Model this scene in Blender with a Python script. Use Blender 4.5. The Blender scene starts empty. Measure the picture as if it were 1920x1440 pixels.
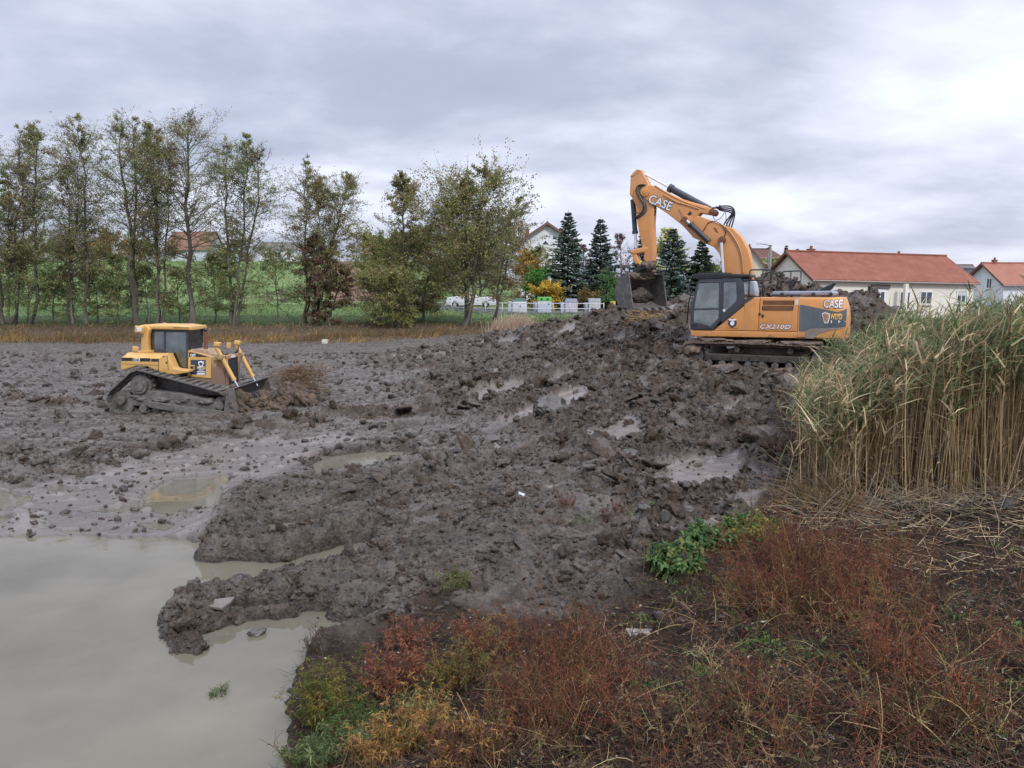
import bpy, bmesh, math, random
import numpy as np
from mathutils import Vector, Matrix, Euler
random.seed(7)
R = math.radians
SC = bpy.context.scene
COL = SC.collection

# ------------------------------------------------------------------ camera
F_PX, HOR, CAM_Z = 1450.0, 545.0, 4.3          # focal length in photo pixels, horizon row, eye height over the pond
PITCH = math.atan((720 - HOR) / F_PX)
cam_d = bpy.data.cameras.new('camera')
cam = bpy.data.objects.new('camera', cam_d)
COL.objects.link(cam)
cam.location = (0, 0, CAM_Z)
cam.rotation_euler = (math.pi / 2 - PITCH, 0, 0)
cam_d.sensor_width = 36.0
cam_d.lens = 36.0 * F_PX / 1920.0
cam_d.clip_start = 0.1
cam_d.clip_end = 6000
SC.camera = cam

# ------------------------------------------------------------------ view, world, sun
SC.view_settings.view_transform = 'Standard'
SC.view_settings.look = 'None'
SC.view_settings.exposure = 0.68
SC.view_settings.gamma = 1.0
SUN_EL, SUN_AZ = R(42), R(150)                 # azimuth clockwise from +Y
world = bpy.data.worlds.new('World')
SC.world = world
world.use_nodes = True
nt = world.node_tree
nt.nodes.clear()


def N(t, kind, **kw):
    n = t.nodes.new(kind)
    for k, v in kw.items():
        if k == 'inp':
            for kk, vv in v.items():
                n.inputs[kk].default_value = vv
        else:
            setattr(n, k, v)
    return n


def math_n(t, op, a, b=None, c=None, clamp=False):
    n = t.nodes.new('ShaderNodeMath')
    n.operation = op
    n.use_clamp = clamp
    for i, v in enumerate((a, b, c)):
        if v is None:
            continue
        if isinstance(v, (int, float)):
            n.inputs[i].default_value = v
        else:
            t.links.new(v, n.inputs[i])
    return n.outputs[0]


def ramp(t, fac, stops, interp='LINEAR'):
    n = t.nodes.new('ShaderNodeValToRGB')
    cr = n.color_ramp
    cr.interpolation = interp
    while len(cr.elements) < len(stops):
        cr.elements.new(0.5)
    for e, (p, c) in zip(cr.elements, stops):
        e.position = p
        e.color = (c, c, c, 1) if isinstance(c, (int, float)) else (*c, 1)
    t.links.new(fac, n.inputs[0])
    return n.outputs[0]


def mix(t, fac, a, b, mode='MIX'):
    n = t.nodes.new('ShaderNodeMix')
    n.data_type = 'RGBA'
    n.blend_type = mode
    for s, v in ((0, fac), (6, a), (7, b)):
        if isinstance(v, (int, float)):
            n.inputs[s].default_value = v if s == 0 else (v, v, v, 1)
        elif isinstance(v, tuple):
            n.inputs[s].default_value = (*v, 1) if len(v) == 3 else v
        else:
            t.links.new(v, n.inputs[s])
    return n.outputs[2]


L = nt.links.new
tc = N(nt, 'ShaderNodeTexCoord')
sep = N(nt, 'ShaderNodeSeparateXYZ')
L(tc.outputs['Generated'], sep.inputs[0])
zc = math_n(nt, 'MAXIMUM', sep.outputs[2], 0.0)
den = math_n(nt, 'ADD', zc, 0.24)
px_ = math_n(nt, 'DIVIDE', sep.outputs[0], den)
py_ = math_n(nt, 'DIVIDE', sep.outputs[1], den)
cmb = N(nt, 'ShaderNodeCombineXYZ')
L(px_, cmb.inputs[0]); L(py_, cmb.inputs[1])
mp = N(nt, 'ShaderNodeMapping')
mp.inputs['Location'].default_value = (3.1, 7.4, 0)
mp.inputs['Rotation'].default_value = (0, 0, R(-14))
mp.inputs['Scale'].default_value = (0.85, 1.0, 1)
L(cmb.outputs[0], mp.inputs[0])
n1 = N(nt, 'ShaderNodeTexNoise', inp={'Scale': 1.15, 'Detail': 8.0, 'Roughness': 0.5, 'Distortion': 0.25})
L(mp.outputs[0], n1.inputs['Vector'])
n2 = N(nt, 'ShaderNodeTexNoise', inp={'Scale': 3.4, 'Detail': 6.0, 'Roughness': 0.55})
L(mp.outputs[0], n2.inputs['Vector'])
dens = math_n(nt, 'ADD', math_n(nt, 'MULTIPLY', n1.outputs[0], 0.72), math_n(nt, 'MULTIPLY', n2.outputs[0], 0.28))
# thinner cloud low on the right (a real brighter break in the overcast)
dx = math_n(nt, 'SUBTRACT', sep.outputs[0], 0.56)
dz = math_n(nt, 'SUBTRACT', sep.outputs[2], 0.20)
brk = math_n(nt, 'ADD', math_n(nt, 'MULTIPLY', math_n(nt, 'MULTIPLY', dx, dx), 18.0), math_n(nt, 'MULTIPLY', math_n(nt, 'MULTIPLY', dz, dz), 90.0))
brk = math_n(nt, 'EXPONENT', math_n(nt, 'MULTIPLY', brk, -1.0))
low = math_n(nt, 'EXPONENT', math_n(nt, 'MULTIPLY', zc, -9.0))
dens = math_n(nt, 'SUBTRACT', dens, math_n(nt, 'MULTIPLY', brk, 0.17))
dens = math_n(nt, 'SUBTRACT', dens, math_n(nt, 'MULTIPLY', low, 0.02))
ccol = ramp(nt, dens, [(0.33, (0.58, 0.61, 0.69)), (0.43, (0.455, 0.475, 0.56)), (0.50, (0.360, 0.382, 0.475)), (0.57, (0.290, 0.315, 0.400)), (0.70, (0.25, 0.275, 0.35))])
lift = ramp(nt, zc, [(0.0, 1.0), (0.42, 1.0), (0.9, 1.0)])
liftv = math_n(nt, 'ADD', 1.0, math_n(nt, 'MULTIPLY', math_n(nt, 'SMOOTH_MIN', math_n(nt, 'MAXIMUM', math_n(nt, 'SUBTRACT', zc, 0.36), 0.0), 1.0, 0.1), 3.4))
ccol2 = mix(nt, 1.0, ccol, ccol, 'MIX')
vm = N(nt, 'ShaderNodeVectorMath', operation='SCALE')
L(ccol2, vm.inputs[0]); L(liftv, vm.inputs['Scale'])
bgc = N(nt, 'ShaderNodeBackground', inp={'Strength': 1.13})
L(vm.outputs[0], bgc.inputs[0])
sky = N(nt, 'ShaderNodeTexSky', sky_type='NISHITA', sun_disc=False, sun_elevation=SUN_EL, sun_rotation=SUN_AZ)
sky.air_density = 1.0; sky.dust_density = 2.0
bgs = N(nt, 'ShaderNodeBackground', inp={'Strength': 0.1})
L(sky.outputs[0], bgs.inputs[0])
ms = N(nt, 'ShaderNodeMixShader', inp={0: 0.93})
L(bgs.outputs[0], ms.inputs[1]); L(bgc.outputs[0], ms.inputs[2])
wo = N(nt, 'ShaderNodeOutputWorld')
L(ms.outputs[0], wo.inputs[0])

sun_d = bpy.data.lights.new('sun', 'SUN')
sun_d.energy = 1.5
sun_d.angle = R(10)
sun_d.color = (1.0, 0.96, 0.9)
sun = bpy.data.objects.new('sun', sun_d)
COL.objects.link(sun)
sun.rotation_euler = Vector((-math.sin(SUN_AZ) * math.cos(SUN_EL), -math.cos(SUN_AZ) * math.cos(SUN_EL), -math.sin(SUN_EL))).to_track_quat('-Z', 'Y').to_euler()


# ------------------------------------------------------------------ measuring: photo pixel -> world
def ray(px, py):
    a = (px - 960) / F_PX
    b = (720 - py) / F_PX
    cp, sp = math.cos(PITCH), math.sin(PITCH)
    return (a, cp + b * sp, -sp + b * cp)      # world direction


def PY(px, py, Y):
    d = ray(px, py); k = Y / d[1]
    return Vector((d[0] * k, Y, CAM_Z + d[2] * k))


def PZ(px, py, z):
    d = ray(px, py); k = (z - CAM_Z) / d[2]
    return Vector((d[0] * k, d[1] * k, z))


# ------------------------------------------------------------------ object helpers
def tag(o, label=None, cat=None, group=None, kind=None):
    if label: o['label'] = label
    if cat: o['category'] = cat
    if group: o['group'] = group
    if kind: o['kind'] = kind
    return o


def empty(name, loc=(0, 0, 0), rz=0.0):
    o = bpy.data.objects.new(name, None)
    COL.objects.link(o)
    o.location = loc
    o.rotation_euler = (0, 0, rz)
    return o


def link_mesh(name, me, mat=None, parent=None, smooth=False):
    o = bpy.data.objects.new(name, me)
    COL.objects.link(o)
    if mat is not None:
        for m in (mat if isinstance(mat, (list, tuple)) else [mat]):
            me.materials.append(m)
    if parent is not None:
        o.parent = parent
    if smooth:
        me.polygons.foreach_set('use_smooth', np.ones(len(me.polygons), bool))
    return o


def np_mesh(name, V, F, mat=None, parent=None, smooth=False, attrs=None, matidx=None):
    """V (n,3); F (m,k) one array, or a list of arrays with different k."""
    me = bpy.data.meshes.new(name)
    Fs = F if isinstance(F, list) else [F]
    Fs = [np.asarray(f, np.int32) for f in Fs if len(f)]
    me.vertices.add(len(V))
    me.vertices.foreach_set('co', np.ascontiguousarray(V, np.float32).ravel())
    nl = sum(f.size for f in Fs); npoly = sum(len(f) for f in Fs)
    me.loops.add(nl)
    me.loops.foreach_set('vertex_index', np.concatenate([f.ravel() for f in Fs]))
    me.polygons.add(npoly)
    tot = np.concatenate([np.full(len(f), f.shape[1], np.int32) for f in Fs])
    st = np.concatenate([[0], np.cumsum(tot)[:-1]]).astype(np.int32)
    me.polygons.foreach_set('loop_start', st)
    me.polygons.foreach_set('loop_total', tot)
    if matidx is not None:
        me.polygons.foreach_set('material_index', np.asarray(matidx, np.int32))
    me.update(calc_edges=True)
    for k, v in (attrs or {}).items():
        v = np.asarray(v, np.float32)
        if v.ndim == 1:
            a = me.attributes.new(k, 'FLOAT', 'POINT'); a.data.foreach_set('value', v)
        else:
            a = me.attributes.new(k, 'FLOAT_COLOR', 'POINT')
            a.data.foreach_set('color', np.concatenate([v, np.ones((len(v), 1), np.float32)], 1).ravel())
    return link_mesh(name, me, mat, parent, smooth)


class MB:
    """Collects shapes in one mesh part."""
    def __init__(s):
        s.v = []; s.f = []; s.m = []; s.mi = 0

    def add(s, vs, fs):
        n = len(s.v)
        s.v += [tuple(v) for v in vs]
        s.f += [tuple(i + n for i in f) for f in fs]
        s.m += [s.mi] * len(fs)

    def box(s, c, d, rot=None, top=1.0):
        """box at centre c with full sizes d; rot = Matrix 3x3; top = taper"""
        hx, hy, hz = d[0] / 2, d[1] / 2, d[2] / 2
        vs = [Vector((x * hx * (top if z > 0 else 1), y * hy * (top if z > 0 else 1), z * hz)) for z in (-1, 1) for y in (-1, 1) for x in (-1, 1)]
        if rot is not None:
            vs = [rot @ v for v in vs]
        vs = [v + Vector(c) for v in vs]
        s.add(vs, [(0, 2, 3, 1), (4, 5, 7, 6), (0, 1, 5, 4), (2, 6, 7, 3), (0, 4, 6, 2), (1, 3, 7, 5)])

    def prism(s, pts, y0, y1, axis='y', ch=0.0):
        """2-D outline (s,z) extruded along y from y0 to y1 (ch = edge chamfer on both end faces)"""
        n = len(pts)
        area = sum(pts[i][0] * pts[(i + 1) % n][1] - pts[(i + 1) % n][0] * pts[i][1] for i in range(n))
        if area < 0:
            pts = pts[::-1]
        def P(p, y): return (p[0], y, p[1]) if axis == 'y' else ((y, p[0], p[1]) if axis == 'x' else (p[0], p[1], y))
        if y0 > y1: y0, y1 = y1, y0
        rings = []
        if ch > 0:
            ins = inset(pts, ch)
            rings = [(ins, y0), (pts, y0 + ch), (pts, y1 - ch), (ins, y1)]
        else:
            rings = [(pts, y0), (pts, y1)]
        vs = []
        for pp, y in rings:
            vs += [P(p, y) for p in pp]
        fs = []
        for r in range(len(rings) - 1):
            for i in range(n):
                j = (i + 1) % n
                fs.append((r * n + i, r * n + j, (r + 1) * n + j, (r + 1) * n + i) if axis != 'y' else (r * n + j, r * n + i, (r + 1) * n + i, (r + 1) * n + j))
        k = (len(rings) - 1) * n
        if axis != 'y':
            fs.append(tuple(range(n))[::-1]); fs.append(tuple(k + i for i in range(n)))
        else:
            fs.append(tuple(range(n))); fs.append(tuple(k + i for i in range(n))[::-1])
        s.add(vs, fs)

    def tube(s, pts, r, n=8, cap=True):
        pts = [Vector(p) for p in pts]
        rs = r if isinstance(r, (list, tuple)) else [r] * len(pts)
        vs = []; fs = []
        up = None
        for i, p in enumerate(pts):
            t = (pts[min(i + 1, len(pts) - 1)] - pts[max(i - 1, 0)])
            if t.length < 1e-9: t = Vector((0, 0, 1))
            t.normalize()
            if up is None:
                up = Vector((0, 0, 1)) if abs(t.z) < 0.9 else Vector((1, 0, 0))
            a = t.cross(up)
            if a.length < 1e-6: a = t.orthogonal()
            a.normalize(); b = t.cross(a); up = -b if False else up
            up = a.cross(t)
            for k in range(n):
                an = 2 * math.pi * k / n
                vs.append(p + (a * math.cos(an) + up * math.sin(an)) * rs[i])
        for i in range(len(pts) - 1):
            for k in range(n):
                k2 = (k + 1) % n
                fs.append((i * n + k, i * n + k2, (i + 1) * n + k2, (i + 1) * n + k))
        if cap:
            fs.append(tuple(range(n))[::-1]); fs.append(tuple((len(pts) - 1) * n + k for k in range(n)))
        s.add(vs, fs)

    def cyl(s, a, b, r, n=16, r2=None):
        s.tube([a, b], [r, r if r2 is None else r2], n)

    def build(s, name, mat, parent=None, smooth=False, bevel=0.0, auto=False):
        me = bpy.data.meshes.new(name)
        me.from_pydata(s.v, [], s.f)
        me.polygons.foreach_set('material_index', s.m)
        me.update()
        bm = bmesh.new(); bm.from_mesh(me)
        bmesh.ops.recalc_face_normals(bm, faces=bm.faces)
        if bevel > 0:
            ed = [e for e in bm.edges if len(e.link_faces) == 2 and e.calc_face_angle(0) > 0.5]
            bmesh.ops.bevel(bm, geom=ed, offset=bevel, segments=2, affect='EDGES', profile=0.6, clamp_overlap=True)
        bm.to_mesh(me); bm.free()
        o = link_mesh(name, me, mat, parent, smooth or bevel > 0 or auto)
        if bevel > 0 or auto:
            sharp_by_angle(me)
        return o


def sharp_by_angle(me, ang=35):
    bm = bmesh.new(); bm.from_mesh(me)
    for e in bm.edges:
        e.smooth = e.calc_face_angle(0) < R(ang) if len(e.link_faces) == 2 else False
    bm.to_mesh(me); bm.free()


def inset(pts, d):
    n = len(pts); out = []
    for i in range(n):
        p0, p1, p2 = (Vector((*pts[j % n], 0)) for j in (i - 1, i, i + 1))
        a = (p1 - p0); b = (p2 - p1)
        if a.length < 1e-6 or b.length < 1e-6:
            out.append(pts[i]); continue
        a.normalize(); b.normalize()
        na = Vector((-a.y, a.x, 0)); nb = Vector((-b.y, b.x, 0))
        m = na + nb
        if m.length < 1e-3: m = na
        m.normalize()
        k = d / max(0.4, m.dot(na))
        out.append((p1.x + m.x * k, p1.y + m.y * k))
    return out


def copy_tree(o, parent=None):
    c = o.copy(); COL.objects.link(c)
    if parent is not None:
        c.parent = parent
    for ch in list(o.children):
        copy_tree(ch, c)
    return c


# ------------------------------------------------------------------ numpy noise
def _h(ix, iy, seed):
    h = (ix.astype(np.int64) * 374761393 + iy.astype(np.int64) * 668265263 + seed * 974634777) & 0xFFFFFFFF
    h = ((h ^ (h >> 13)) * 1274126177) & 0xFFFFFFFF
    h = ((h ^ (h >> 16)) * 2246822519) & 0xFFFFFFFF
    return ((h ^ (h >> 15)) & 0xFFFFFF).astype(np.float32) / np.float32(0xFFFFFF)


def vnoise(x, y, seed=0):
    """smooth gradient noise, about -1..1"""
    ix = np.floor(x); iy = np.floor(y)
    fx = (x - ix).astype(np.float32); fy = (y - iy).astype(np.float32)
    ux = fx * fx * fx * (fx * (fx * 6 - 15) + 10); uy = fy * fy * fy * (fy * (fy * 6 - 15) + 10)
    def g(ax, ay, dx, dy):
        a = _h(ax, ay, seed) * np.float32(2 * np.pi)
        return np.cos(a) * dx + np.sin(a) * dy
    n00 = g(ix, iy, fx, fy); n10 = g(ix + 1, iy, fx - 1, fy)
    n01 = g(ix, iy + 1, fx, fy - 1); n11 = g(ix + 1, iy + 1, fx - 1, fy - 1)
    a = n00 + (n10 - n00) * ux; b = n01 + (n11 - n01) * ux
    return (a + (b - a) * uy) * np.float32(1.5)


def fbm(x, y, oct=4, seed=0, gain=0.5):
    s = 0; a = 1.0; t = 0
    for i in range(oct):
        s = s + a * vnoise(x * 2 ** i + 17.3 * i, y * 2 ** i - 9.1 * i, seed + i); t += a; a *= gain
    return s / t


def ridged(x, y, oct=4, seed=0):
    s = 0; a = 1.0; t = 0
    for i in range(oct):
        s = s + a * (1 - np.abs(vnoise(x * 2 ** i + 7.7 * i, y * 2 ** i, seed + i)) * 1.6); t += a; a *= 0.5
    return s / t


def worley(x, y, seed=0):
    """F1, F2, random value of the nearest cell"""
    ix = np.floor(x); iy = np.floor(y)
    f1 = np.full(x.shape, 9.0, np.float32); f2 = f1.copy(); rv = np.zeros(x.shape, np.float32)
    for dx in (-1, 0, 1):
        for dy in (-1, 0, 1):
            cx = ix + dx; cy = iy + dy
            r = _h(cx, cy, seed + 2)
            d = np.hypot(cx + 0.15 + 0.7 * _h(cx, cy, seed) - x, cy + 0.15 + 0.7 * _h(cx, cy, seed + 1) - y).astype(np.float32)
            near = d < f1
            f2 = np.where(near, f1, np.minimum(f2, d))
            rv = np.where(near, r, rv)
            f1 = np.where(near, d, f1)
    return f1, f2, rv


def sstep(a, b, x):
    t = np.clip((x - a) / (b - a), 0, 1)
    return t * t * (3 - 2 * t)


def poly_sd(poly, x, y, reach=2.0):
    """signed distance (negative inside) to a polygon; +reach where farther than that"""
    P = np.array(poly, np.float32)
    out = np.full(x.shape, reach, np.float32)
    lo = P.min(0) - reach; hi = P.max(0) + reach
    m = (x > lo[0]) & (x < hi[0]) & (y > lo[1]) & (y < hi[1])
    if not m.any():
        return out
    xx = x[m]; yy = y[m]
    d2 = np.full(xx.shape, 1e9, np.float32); ins = np.zeros(xx.shape, bool)
    for i in range(len(P)):
        a = P[i]; b = P[(i + 1) % len(P)]
        ex, ey = b - a
        wx = xx - a[0]; wy = yy - a[1]
        t = np.clip((wx * ex + wy * ey) / (ex * ex + ey * ey + 1e-9), 0, 1)
        d2 = np.minimum(d2, (wx - ex * t) ** 2 + (wy - ey * t) ** 2)
        c = ((a[1] > yy) != (b[1] > yy)) & (xx < (b[0] - a[0]) * (yy - a[1]) / (b[1] - a[1] + 1e-12) + a[0])
        ins ^= c
    d = np.sqrt(d2)
    out[m] = np.minimum(np.where(ins, -d, d), reach)
    return out


def line_d(pts, x, y, reach=3.0):
    """distance to a polyline and its parameter"""
    P = np.array(pts, np.float32)
    out = np.full(x.shape, 9.0, np.float32)
    for i in range(len(P) - 1):
        a = P[i]; b = P[i + 1]; ex, ey = b - a
        t = np.clip(((x - a[0]) * ex + (y - a[1]) * ey) / (ex * ex + ey * ey + 1e-9), 0, 1)
        out = np.minimum(out, np.hypot(x - a[0] - ex * t, y - a[1] - ey * t))
    return out
# ------------------------------------------------------------------ terrain
def zp(*pts, z=0.0):
    return [tuple(PZ(a, b, z)[:2]) for a, b in pts]


CT = []                                         # control points X, Y, Z
def cz(px, py, z): CT.append(tuple(PZ(px, py, z)))
def cy(px, py, Y): CT.append(tuple(PY(px, py, Y)))
for a in [(-700, 660, .25), (-300, 660, .2), (0, 662, .2), (200, 662, .2), (400, 662, .2), (600, 667, .2), (740, 668, .25), (-400, 790, .15), (0, 780, .15), (300, 800, .12),
          (500, 790, .18), (620, 760, .2), (700, 720, .3), (100, 860, .10), (700, 800, .25), (450, 830, .08), (-400, 900, .05), (0, 960, .05), (250, 960, .05),
          (560, 930, .12), (700, 950, .25), (640, 840, .12), (820, 870, .3), (500, 1030, .08), (640, 1090, .15), (400, 1150, .1), (560, 1120, .15), (780, 1000, .3),
          (720, 1180, .1), (560, 1310, .02), (620, 1260, .1), (-400, 1200, -.3), (100, 1200, -.3), (200, 1400, -.3), (450, 1400, -.2)]:
    cz(*a)
for a in [(850, 655, 46), (930, 636, 43), (1020, 615, 41), (1100, 594, 39), (1180, 580, 36.5), (1260, 570, 33), (1300, 605, 29), (1000, 680, 35), (1100, 650, 33),
          (1200, 640, 29), (1280, 660, 26), (1290, 722, 22.8), (1500, 716, 22.3), (1400, 712, 22.6), (1450, 780, 18.8), (1300, 790, 19), (1100, 780, 21), (1000, 800, 20.5), (900, 760, 24),
          (850, 700, 32), (1450, 880, 14), (1300, 880, 14.5), (1100, 900, 15), (900, 900, 16), (1000, 1000, 12.2), (1200, 1000, 11.3), (1450, 960, 11.8),
          (1700, 930, 12), (1900, 930, 11.6), (1000, 1120, 9.3), (1200, 1150, 8.4), (1500, 1150, 7.3), (1800, 1150, 6.6), (800, 1250, 7.7), (850, 1100, 9.9), (1000, 1300, 6.6),
          (1300, 1300, 5.6), (1600, 1300, 5.1), (1900, 1300, 4.7), (640, 1440, 6.25), (900, 1440, 5.2), (1200, 1440, 4.6), (1600, 1440, 4.1), (1900, 1440, 3.8)]:
    cy(*a)
CT += [(5.6, 23.0, 1.78), (10.5, 21.5, 1.75), (10.8, 25.0, 1.8), (6.5, 26.0, 1.9), (8, 24, 1.8), (14, 20, 1.6), (18, 20, 1.6), (22, 30, 1.6), (12, 14, 1.3), (30, 25, 1.6), (20, 12, 1.5), (0, 0.5, 2.7), (4, 1, 2.75), (-2.5, 3, 1.1), (-5, 1, 0.2), (8, 2, 2.5), (9, 6, 1.9),
       (20, 45, 1.5), (35, 50, 1.5), (0, 55, .9), (10, 50, 1.6), (-15, 60, .25), (-40, 60, .25), (-60, 40, .2), (-40, 25, .15), (12, 60, 1.5), (40, 66, 1.5), (-30, 10, -.3), (-12, 5, -.3), (60, 40, 1.6)]
CT = np.array(CT)
_sc = lambda x, y: (x / (6 + 0.35 * y), np.log(y + 6) * 3.0)
_ax, _ay = _sc(CT[:, 0], CT[:, 1])
_A = np.hypot(_ax[:, None] - _ax[None], _ay[:, None] - _ay[None])
_n = len(CT)
_M = np.zeros((_n + 1, _n + 1)); _M[:_n, :_n] = -_A - 0.01 * np.eye(_n); _M[_n, :_n] = 1; _M[:_n, _n] = 1
_W = np.linalg.solve(_M, np.append(CT[:, 2], 0))


def rbf(x, y):
    y = np.maximum(y, -2.0)
    u, v = _sc(x, y)
    s = np.full(x.shape, _W[_n])
    for k in range(_n):
        s = s - _W[k] * np.sqrt((u - _ax[k]) ** 2 + (v - _ay[k]) ** 2 + 0.002)
    return s.astype(np.float32)


POLY_WATER = [
    zp((-900, 1000), (-100, 1003), (60, 1010), (140, 1004), (230, 1010), (300, 1008), (345, 1014), (372, 1025), (372, 1050), (395, 1056), (470, 1056), (540, 1050), (590, 1036), (640, 1022), (700, 1014), (704, 1044), (610, 1072),
       (510, 1086), (400, 1098), (352, 1100), (318, 1118), (300, 1150), (296, 1195), (316, 1222), (372, 1228), (395, 1215), (378, 1195), (400, 1182), (455, 1168), (560, 1158), (640, 1162), (690, 1176), (722, 1190), (706, 1203),
       (640, 1206), (600, 1216), (575, 1235), (545, 1262), (525, 1330), (540, 1400), (520, 1500), (400, 1900), (-2500, 1900)),
    zp((575, 878), (610, 858), (680, 848), (765, 846), (795, 856), (775, 868), (715, 880), (650, 890), (595, 894)),
    zp((592, 902), (650, 896), (682, 904), (640, 916), (598, 914)),
    zp((262, 935), (300, 910), (350, 895), (425, 890), (440, 898), (415, 915), (410, 940), (395, 955), (330, 958), (275, 950)),
    zp((488, 998), (530, 980), (605, 972), (622, 984), (580, 1000), (515, 1010)),
    zp((415, 1028), (465, 1014), (522, 1018), (508, 1036), (450, 1044)),
    zp((-60, 925), (20, 922), (55, 930), (60, 945), (20, 955), (-60, 955)),
    zp((725, 896), (800, 884), (860, 880), (840, 892), (760, 904)),
]
POLY_FLAT = zp((-300, 905), (60, 915), (190, 895), (300, 858), (420, 836), (520, 826), (640, 826), (680, 838), (600, 850), (570, 870), (520, 900), (450, 908), (415, 950), (400, 1000), (370, 1020), (300, 1030), (-300, 1040))
def yp(Y, *pts): return [tuple(PY(a, b, Y)[:2]) for a, b in pts]
PATCH = [                                         # smooth wet mud films: polygon measured on the slope at its own height
    zp((1215, 882), (1260, 862), (1330, 852), (1392, 854), (1392, 880), (1370, 898), (1300, 906), (1250, 896), z=0.95),
    zp((950, 782), (1010, 768), (1080, 760), (1120, 762), (1090, 772), (1050, 782), (1000, 788), z=0.75),
    zp((1400, 800), (1440, 792), (1480, 794), (1480, 808), (1440, 812), z=1.2),
    zp((1020, 902), (1080, 905), (1085, 913), (1030, 912), z=0.6),
    zp((1290, 672), (1330, 660), (1380, 668), (1380, 700), (1320, 700), z=1.8),
]
RIDGES = [(zp((330, 1175), (450, 1120), (600, 1100), (760, 1080), (900, 1040)), 0.6, 0.07), (zp((400, 1010), (470, 950), (600, 935), (760, 925), (880, 900)), 0.65, 0.14),
          (zp((390, 1045), (520, 1045), (640, 1015), (720, 1000)), 0.3, 0.16), (zp((340, 1205), (310, 1160), (345, 1115)), 0.4, 0.06),
          (zp((640, 1185), (710, 1195), (760, 1150)), 0.25, 0.12), (zp((380, 830), (480, 815), (620, 800), (760, 800), (900, 790)), 0.5, 0.2), (zp((-100, 885), (60, 885), (190, 880)), 0.6, 0.12),
          (zp((0, 752), (100, 765), (220, 770)), 0.35, 0.2), (zp((560, 1225), (620, 1218), (680, 1222)), 0.25, 0.16),
          (zp((-100, 980), (40, 972), (60, 1000)), 0.3, 0.10), (zp((1080, 1010), (900, 1080), (800, 1190)), 0.8, 0.22)]
BUMPS = [(PY(1450, 520, 31), 4.75, 1.9, 1.5), (PY(1500, 540, 30.5), 4.2, 2.0, 1.4), (PY(1602, 540, 30), 4.25, 1.45, 1.2), (PY(1560, 556, 30), 3.7, 1.6, 1.3), (PY(1400, 545, 31), 4.2, 1.6, 1.5),
         (PY(1232, 590, 31.0), 3.3, 1.5, 1.3)]
BANK_EDGE = [(-80, 60), (0, 60), (10, 63)]
VEG_LINE = zp((715, 1205), (800, 1185), (900, 1180), (1010, 1185), (1130, 1170), (1210, 1120), (1190, 1060), (1280, 1010), (1400, 985), (1460, 940), z=0.5)
POLY_VEG = [tuple(PZ(a, b, z)[:2]) for a, b, z in ((525, 1250, 0), (620, 1228, 0), (700, 1215, 0.15), (790, 1150, 0.3), (900, 1150, 0.4), (1040, 1170, 0.5), (1130, 1150, 0.6), (1205, 1100, 0.7), (1190, 1050, 0.7), (1290, 1000, 0.8), (1400, 980, 0.85), (1460, 930, 0.9),
            (1480, 840, 1.1))] + [(6.2, 18.8), (9.2, 20.8), (14, 23), (40, 26), (40, 0), (-3, -3), (-3, 3), tuple(PZ(500, 1450, 0)[:2])]
POLY_REED = [(4.85, 12.6), (5.5, 11.7), (6.6, 11.7), (8.0, 11.2), (10.5, 10.9), (14, 11), (22, 12), (30, 22), (24, 27), (14, 24.5), (11.5, 21.6), (9.2, 20.2), (7.4, 19.0), (6.5, 16.6), (5.5, 14.4)]


def zones(x, y):
    """fields used by height and colour"""
    wx = x + 0.11 * fbm(x * 1.9, y * 1.9, 3, 11) + 0.05 * vnoise(x * 7, y * 7, 12)
    wy = y + 0.11 * fbm(x * 1.9, y * 1.9, 3, 21) + 0.05 * vnoise(x * 7, y * 7, 22)
    dw = np.full(x.shape, 2.0, np.float32)
    for P in POLY_WATER:
        dw = np.minimum(dw, poly_sd(P, wx, wy, 2.0))
    pn = fbm(x * 0.85, y * 1.25, 3, 55)
    low = (1 - sstep(0.30, 0.55, rbf_cache['b'] if rbf_cache['b'].shape == x.shape else rbf(x, y))) * (y > 9.5) * (y < 22) * (x < 1.5)
    dw = np.minimum(dw, np.where(low > 0.1, (pn + 0.27) * 1.3 + (1 - low) * 0.5, 2.0))
    flat = 1 - sstep(-0.25, 0.3, poly_sd(POLY_FLAT, wx, wy))
    for P in PATCH:
        flat = np.maximum(flat, 1 - sstep(-0.12, 0.12, poly_sd(P, wx, wy, 1.0)))
    big = fbm(x * 0.25, y * 0.25, 3, 31)
    f2 = sstep(0.17, 0.27, fbm(x * 0.55 + 3, y * 0.45, 4, 41))        # scattered smooth wet films on the heap
    heapmask = sstep(0.35, 0.8, rbf_cache['b'] if rbf_cache['b'].shape == x.shape else rbf(x, y))
    film = np.maximum(flat, f2 * 0.8 * heapmask)
    veg = 1 - sstep(-0.3, 0.35, poly_sd(POLY_VEG, wx, wy))
    drive = (1 - heapmask) * (1 - flat) * sstep(15.5, 18.5, y)         # ground the machines drove over
    pile = sstep(7.5, 9.0, x) * sstep(26, 28, y)
    film = np.maximum(flat, film * (1 - pile))
    return dict(dw=dw, flat=flat, film=film * (1 - veg), veg=veg, drive=drive, heap=heapmask, big=big, wx=wx, wy=wy)


rbf_cache = {'b': np.zeros(1)}
PRINTS = [zp((585, 752), (700, 764), (830, 764), (960, 752), z=0.15), zp((600, 720), (760, 728), (900, 716), z=0.2), zp((-60, 796), (120, 806), (300, 812), (470, 806), z=0.1),
          zp((-60, 712), (100, 706), (215, 700), z=0.15), zp((-60, 836), (60, 832), (180, 836), z=0.1), zp((560, 682), (700, 676), (840, 684), z=0.2)]


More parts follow.
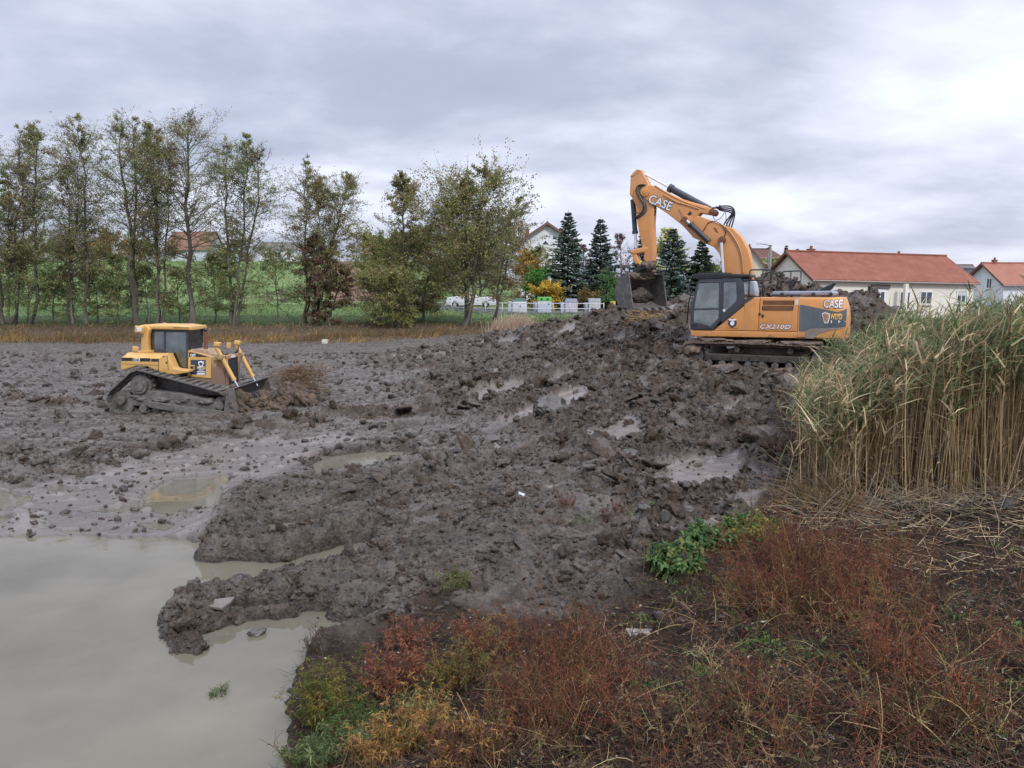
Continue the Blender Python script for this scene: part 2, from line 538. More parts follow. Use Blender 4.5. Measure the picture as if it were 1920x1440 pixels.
def height(x, y, full=False, detail=True):
    x = np.asarray(x, np.float32); y = np.asarray(y, np.float32)
    b = rbf(x, y)
    rbf_cache['b'] = b
    for (c, top, sx, sy) in BUMPS:
        g = np.exp(-((x - c.x) / sx) ** 2 - ((y - c.y) / sy) ** 2)
        b = b + np.maximum(top - b, 0) * g
    z = zones(x, y)
    b = b + 0.10 * z['big'] * z['heap'] * (1 - z['veg'])
    for (ln, w, hh) in RIDGES:
        d = line_d(ln, z['wx'], z['wy'])
        b = b + hh * np.exp(-(d / w) ** 2)
    # far bank of the pond, grass verge and valley side
    bank = sstep(60.5 + 1.5 * vnoise(x * .1, x * 0, 5), 71.0, y)
    zv = np.where(x < -5, 1.2 + sstep(70, 100, y) * 1.6, 1.2 + sstep(70, 95, y) * 0.55)
    zv = zv + (1.65 - zv) * sstep(14, 26, x)
    b = b + (zv - b) * bank
    # water beds
    s = sstep(-0.16, 0.09, z['dw'])
    b = np.maximum(b, 0.045)
    b = -0.28 + (b + 0.28) * s
    if not detail:
        return b
    # roughness of the mud
    amp = 0.30 + 0.75 * z['heap'] + 0.32 * np.exp(-(line_d(RIDGES[0][0], x, y) / 1.0) ** 2) + 0.38 * np.exp(-(line_d(RIDGES[1][0], x, y) / 1.0) ** 2)
    for k in (5, 6, 7, 2):
        amp = amp + 0.45 * np.exp(-(line_d(RIDGES[k][0], x, y) / 0.5) ** 2)
    amp = np.minimum(amp, 1.2)
    amp = amp * (1 - 0.90 * z['film']) * (1 - 0.50 * z['veg'])
    amp = amp * (1 - bank) * (0.12 + 0.30 * sstep(-0.25, 0.1, z['dw']) + 0.58 * sstep(-0.05, 0.22, z['dw']))
    qx = x + 0.07 * fbm(x * 5, y * 5, 2, 51); qy = y + 0.07 * fbm(x * 5, y * 5, 2, 61)
    f1, f2, rv = worley(qx * 2.1, qy * 2.1, 71)
    g1, g2, gv = worley(qx * 0.95 + 0.2 * vnoise(x, y, 5), qy * 1.05, 171)
    h = 0.0
    h = h + 0.26 * (gv - 0.35) * np.clip((g2 - g1) * 2.4, 0, 1) * sstep(0.5, 0.9, amp)
    h = h + 0.16 * (rv - 0.15) * np.clip((f2 - f1) * 3.2, 0, 1)
    f1, f2, rv = worley(qx * 4.9 + 3, qy * 4.9, 81)
    h = h + 0.085 * rv * np.clip((f2 - f1) * 3.0, 0, 1)
    f1, f2, rv = worley(qx * 11.0 + 9, qy * 11.0, 91)
    h = h + 0.045 * rv * np.clip((f2 - f1) * 2.6, 0, 1)
    h = h + 0.07 * ridged(qx * 1.2, qy * 1.2, 4, 101) - 0.06
    f1, f2, rv = worley(x * 21.0 + 4, y * 21.0, 95)
    h = h + 0.030 * rv * np.clip((f2 - f1) * 2.2, 0, 1) + 0.022 * ridged(x * 8, y * 8, 3, 96)
    h = h + 0.016 * vnoise(x * 24, y * 24, 111) + 0.05 * fbm(x * 2.2, y * 2.2, 3, 121)
    # wheel and track marks run left to right over the driven ground
    a = y + 0.9 * np.sin(x * 0.10) + 0.4 * vnoise(x * 0.15, y * 0.15, 131)
    st = 0.16 * ridged(x * 0.16, a * 1.5, 4, 141) - 0.09
    lug = 0.018 * np.sin(x * 22.0 + 6 * vnoise(x * .3, y * .3, 7)) * sstep(0.1, 0.5, np.sin(a * 2.1))
    st = st + lug
    out = b + amp * h * 1.25 + st * z['drive'] * (1 - bank)
    pr = np.zeros(x.shape, np.float32)
    for ln in PRINTS:
        pr = np.maximum(pr, 1 - sstep(0.28, 0.42, line_d(ln, x + 0.05 * vnoise(x * 2, y * 2, 8), y)))
    pr = pr * (0.35 + 0.65 * sstep(-0.3, 0.1, vnoise(x * 0.5, y * 0.8, 18)))
    smooth_ = b + 0.25 * (out - b) - 0.05 + 0.032 * np.sign(np.sin(x * 2 * np.pi / 0.24)) * np.abs(np.sin(x * 2 * np.pi / 0.24)) ** 0.4
    out = out + (smooth_ - out) * pr
    out = out + z['film'] * 0.006 * fbm(x * 6, y * 6, 3, 151)
    # on the smooth flats: scattered small lumps
    f1, f2, rv = worley(x * 2.6, y * 2.6, 161)
    out = out + z['flat'] * 0.05 * np.where(rv > 0.80, np.clip(0.32 - f1, 0, 1) * 3, 0)
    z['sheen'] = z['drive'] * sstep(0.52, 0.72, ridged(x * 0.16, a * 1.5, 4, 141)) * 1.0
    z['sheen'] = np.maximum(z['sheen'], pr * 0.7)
    out = np.where(bank > 0.02, out + bank * (0.06 * fbm(x * .8, y * .8, 3, 9) + 0.15 * fbm(x * .12, y * .12, 2, 8)), out)
    if full:
        return out, z, amp
    return out


def Hs(x, y, detail=True):
    return float(height(np.array([x]), np.array([y]), detail=detail)[0])


def attr_n(t, name, col=False):
    n = t.nodes.new('ShaderNodeAttribute'); n.attribute_name = name
    return n.outputs['Color'] if col else n.outputs['Fac']


def new_mat(name, rough=0.7, spec=0.5):
    m = bpy.data.materials.new(name); m.use_nodes = True
    t = m.node_tree; b = t.nodes['Principled BSDF']
    b.inputs['Roughness'].default_value = rough
    b.inputs['Specular IOR Level'].default_value = spec
    return m, t, b


def tex(t, kind, vec=None, **inp):
    n = t.nodes.new(kind)
    for k, v in inp.items():
        n.inputs[k].default_value = v
    if vec is not None:
        t.links.new(vec, n.inputs['Vector'])
    return n


def make_mud():
    m, t, b = new_mat('mud', 0.6, 0.5)
    g = t.nodes.new('ShaderNodeNewGeometry').outputs['Position']
    na = tex(t, 'ShaderNodeTexNoise', g, Scale=0.7, Detail=6.0, Roughness=0.62)
    nb = tex(t, 'ShaderNodeTexNoise', g, Scale=5.0, Detail=6.0, Roughness=0.65)
    nc = tex(t, 'ShaderNodeTexNoise', g, Scale=34.0, Detail=4.0, Roughness=0.7)
    nd = tex(t, 'ShaderNodeTexNoise', g, Scale=14.0, Detail=5.0, Roughness=0.7)
    ne = tex(t, 'ShaderNodeTexNoise', g, Scale=1.9, Detail=6.0, Roughness=0.7)
    fg = math_n(t, 'ADD', math_n(t, 'MULTIPLY', nb.outputs[0], 0.55), math_n(t, 'MULTIPLY', nd.outputs[0], 0.45))
    grey = mix(t, ramp(t, fg, [(0.36, 0), (0.62, 1)]), (0.036, 0.031, 0.026), (0.195, 0.170, 0.143))
    grey = mix(t, ramp(t, ne.outputs[0], [(0.40, 0.0), (0.65, 0.7)]), grey, mix(t, 1.0, grey, (0.42, 0.39, 0.36), 'MULTIPLY'))
    brown = mix(t, ramp(t, fg, [(0.36, 0), (0.62, 1)]), (0.026, 0.018, 0.013), (0.118, 0.083, 0.060))
    bf = math_n(t, 'ADD', na.outputs[0], math_n(t, 'MULTIPLY', attr_n(t, 'brown'), 0.35))
    c = mix(t, ramp(t, bf, [(0.47, 0), (0.64, 1)]), grey, brown)
    film = mix(t, ramp(t, na.outputs[0], [(0.35, 0), (0.65, 1)]), (0.150, 0.132, 0.118), (0.215, 0.182, 0.155))  # smooth mud tone, lightened in colour for the sky it reflects
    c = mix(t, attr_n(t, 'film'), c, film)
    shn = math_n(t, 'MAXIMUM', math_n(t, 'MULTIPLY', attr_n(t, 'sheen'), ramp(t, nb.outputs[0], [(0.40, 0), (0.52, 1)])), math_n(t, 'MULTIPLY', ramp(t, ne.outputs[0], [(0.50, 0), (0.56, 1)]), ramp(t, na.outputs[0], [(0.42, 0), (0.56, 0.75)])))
    c = mix(t, math_n(t, 'MULTIPLY', shn, 0.8), c, (0.185, 0.162, 0.142))  # wet sheen painted as a paler colour, besides the lower roughness
    soil = mix(t, ramp(t, nb.outputs[0], [(0.35, 0), (0.65, 1)]), (0.014, 0.010, 0.008), (0.060, 0.041, 0.029))
    c = mix(t, attr_n(t, 'veg'), c, soil)
    grass = mix(t, ramp(t, nb.outputs[0], [(0.35, 0), (0.7, 1)]), (0.050, 0.095, 0.024), (0.100, 0.180, 0.045))
    dry = mix(t, ramp(t, nb.outputs[0], [(0.3, 0), (0.7, 1)]), (0.055, 0.042, 0.026), (0.15, 0.105, 0.06))
    c = mix(t, attr_n(t, 'dry'), c, dry)
    c = mix(t, attr_n(t, 'grass'), c, grass)
    wet = attr_n(t, 'wet')
    c = mix(t, math_n(t, 'MULTIPLY', wet, 0.45), c, (0.04, 0.036, 0.032))
    c = mix(t, 0.45, c, mix(t, 1.0, c, ramp(t, nc.outputs[0], [(0.3, 0.35), (0.7, 1.0)]), 'MULTIPLY'))
    t.links.new(c, b.inputs['Base Color'])
    r = ramp(t, nb.outputs[0], [(0.35, 0.45), (0.65, 0.85)])
    r = mix(t, attr_n(t, 'film'), r, 0.22)
    r = mix(t, shn, r, 0.22)
    r = mix(t, attr_n(t, 'grass'), r, 0.9)
    r = mix(t, attr_n(t, 'dry'), r, 0.9)
    r = mix(t, math_n(t, 'MULTIPLY', wet, 0.7), r, 0.2)
    t.links.new(r, b.inputs['Roughness'])
    sp = mix(t, shn, 0.26, 0.5); sp = mix(t, attr_n(t, 'film'), sp, 0.5); sp = mix(t, attr_n(t, 'veg'), sp, 0.12)
    t.links.new(sp, b.inputs['Specular IOR Level'])
    bp = t.nodes.new('ShaderNodeBump'); bp.inputs['Strength'].default_value = 1.0; bp.inputs['Distance'].default_value = 0.075
    vo = tex(t, 'ShaderNodeTexVoronoi', g, Scale=16.0)
    hh = math_n(t, 'ADD', nb.outputs[0], math_n(t, 'MULTIPLY', nc.outputs[0], 0.35))
    hh = math_n(t, 'ADD', hh, math_n(t, 'MULTIPLY', nd.outputs[0], 0.6))
    hh = math_n(t, 'SUBTRACT', hh, math_n(t, 'MULTIPLY', vo.outputs['Distance'], 0.35))
    t.links.new(math_n(t, 'MULTIPLY', hh, math_n(t, 'SUBTRACT', 1.15, attr_n(t, 'film'))), bp.inputs['Height'])
    t.links.new(bp.outputs[0], b.inputs['Normal'])
    return m


M_MUD = make_mud()


def brown_field(x, y):
    """where the turned-over root mat makes the mud brown"""
    f = np.zeros(x.shape, np.float32)
    for ln, w in ((RIDGES[5][0], 0.7), (zp((0, 752), (100, 765), (220, 770)), 0.5)):
        f = np.maximum(f, np.exp(-(line_d(ln, x, y) / w) ** 2))
    f = np.maximum(f, 0.40 * sstep(0.3, 0.8, rbf(x, y)) * (y < 58) * sstep(-1.0, 2.5, x))
    c = PY(1215, 640, 28)
    f = np.maximum(f, np.exp(-((x - c.x) / 3.0) ** 2 - ((y - c.y) / 5.0) ** 2))
    return f


def build_ground():
    nu, nv = 1240, 980
    u = np.linspace(-0.98, 0.98, nu)
    D = 3.2 * np.exp(np.linspace(0, math.log(84.0 / 3.2), nv))
    Yg = D - 2.6
    X = (u[None, :] * D[:, None]).astype(np.float32); Y = np.repeat(Yg[:, None], nu, 1).astype(np.float32)
    x = X.ravel(); y = Y.ravel()
    z, zn, amp = height(x, y, full=True)
    # overhang: push steep mud lumps sideways so that clods undercut
    k = amp * (1 - zn['veg'])
    x2 = x + k * 0.05 * vnoise(x * 9, y * 9, 201); y2 = y + k * 0.05 * vnoise(x * 9, y * 9, 202)
    V = np.stack([x2, y2, z], 1)
    i = np.arange(nv - 1)[:, None] * nu + np.arange(nu - 1)[None, :]
    i = i.ravel()
    F = np.stack([i, i + 1, i + nu + 1, i + nu], 1)
    bank = sstep(60, 62, y)
    dry = sstep(58.5, 61.0, y + 1.2 * vnoise(x * .3, x * 0, 5)) * (1 - (zn['heap'] > 0.6) * (y < 60))
    grass = sstep(69.5, 72.5, y + 2.2 * fbm(x * .2, y * .2, 3, 77)) * (0.55 + 0.45 * sstep(-.3, .2, fbm(x * .35, y * .35, 3, 78)))
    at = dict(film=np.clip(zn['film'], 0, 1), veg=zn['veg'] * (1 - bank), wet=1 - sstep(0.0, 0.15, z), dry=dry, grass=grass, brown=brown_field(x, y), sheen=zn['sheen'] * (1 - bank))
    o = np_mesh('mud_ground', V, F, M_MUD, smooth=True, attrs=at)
    tag(o, kind='structure')
    return o


build_ground()


def water_mat():
    m, t, b = new_mat('pond_water', 0.025, 0.5)
    g = t.nodes.new('ShaderNodeNewGeometry').outputs['Position']
    na = tex(t, 'ShaderNodeTexNoise', g, Scale=0.5, Detail=5.0, Roughness=0.55)
    nb = tex(t, 'ShaderNodeTexNoise', g, Scale=2.5, Detail=3.0)
    c = mix(t, ramp(t, na.outputs[0], [(0.3, 0), (0.7, 1)]), (0.105, 0.096, 0.072), (0.170, 0.155, 0.118))
    t.links.new(c, b.inputs['Base Color'])
    b.inputs['IOR'].default_value = 1.33
    bp = t.nodes.new('ShaderNodeBump'); bp.inputs['Strength'].default_value = 0.06; bp.inputs['Distance'].default_value = 0.05
    t.links.new(math_n(t, 'ADD', nb.outputs[0], math_n(t, 'MULTIPLY', na.outputs[0], 0.6)), bp.inputs['Height'])
    t.links.new(bp.outputs[0], b.inputs['Normal'])
    return m


M_WATER = water_mat()
o = np_mesh('pond_water', np.array([(-60, -6, 0), (1.5, -6, 0), (1.5, 23, 0), (-60, 23, 0)], float), np.array([[0, 1, 2, 3]]), M_WATER)
tag(o, kind='structure')


# valley beyond the pond, out to the horizon
def far_z(x, y):
    base = np.where(x < -5, 2.8, 1.75)
    t = sstep(-12, 2, x)
    base = 2.8 * (1 - t) + 1.75 * t
    base = base + (1.65 - base) * sstep(14, 26, x)
    left = 1 - sstep(-20, 8, x)
    hill = left * (np.clip(y - 98, 0, 95) * 0.092) + (1 - left) * (np.clip(y - 110, 0, 200) * 0.022)
    hill = hill + np.clip(y - 260, 0, 600) * 0.012
    return base + hill + 0.25 * fbm(x * .03, y * .03, 3, 66) * sstep(85, 110, y)


def build_far():
    nu, nv = 420, 260
    u = np.linspace(-1.3, 1.3, nu)
    D = 80.2 * np.exp(np.linspace(0, math.log(2600 / 80.2), nv))
    X = (u[None] * (D[:, None] + 3)); Y = np.repeat(D[:, None], nu, 1)
    x = X.ravel().astype(np.float32); y = Y.ravel().astype(np.float32)
    z = far_z(x, y)
    zn = height(x[:nu], y[:nu])
    w = 1 - sstep(80.2, 92, y)
    z = z * (1 - w) + w * np.tile(zn, nv)
    i = (np.arange(nv - 1)[:, None] * nu + np.arange(nu - 1)[None, :]).ravel()
    F = np.stack([i, i + 1, i + nu + 1, i + nu], 1)
    m, t, b = new_mat('meadow', 0.95, 0.2)
    g = t.nodes.new('ShaderNodeNewGeometry').outputs['Position']
    n1 = tex(t, 'ShaderNodeTexNoise', g, Scale=0.12, Detail=6.0, Roughness=0.6)
    n2 = tex(t, 'ShaderNodeTexNoise', g, Scale=1.6, Detail=5.0, Roughness=0.7)
    c = mix(t, ramp(t, n1.outputs[0], [(0.35, 0), (0.65, 1)]), (0.095, 0.155, 0.045), (0.155, 0.215, 0.075))
    c = mix(t, 0.3, c, mix(t, 1.0, c, ramp(t, n2.outputs[0], [(0.3, 0.6), (0.7, 1.0)]), 'MULTIPLY'))
    soil = mix(t, ramp(t, n2.outputs[0], [(0.3, 0), (0.7, 1)]), (0.11, 0.062, 0.042), (0.19, 0.115, 0.08))
    c = mix(t, attr_n(t, 'plough'), c, soil)
    road = mix(t, n2.outputs[0], (0.10, 0.10, 0.10), (0.16, 0.155, 0.15))
    c = mix(t, attr_n(t, 'road'), c, road)
    t.links.new(c, b.inputs['Base Color'])
    bp = t.nodes.new('ShaderNodeBump'); bp.inputs['Strength'].default_value = 0.3; bp.inputs['Distance'].default_value = 0.08
    t.links.new(n2.outputs[0], bp.inputs['Height']); t.links.new(bp.outputs[0], b.inputs['Normal'])
    ang = x / y
    pl = sstep(-0.245, -0.225, ang + 0.01 * vnoise(x * .1, y * .1, 3)) * (1 - sstep(-0.165, -0.15, ang)) * sstep(99, 101, y) * (1 - sstep(190, 192, y))
    rd = sstep(86.5, 87.2, y) * (1 - sstep(96.5, 97.2, y)) * sstep(-14, -12, x)
    o = np_mesh('meadow_ground', np.stack([x, y, z], 1), F, m, smooth=True, attrs=dict(plough=pl, road=rd))
    tag(o, kind='structure')


build_far()
# ------------------------------------------------------------------ shared materials
def noise_col(t, scale, stops, detail=5.0, rough=0.6, coord='Object', stretch=None):
    tcn = t.nodes.new('ShaderNodeTexCoord'); v = tcn.outputs[coord]
    if stretch:
        mpn = t.nodes.new('ShaderNodeMapping'); mpn.inputs['Scale'].default_value = stretch
        t.links.new(v, mpn.inputs[0]); v = mpn.outputs[0]
    n = tex(t, 'ShaderNodeTexNoise', v, Scale=scale, Detail=detail, Roughness=rough)
    return ramp(t, n.outputs[0], stops), n


def simple_mat(name, col, rough=0.6, var=0.25, scale=6.0, metal=0.0, spec=0.5, bump=0.0, stretch=None, coord='Object'):
    m, t, b = new_mat(name, rough, spec)
    lo = tuple(c * (1 - var) for c in col); hi = tuple(min(1, c * (1 + var)) for c in col)
    c, n = noise_col(t, scale, [(0.3, lo), (0.7, hi)], stretch=stretch, coord=coord)
    t.links.new(c, b.inputs['Base Color'])
    b.inputs['Metallic'].default_value = metal
    if bump:
        bp = t.nodes.new('ShaderNodeBump'); bp.inputs['Strength'].default_value = 0.6; bp.inputs['Distance'].default_value = bump
        t.links.new(n.outputs[0], bp.inputs['Height']); t.links.new(bp.outputs[0], b.inputs['Normal'])
    return m


def paint_mat(name, col, zdirt, dirtcol=(0.10, 0.075, 0.06), amount=0.5, rough=0.42):
    """painted steel: chips, dust, streaks, and caked mud below zdirt (local metres)"""
    m, t, b = new_mat(name, rough, 0.5)
    tcn = t.nodes.new('ShaderNodeTexCoord')
    n1 = tex(t, 'ShaderNodeTexNoise', tcn.outputs['Object'], Scale=1.4, Detail=7.0, Roughness=0.65)
    n2 = tex(t, 'ShaderNodeTexNoise', tcn.outputs['Object'], Scale=14.0, Detail=6.0, Roughness=0.7)
    mpn = t.nodes.new('ShaderNodeMapping'); mpn.inputs['Scale'].default_value = (9, 9, 0.9)
    t.links.new(tcn.outputs['Object'], mpn.inputs[0])
    n3 = tex(t, 'ShaderNodeTexNoise', mpn.outputs[0], Scale=1.0, Detail=5.0, Roughness=0.6)
    base = mix(t, ramp(t, n1.outputs[0], [(0.3, 0), (0.7, 1)]), tuple(c * 0.86 for c in col), tuple(min(1, c * 1.08 + 0.01) for c in col))
    dusty = mix(t, math_n(t, 'MULTIPLY', ramp(t, n3.outputs[0], [(0.40, 0), (0.75, 1)]), 0.65 * amount), base, (0.34, 0.25, 0.17))
    sepn = t.nodes.new('ShaderNodeSeparateXYZ'); t.links.new(tcn.outputs['Object'], sepn.inputs[0])
    h = math_n(t, 'SUBTRACT', zdirt, sepn.outputs[2])
    h = math_n(t, 'ADD', math_n(t, 'MULTIPLY', h, 2.2), math_n(t, 'MULTIPLY', math_n(t, 'SUBTRACT', n1.outputs[0], 0.5), 3.2))
    low = ramp(t, h, [(0.0, 0), (0.5, 1)])
    chips = ramp(t, n2.outputs[0], [(0.655, 0), (0.70, 1)])
    f = math_n(t, 'MAXIMUM', low, math_n(t, 'MULTIPLY', chips, amount))
    c = mix(t, f, dusty, dirtcol)
    t.links.new(c, b.inputs['Base Color'])
    t.links.new(mix(t, f, ramp(t, n1.outputs[0], [(0.3, rough * 0.8), (0.7, rough * 1.3)]), 0.85), b.inputs['Roughness'])
    bp = t.nodes.new('ShaderNodeBump'); bp.inputs['Strength'].default_value = 0.5; bp.inputs['Distance'].default_value = 0.012
    t.links.new(math_n(t, 'ADD', f, math_n(t, 'MULTIPLY', n2.outputs[0], 0.12)), bp.inputs['Height']); t.links.new(bp.outputs[0], b.inputs['Normal'])
    return m


def glass_mat(name, tint=(0.62, 0.68, 0.65), gloss=0.26):
    m = bpy.data.materials.new(name); m.use_nodes = True
    t = m.node_tree; t.nodes.clear()
    tr = N(t, 'ShaderNodeBsdfTransparent', inp={0: (*tint, 1)})
    gl = N(t, 'ShaderNodeBsdfGlossy', inp={'Roughness': 0.05})
    gl.inputs[0].default_value = (0.85, 0.9, 0.95, 1)
    fr = N(t, 'ShaderNodeFresnel', inp={'IOR': 1.5})
    n = tex(t, 'ShaderNodeTexNoise', t.nodes.new('ShaderNodeTexCoord').outputs['Object'], Scale=3.0, Detail=4.0)
    fac = math_n(t, 'ADD', fr.outputs[0], math_n(t, 'MULTIPLY', n.outputs[0], gloss), clamp=True)
    mx = N(t, 'ShaderNodeMixShader'); t.links.new(fac, mx.inputs[0]); t.links.new(tr.outputs[0], mx.inputs[1]); t.links.new(gl.outputs[0], mx.inputs[2])
    df = N(t, 'ShaderNodeBsdfDiffuse', inp={0: (0.25, 0.23, 0.2, 1)})
    m2 = N(t, 'ShaderNodeMixShader', inp={0: 0.08}); t.links.new(mx.outputs[0], m2.inputs[1]); t.links.new(df.outputs[0], m2.inputs[2])
    o_ = N(t, 'ShaderNodeOutputMaterial'); t.links.new(m2.outputs[0], o_.inputs[0])
    return m


M_ORANGE = paint_mat('orange_paint', (0.64, 0.275, 0.075), 1.12)
M_ORANGE_ARM = paint_mat('orange_arm_paint', (0.62, 0.260, 0.070), 2.1, amount=1.0)
M_DGREY = simple_mat('dark_grey_paint', (0.045, 0.048, 0.058), 0.45, 0.2, 4)
M_BLACK = simple_mat('black_metal', (0.018, 0.018, 0.02), 0.5, 0.3, 8)
M_SLATE = paint_mat('slate_paint', (0.075, 0.10, 0.12), 1.15, (0.2, 0.17, 0.15), 0.25, 0.16)
M_GREYTOP = simple_mat('grey_paint', (0.20, 0.22, 0.27), 0.35, 0.2, 3)
M_CHROME = simple_mat('chrome', (0.75, 0.75, 0.78), 0.15, 0.05, 3, metal=1.0)
M_CYL = simple_mat('cylinder_dark', (0.035, 0.04, 0.05), 0.35, 0.2, 5)
M_RUBBER = simple_mat('rubber_hose', (0.012, 0.012, 0.014), 0.45, 0.2, 5)
M_MUDCAKE = simple_mat('caked_mud', (0.13, 0.096, 0.074), 0.85, 0.45, 5, bump=0.06)
M_MUDGREY = simple_mat('caked_grey_mud', (0.115, 0.105, 0.098), 0.6, 0.4, 6, bump=0.05)
M_STEELWORN = simple_mat('worn_steel', (0.13, 0.12, 0.115), 0.5, 0.4, 7, metal=0.3, bump=0.02)
M_GLASS = glass_mat('cab_glass')
M_GLASSD = glass_mat('dark_cab_glass', (0.42, 0.48, 0.50), 0.30)
M_VENT = simple_mat('vent_orange', (0.20, 0.085, 0.03), 0.7, 0.3, 5)
M_WHITE = simple_mat('white_decal', (0.70, 0.72, 0.76), 0.4, 0.12, 8)
M_BLUEGREY = simple_mat('navy_decal', (0.03, 0.04, 0.075), 0.4, 0.2, 8)
M_YDECAL = simple_mat('yellow_decal', (0.75, 0.42, 0.08), 0.4, 0.2, 8)
M_YELLOW = paint_mat('yellow_paint', (0.60, 0.355, 0.10), 0.9, (0.17, 0.115, 0.075), 0.5)
M_YELLOW_LOW = paint_mat('dirty_yellow_paint', (0.42, 0.25, 0.12), 1.75, (0.20, 0.13, 0.09), 1.0, 0.7)
M_SEAT = simple_mat('seat_cloth', (0.05, 0.05, 0.055), 0.9, 0.3, 8)
M_INT = simple_mat('cab_interior', (0.10, 0.115, 0.12), 0.8, 0.2, 5)
M_LAMP = simple_mat('lamp_glass', (0.55, 0.57, 0.6), 0.12, 0.15, 30)
M_RUST = simple_mat('rusty_pipe', (0.16, 0.065, 0.04), 0.8, 0.4, 12)


def lettering(txt, name, w, h, M, mat, parent, bold=0.0, shear=0.0, depth=0.004, space=1.0):
    cu = bpy.data.curves.new(name, 'FONT')
    cu.body = txt; cu.offset = bold; cu.shear = shear; cu.extrude = 0.01; cu.space_character = space
    cu.resolution_u = 3
    o = bpy.data.objects.new(name, cu); COL.objects.link(o)
    bpy.context.view_layer.update()
    me = bpy.data.meshes.new_from_object(o.evaluated_get(bpy.context.evaluated_depsgraph_get()))
    bpy.data.objects.remove(o)
    n = len(me.vertices); co = np.empty(n * 3, np.float32); me.vertices.foreach_get('co', co); co = co.reshape(-1, 3)
    lo = co.min(0); hi = co.max(0)
    co[:, 0] = (co[:, 0] - lo[0]) / (hi[0] - lo[0]) * w - w / 2
    co[:, 1] = (co[:, 1] - lo[1]) / (hi[1] - lo[1]) * h - h / 2
    co[:, 2] = (co[:, 2] - lo[2]) / (hi[2] - lo[2] + 1e-9) * depth
    A = np.array(M)[:3]
    co = co @ A[:, :3].T + A[:, 3]
    me.vertices.foreach_set('co', co.astype(np.float32).ravel()); me.update()
    me.materials.clear()
    return link_mesh(name, me, mat, parent)


class Frame:
    """a machine's own axes: x = where it heads, y = its left, z = up; S() measures a photo pixel in the plane local y = yo"""
    def __init__(s, root, rz):
        s.root = Vector(root); s.rz = rz
        s.f = Vector((math.cos(rz), math.sin(rz), 0)); s.l = Vector((-math.sin(rz), math.cos(rz), 0))

    def S(s, px, py, yo):
        d = Vector(ray(px, py)); o = Vector((0, 0, CAM_Z)) - s.root
        k = (yo - o.dot(s.l)) / d.dot(s.l)
        p = o + d * k
        return (p.dot(s.f), p.z)

    def P(s, pts, yo, conv=None):
        return [s.S(*(conv(*p) if conv else p), yo) for p in pts]


def side_matrix(s_, z_, y_, facing, ang=0.0):
    """matrix that lays text on a machine's flank; facing=+1: the flank at +y (reads towards -x), -1: the flank at -y"""
    ax = Vector((-facing * math.cos(ang), 0, math.sin(ang)))
    up = Vector((facing * math.sin(ang), 0, math.cos(ang)))
    nrm = Vector((0, facing, 0))
    return Matrix(((ax.x, up.x, nrm.x, s_), (ax.y, up.y, nrm.y, y_), (ax.z, up.z, nrm.z, z_), (0, 0, 0, 1)))


def ring(mb, outer, inner, y0, y1):
    """frame between two outlines with the same number of points"""
    n = len(outer)
    vs = [(p[0], y0, p[1]) for p in outer] + [(p[0], y0, p[1]) for p in inner] + [(p[0], y1, p[1]) for p in outer] + [(p[0], y1, p[1]) for p in inner]
    fs = []
    for i in range(n):
        j = (i + 1) % n
        fs += [(i, j, n + j, n + i), (2 * n + i, 3 * n + i, 3 * n + j, 2 * n + j), (i, 2 * n + i, 2 * n + j, j), (n + i, n + j, 3 * n + j, 3 * n + i)]
    mb.add(vs, fs)


def rough_lump(name, c, size, mat, parent=None, seed=0, sub=4, rot=0.0, amp=0.25, blocky=True):
    """an irregular clod: sphere pushed out by cell noise"""
    bm = bmesh.new()
    bmesh.ops.create_icosphere(bm, subdivisions=sub, radius=1.0)
    V = np.array([v.co[:] for v in bm.verts], np.float32); F = np.array([[v.index for v in f.verts] for f in bm.faces])
    bm.free()
    V = shape_lump(V, seed, amp)
    V = V * np.array(size, np.float32)
    ca, sa = math.cos(rot), math.sin(rot)
    V = np.stack([V[:, 0] * ca - V[:, 1] * sa + c[0], V[:, 0] * sa + V[:, 1] * ca + c[1], V[:, 2] + c[2]], 1)
    return np_mesh(name, V, F, mat, parent, smooth=True)


def shape_lump(V, seed, amp=0.25):
    rs = np.random.RandomState(seed)
    # chop with random planes, then roughen
    for _ in range(9):
        nrm = rs.normal(size=3); nrm /= np.linalg.norm(nrm)
        d = rs.uniform(0.55, 0.95)
        k = V @ nrm.astype(np.float32)
        V = V - np.where(k > d, (k - d) * 0.92, 0)[:, None] * nrm.astype(np.float32)
    a = vnoise(V[:, 0] * 2.3 + seed, V[:, 1] * 2.3 + V[:, 2] * 1.7, seed) + 0.6 * vnoise(V[:, 0] * 5.1 + V[:, 2] * 4.0, V[:, 1] * 5.3 - seed, seed + 1) + 0.4 * vnoise(V[:, 0] * 11 + V[:, 2] * 9, V[:, 1] * 11 + V[:, 2] * 5, seed + 2)
    return V * (1 + amp * a)[:, None]


def track_loop(path, n_shoes):
    """points and tangents evenly along a closed (s,z) path"""
    P = np.array(path); Q = np.roll(P, -1, 0); seg = np.hypot(*(Q - P).T); L_ = seg.sum(); cum = np.concatenate([[0], np.cumsum(seg)])
    out = []
    for k in range(n_shoes):
        d = (k + 0.5) * L_ / n_shoes
        i = min(np.searchsorted(cum, d) - 1, len(P) - 1); t = (d - cum[i]) / max(seg[i], 1e-9)
        p = P[i] + (Q[i] - P[i]) * t; tg = (Q[i] - P[i]) / max(seg[i], 1e-9)
        out.append((p, tg))
    return out, L_ / n_shoes


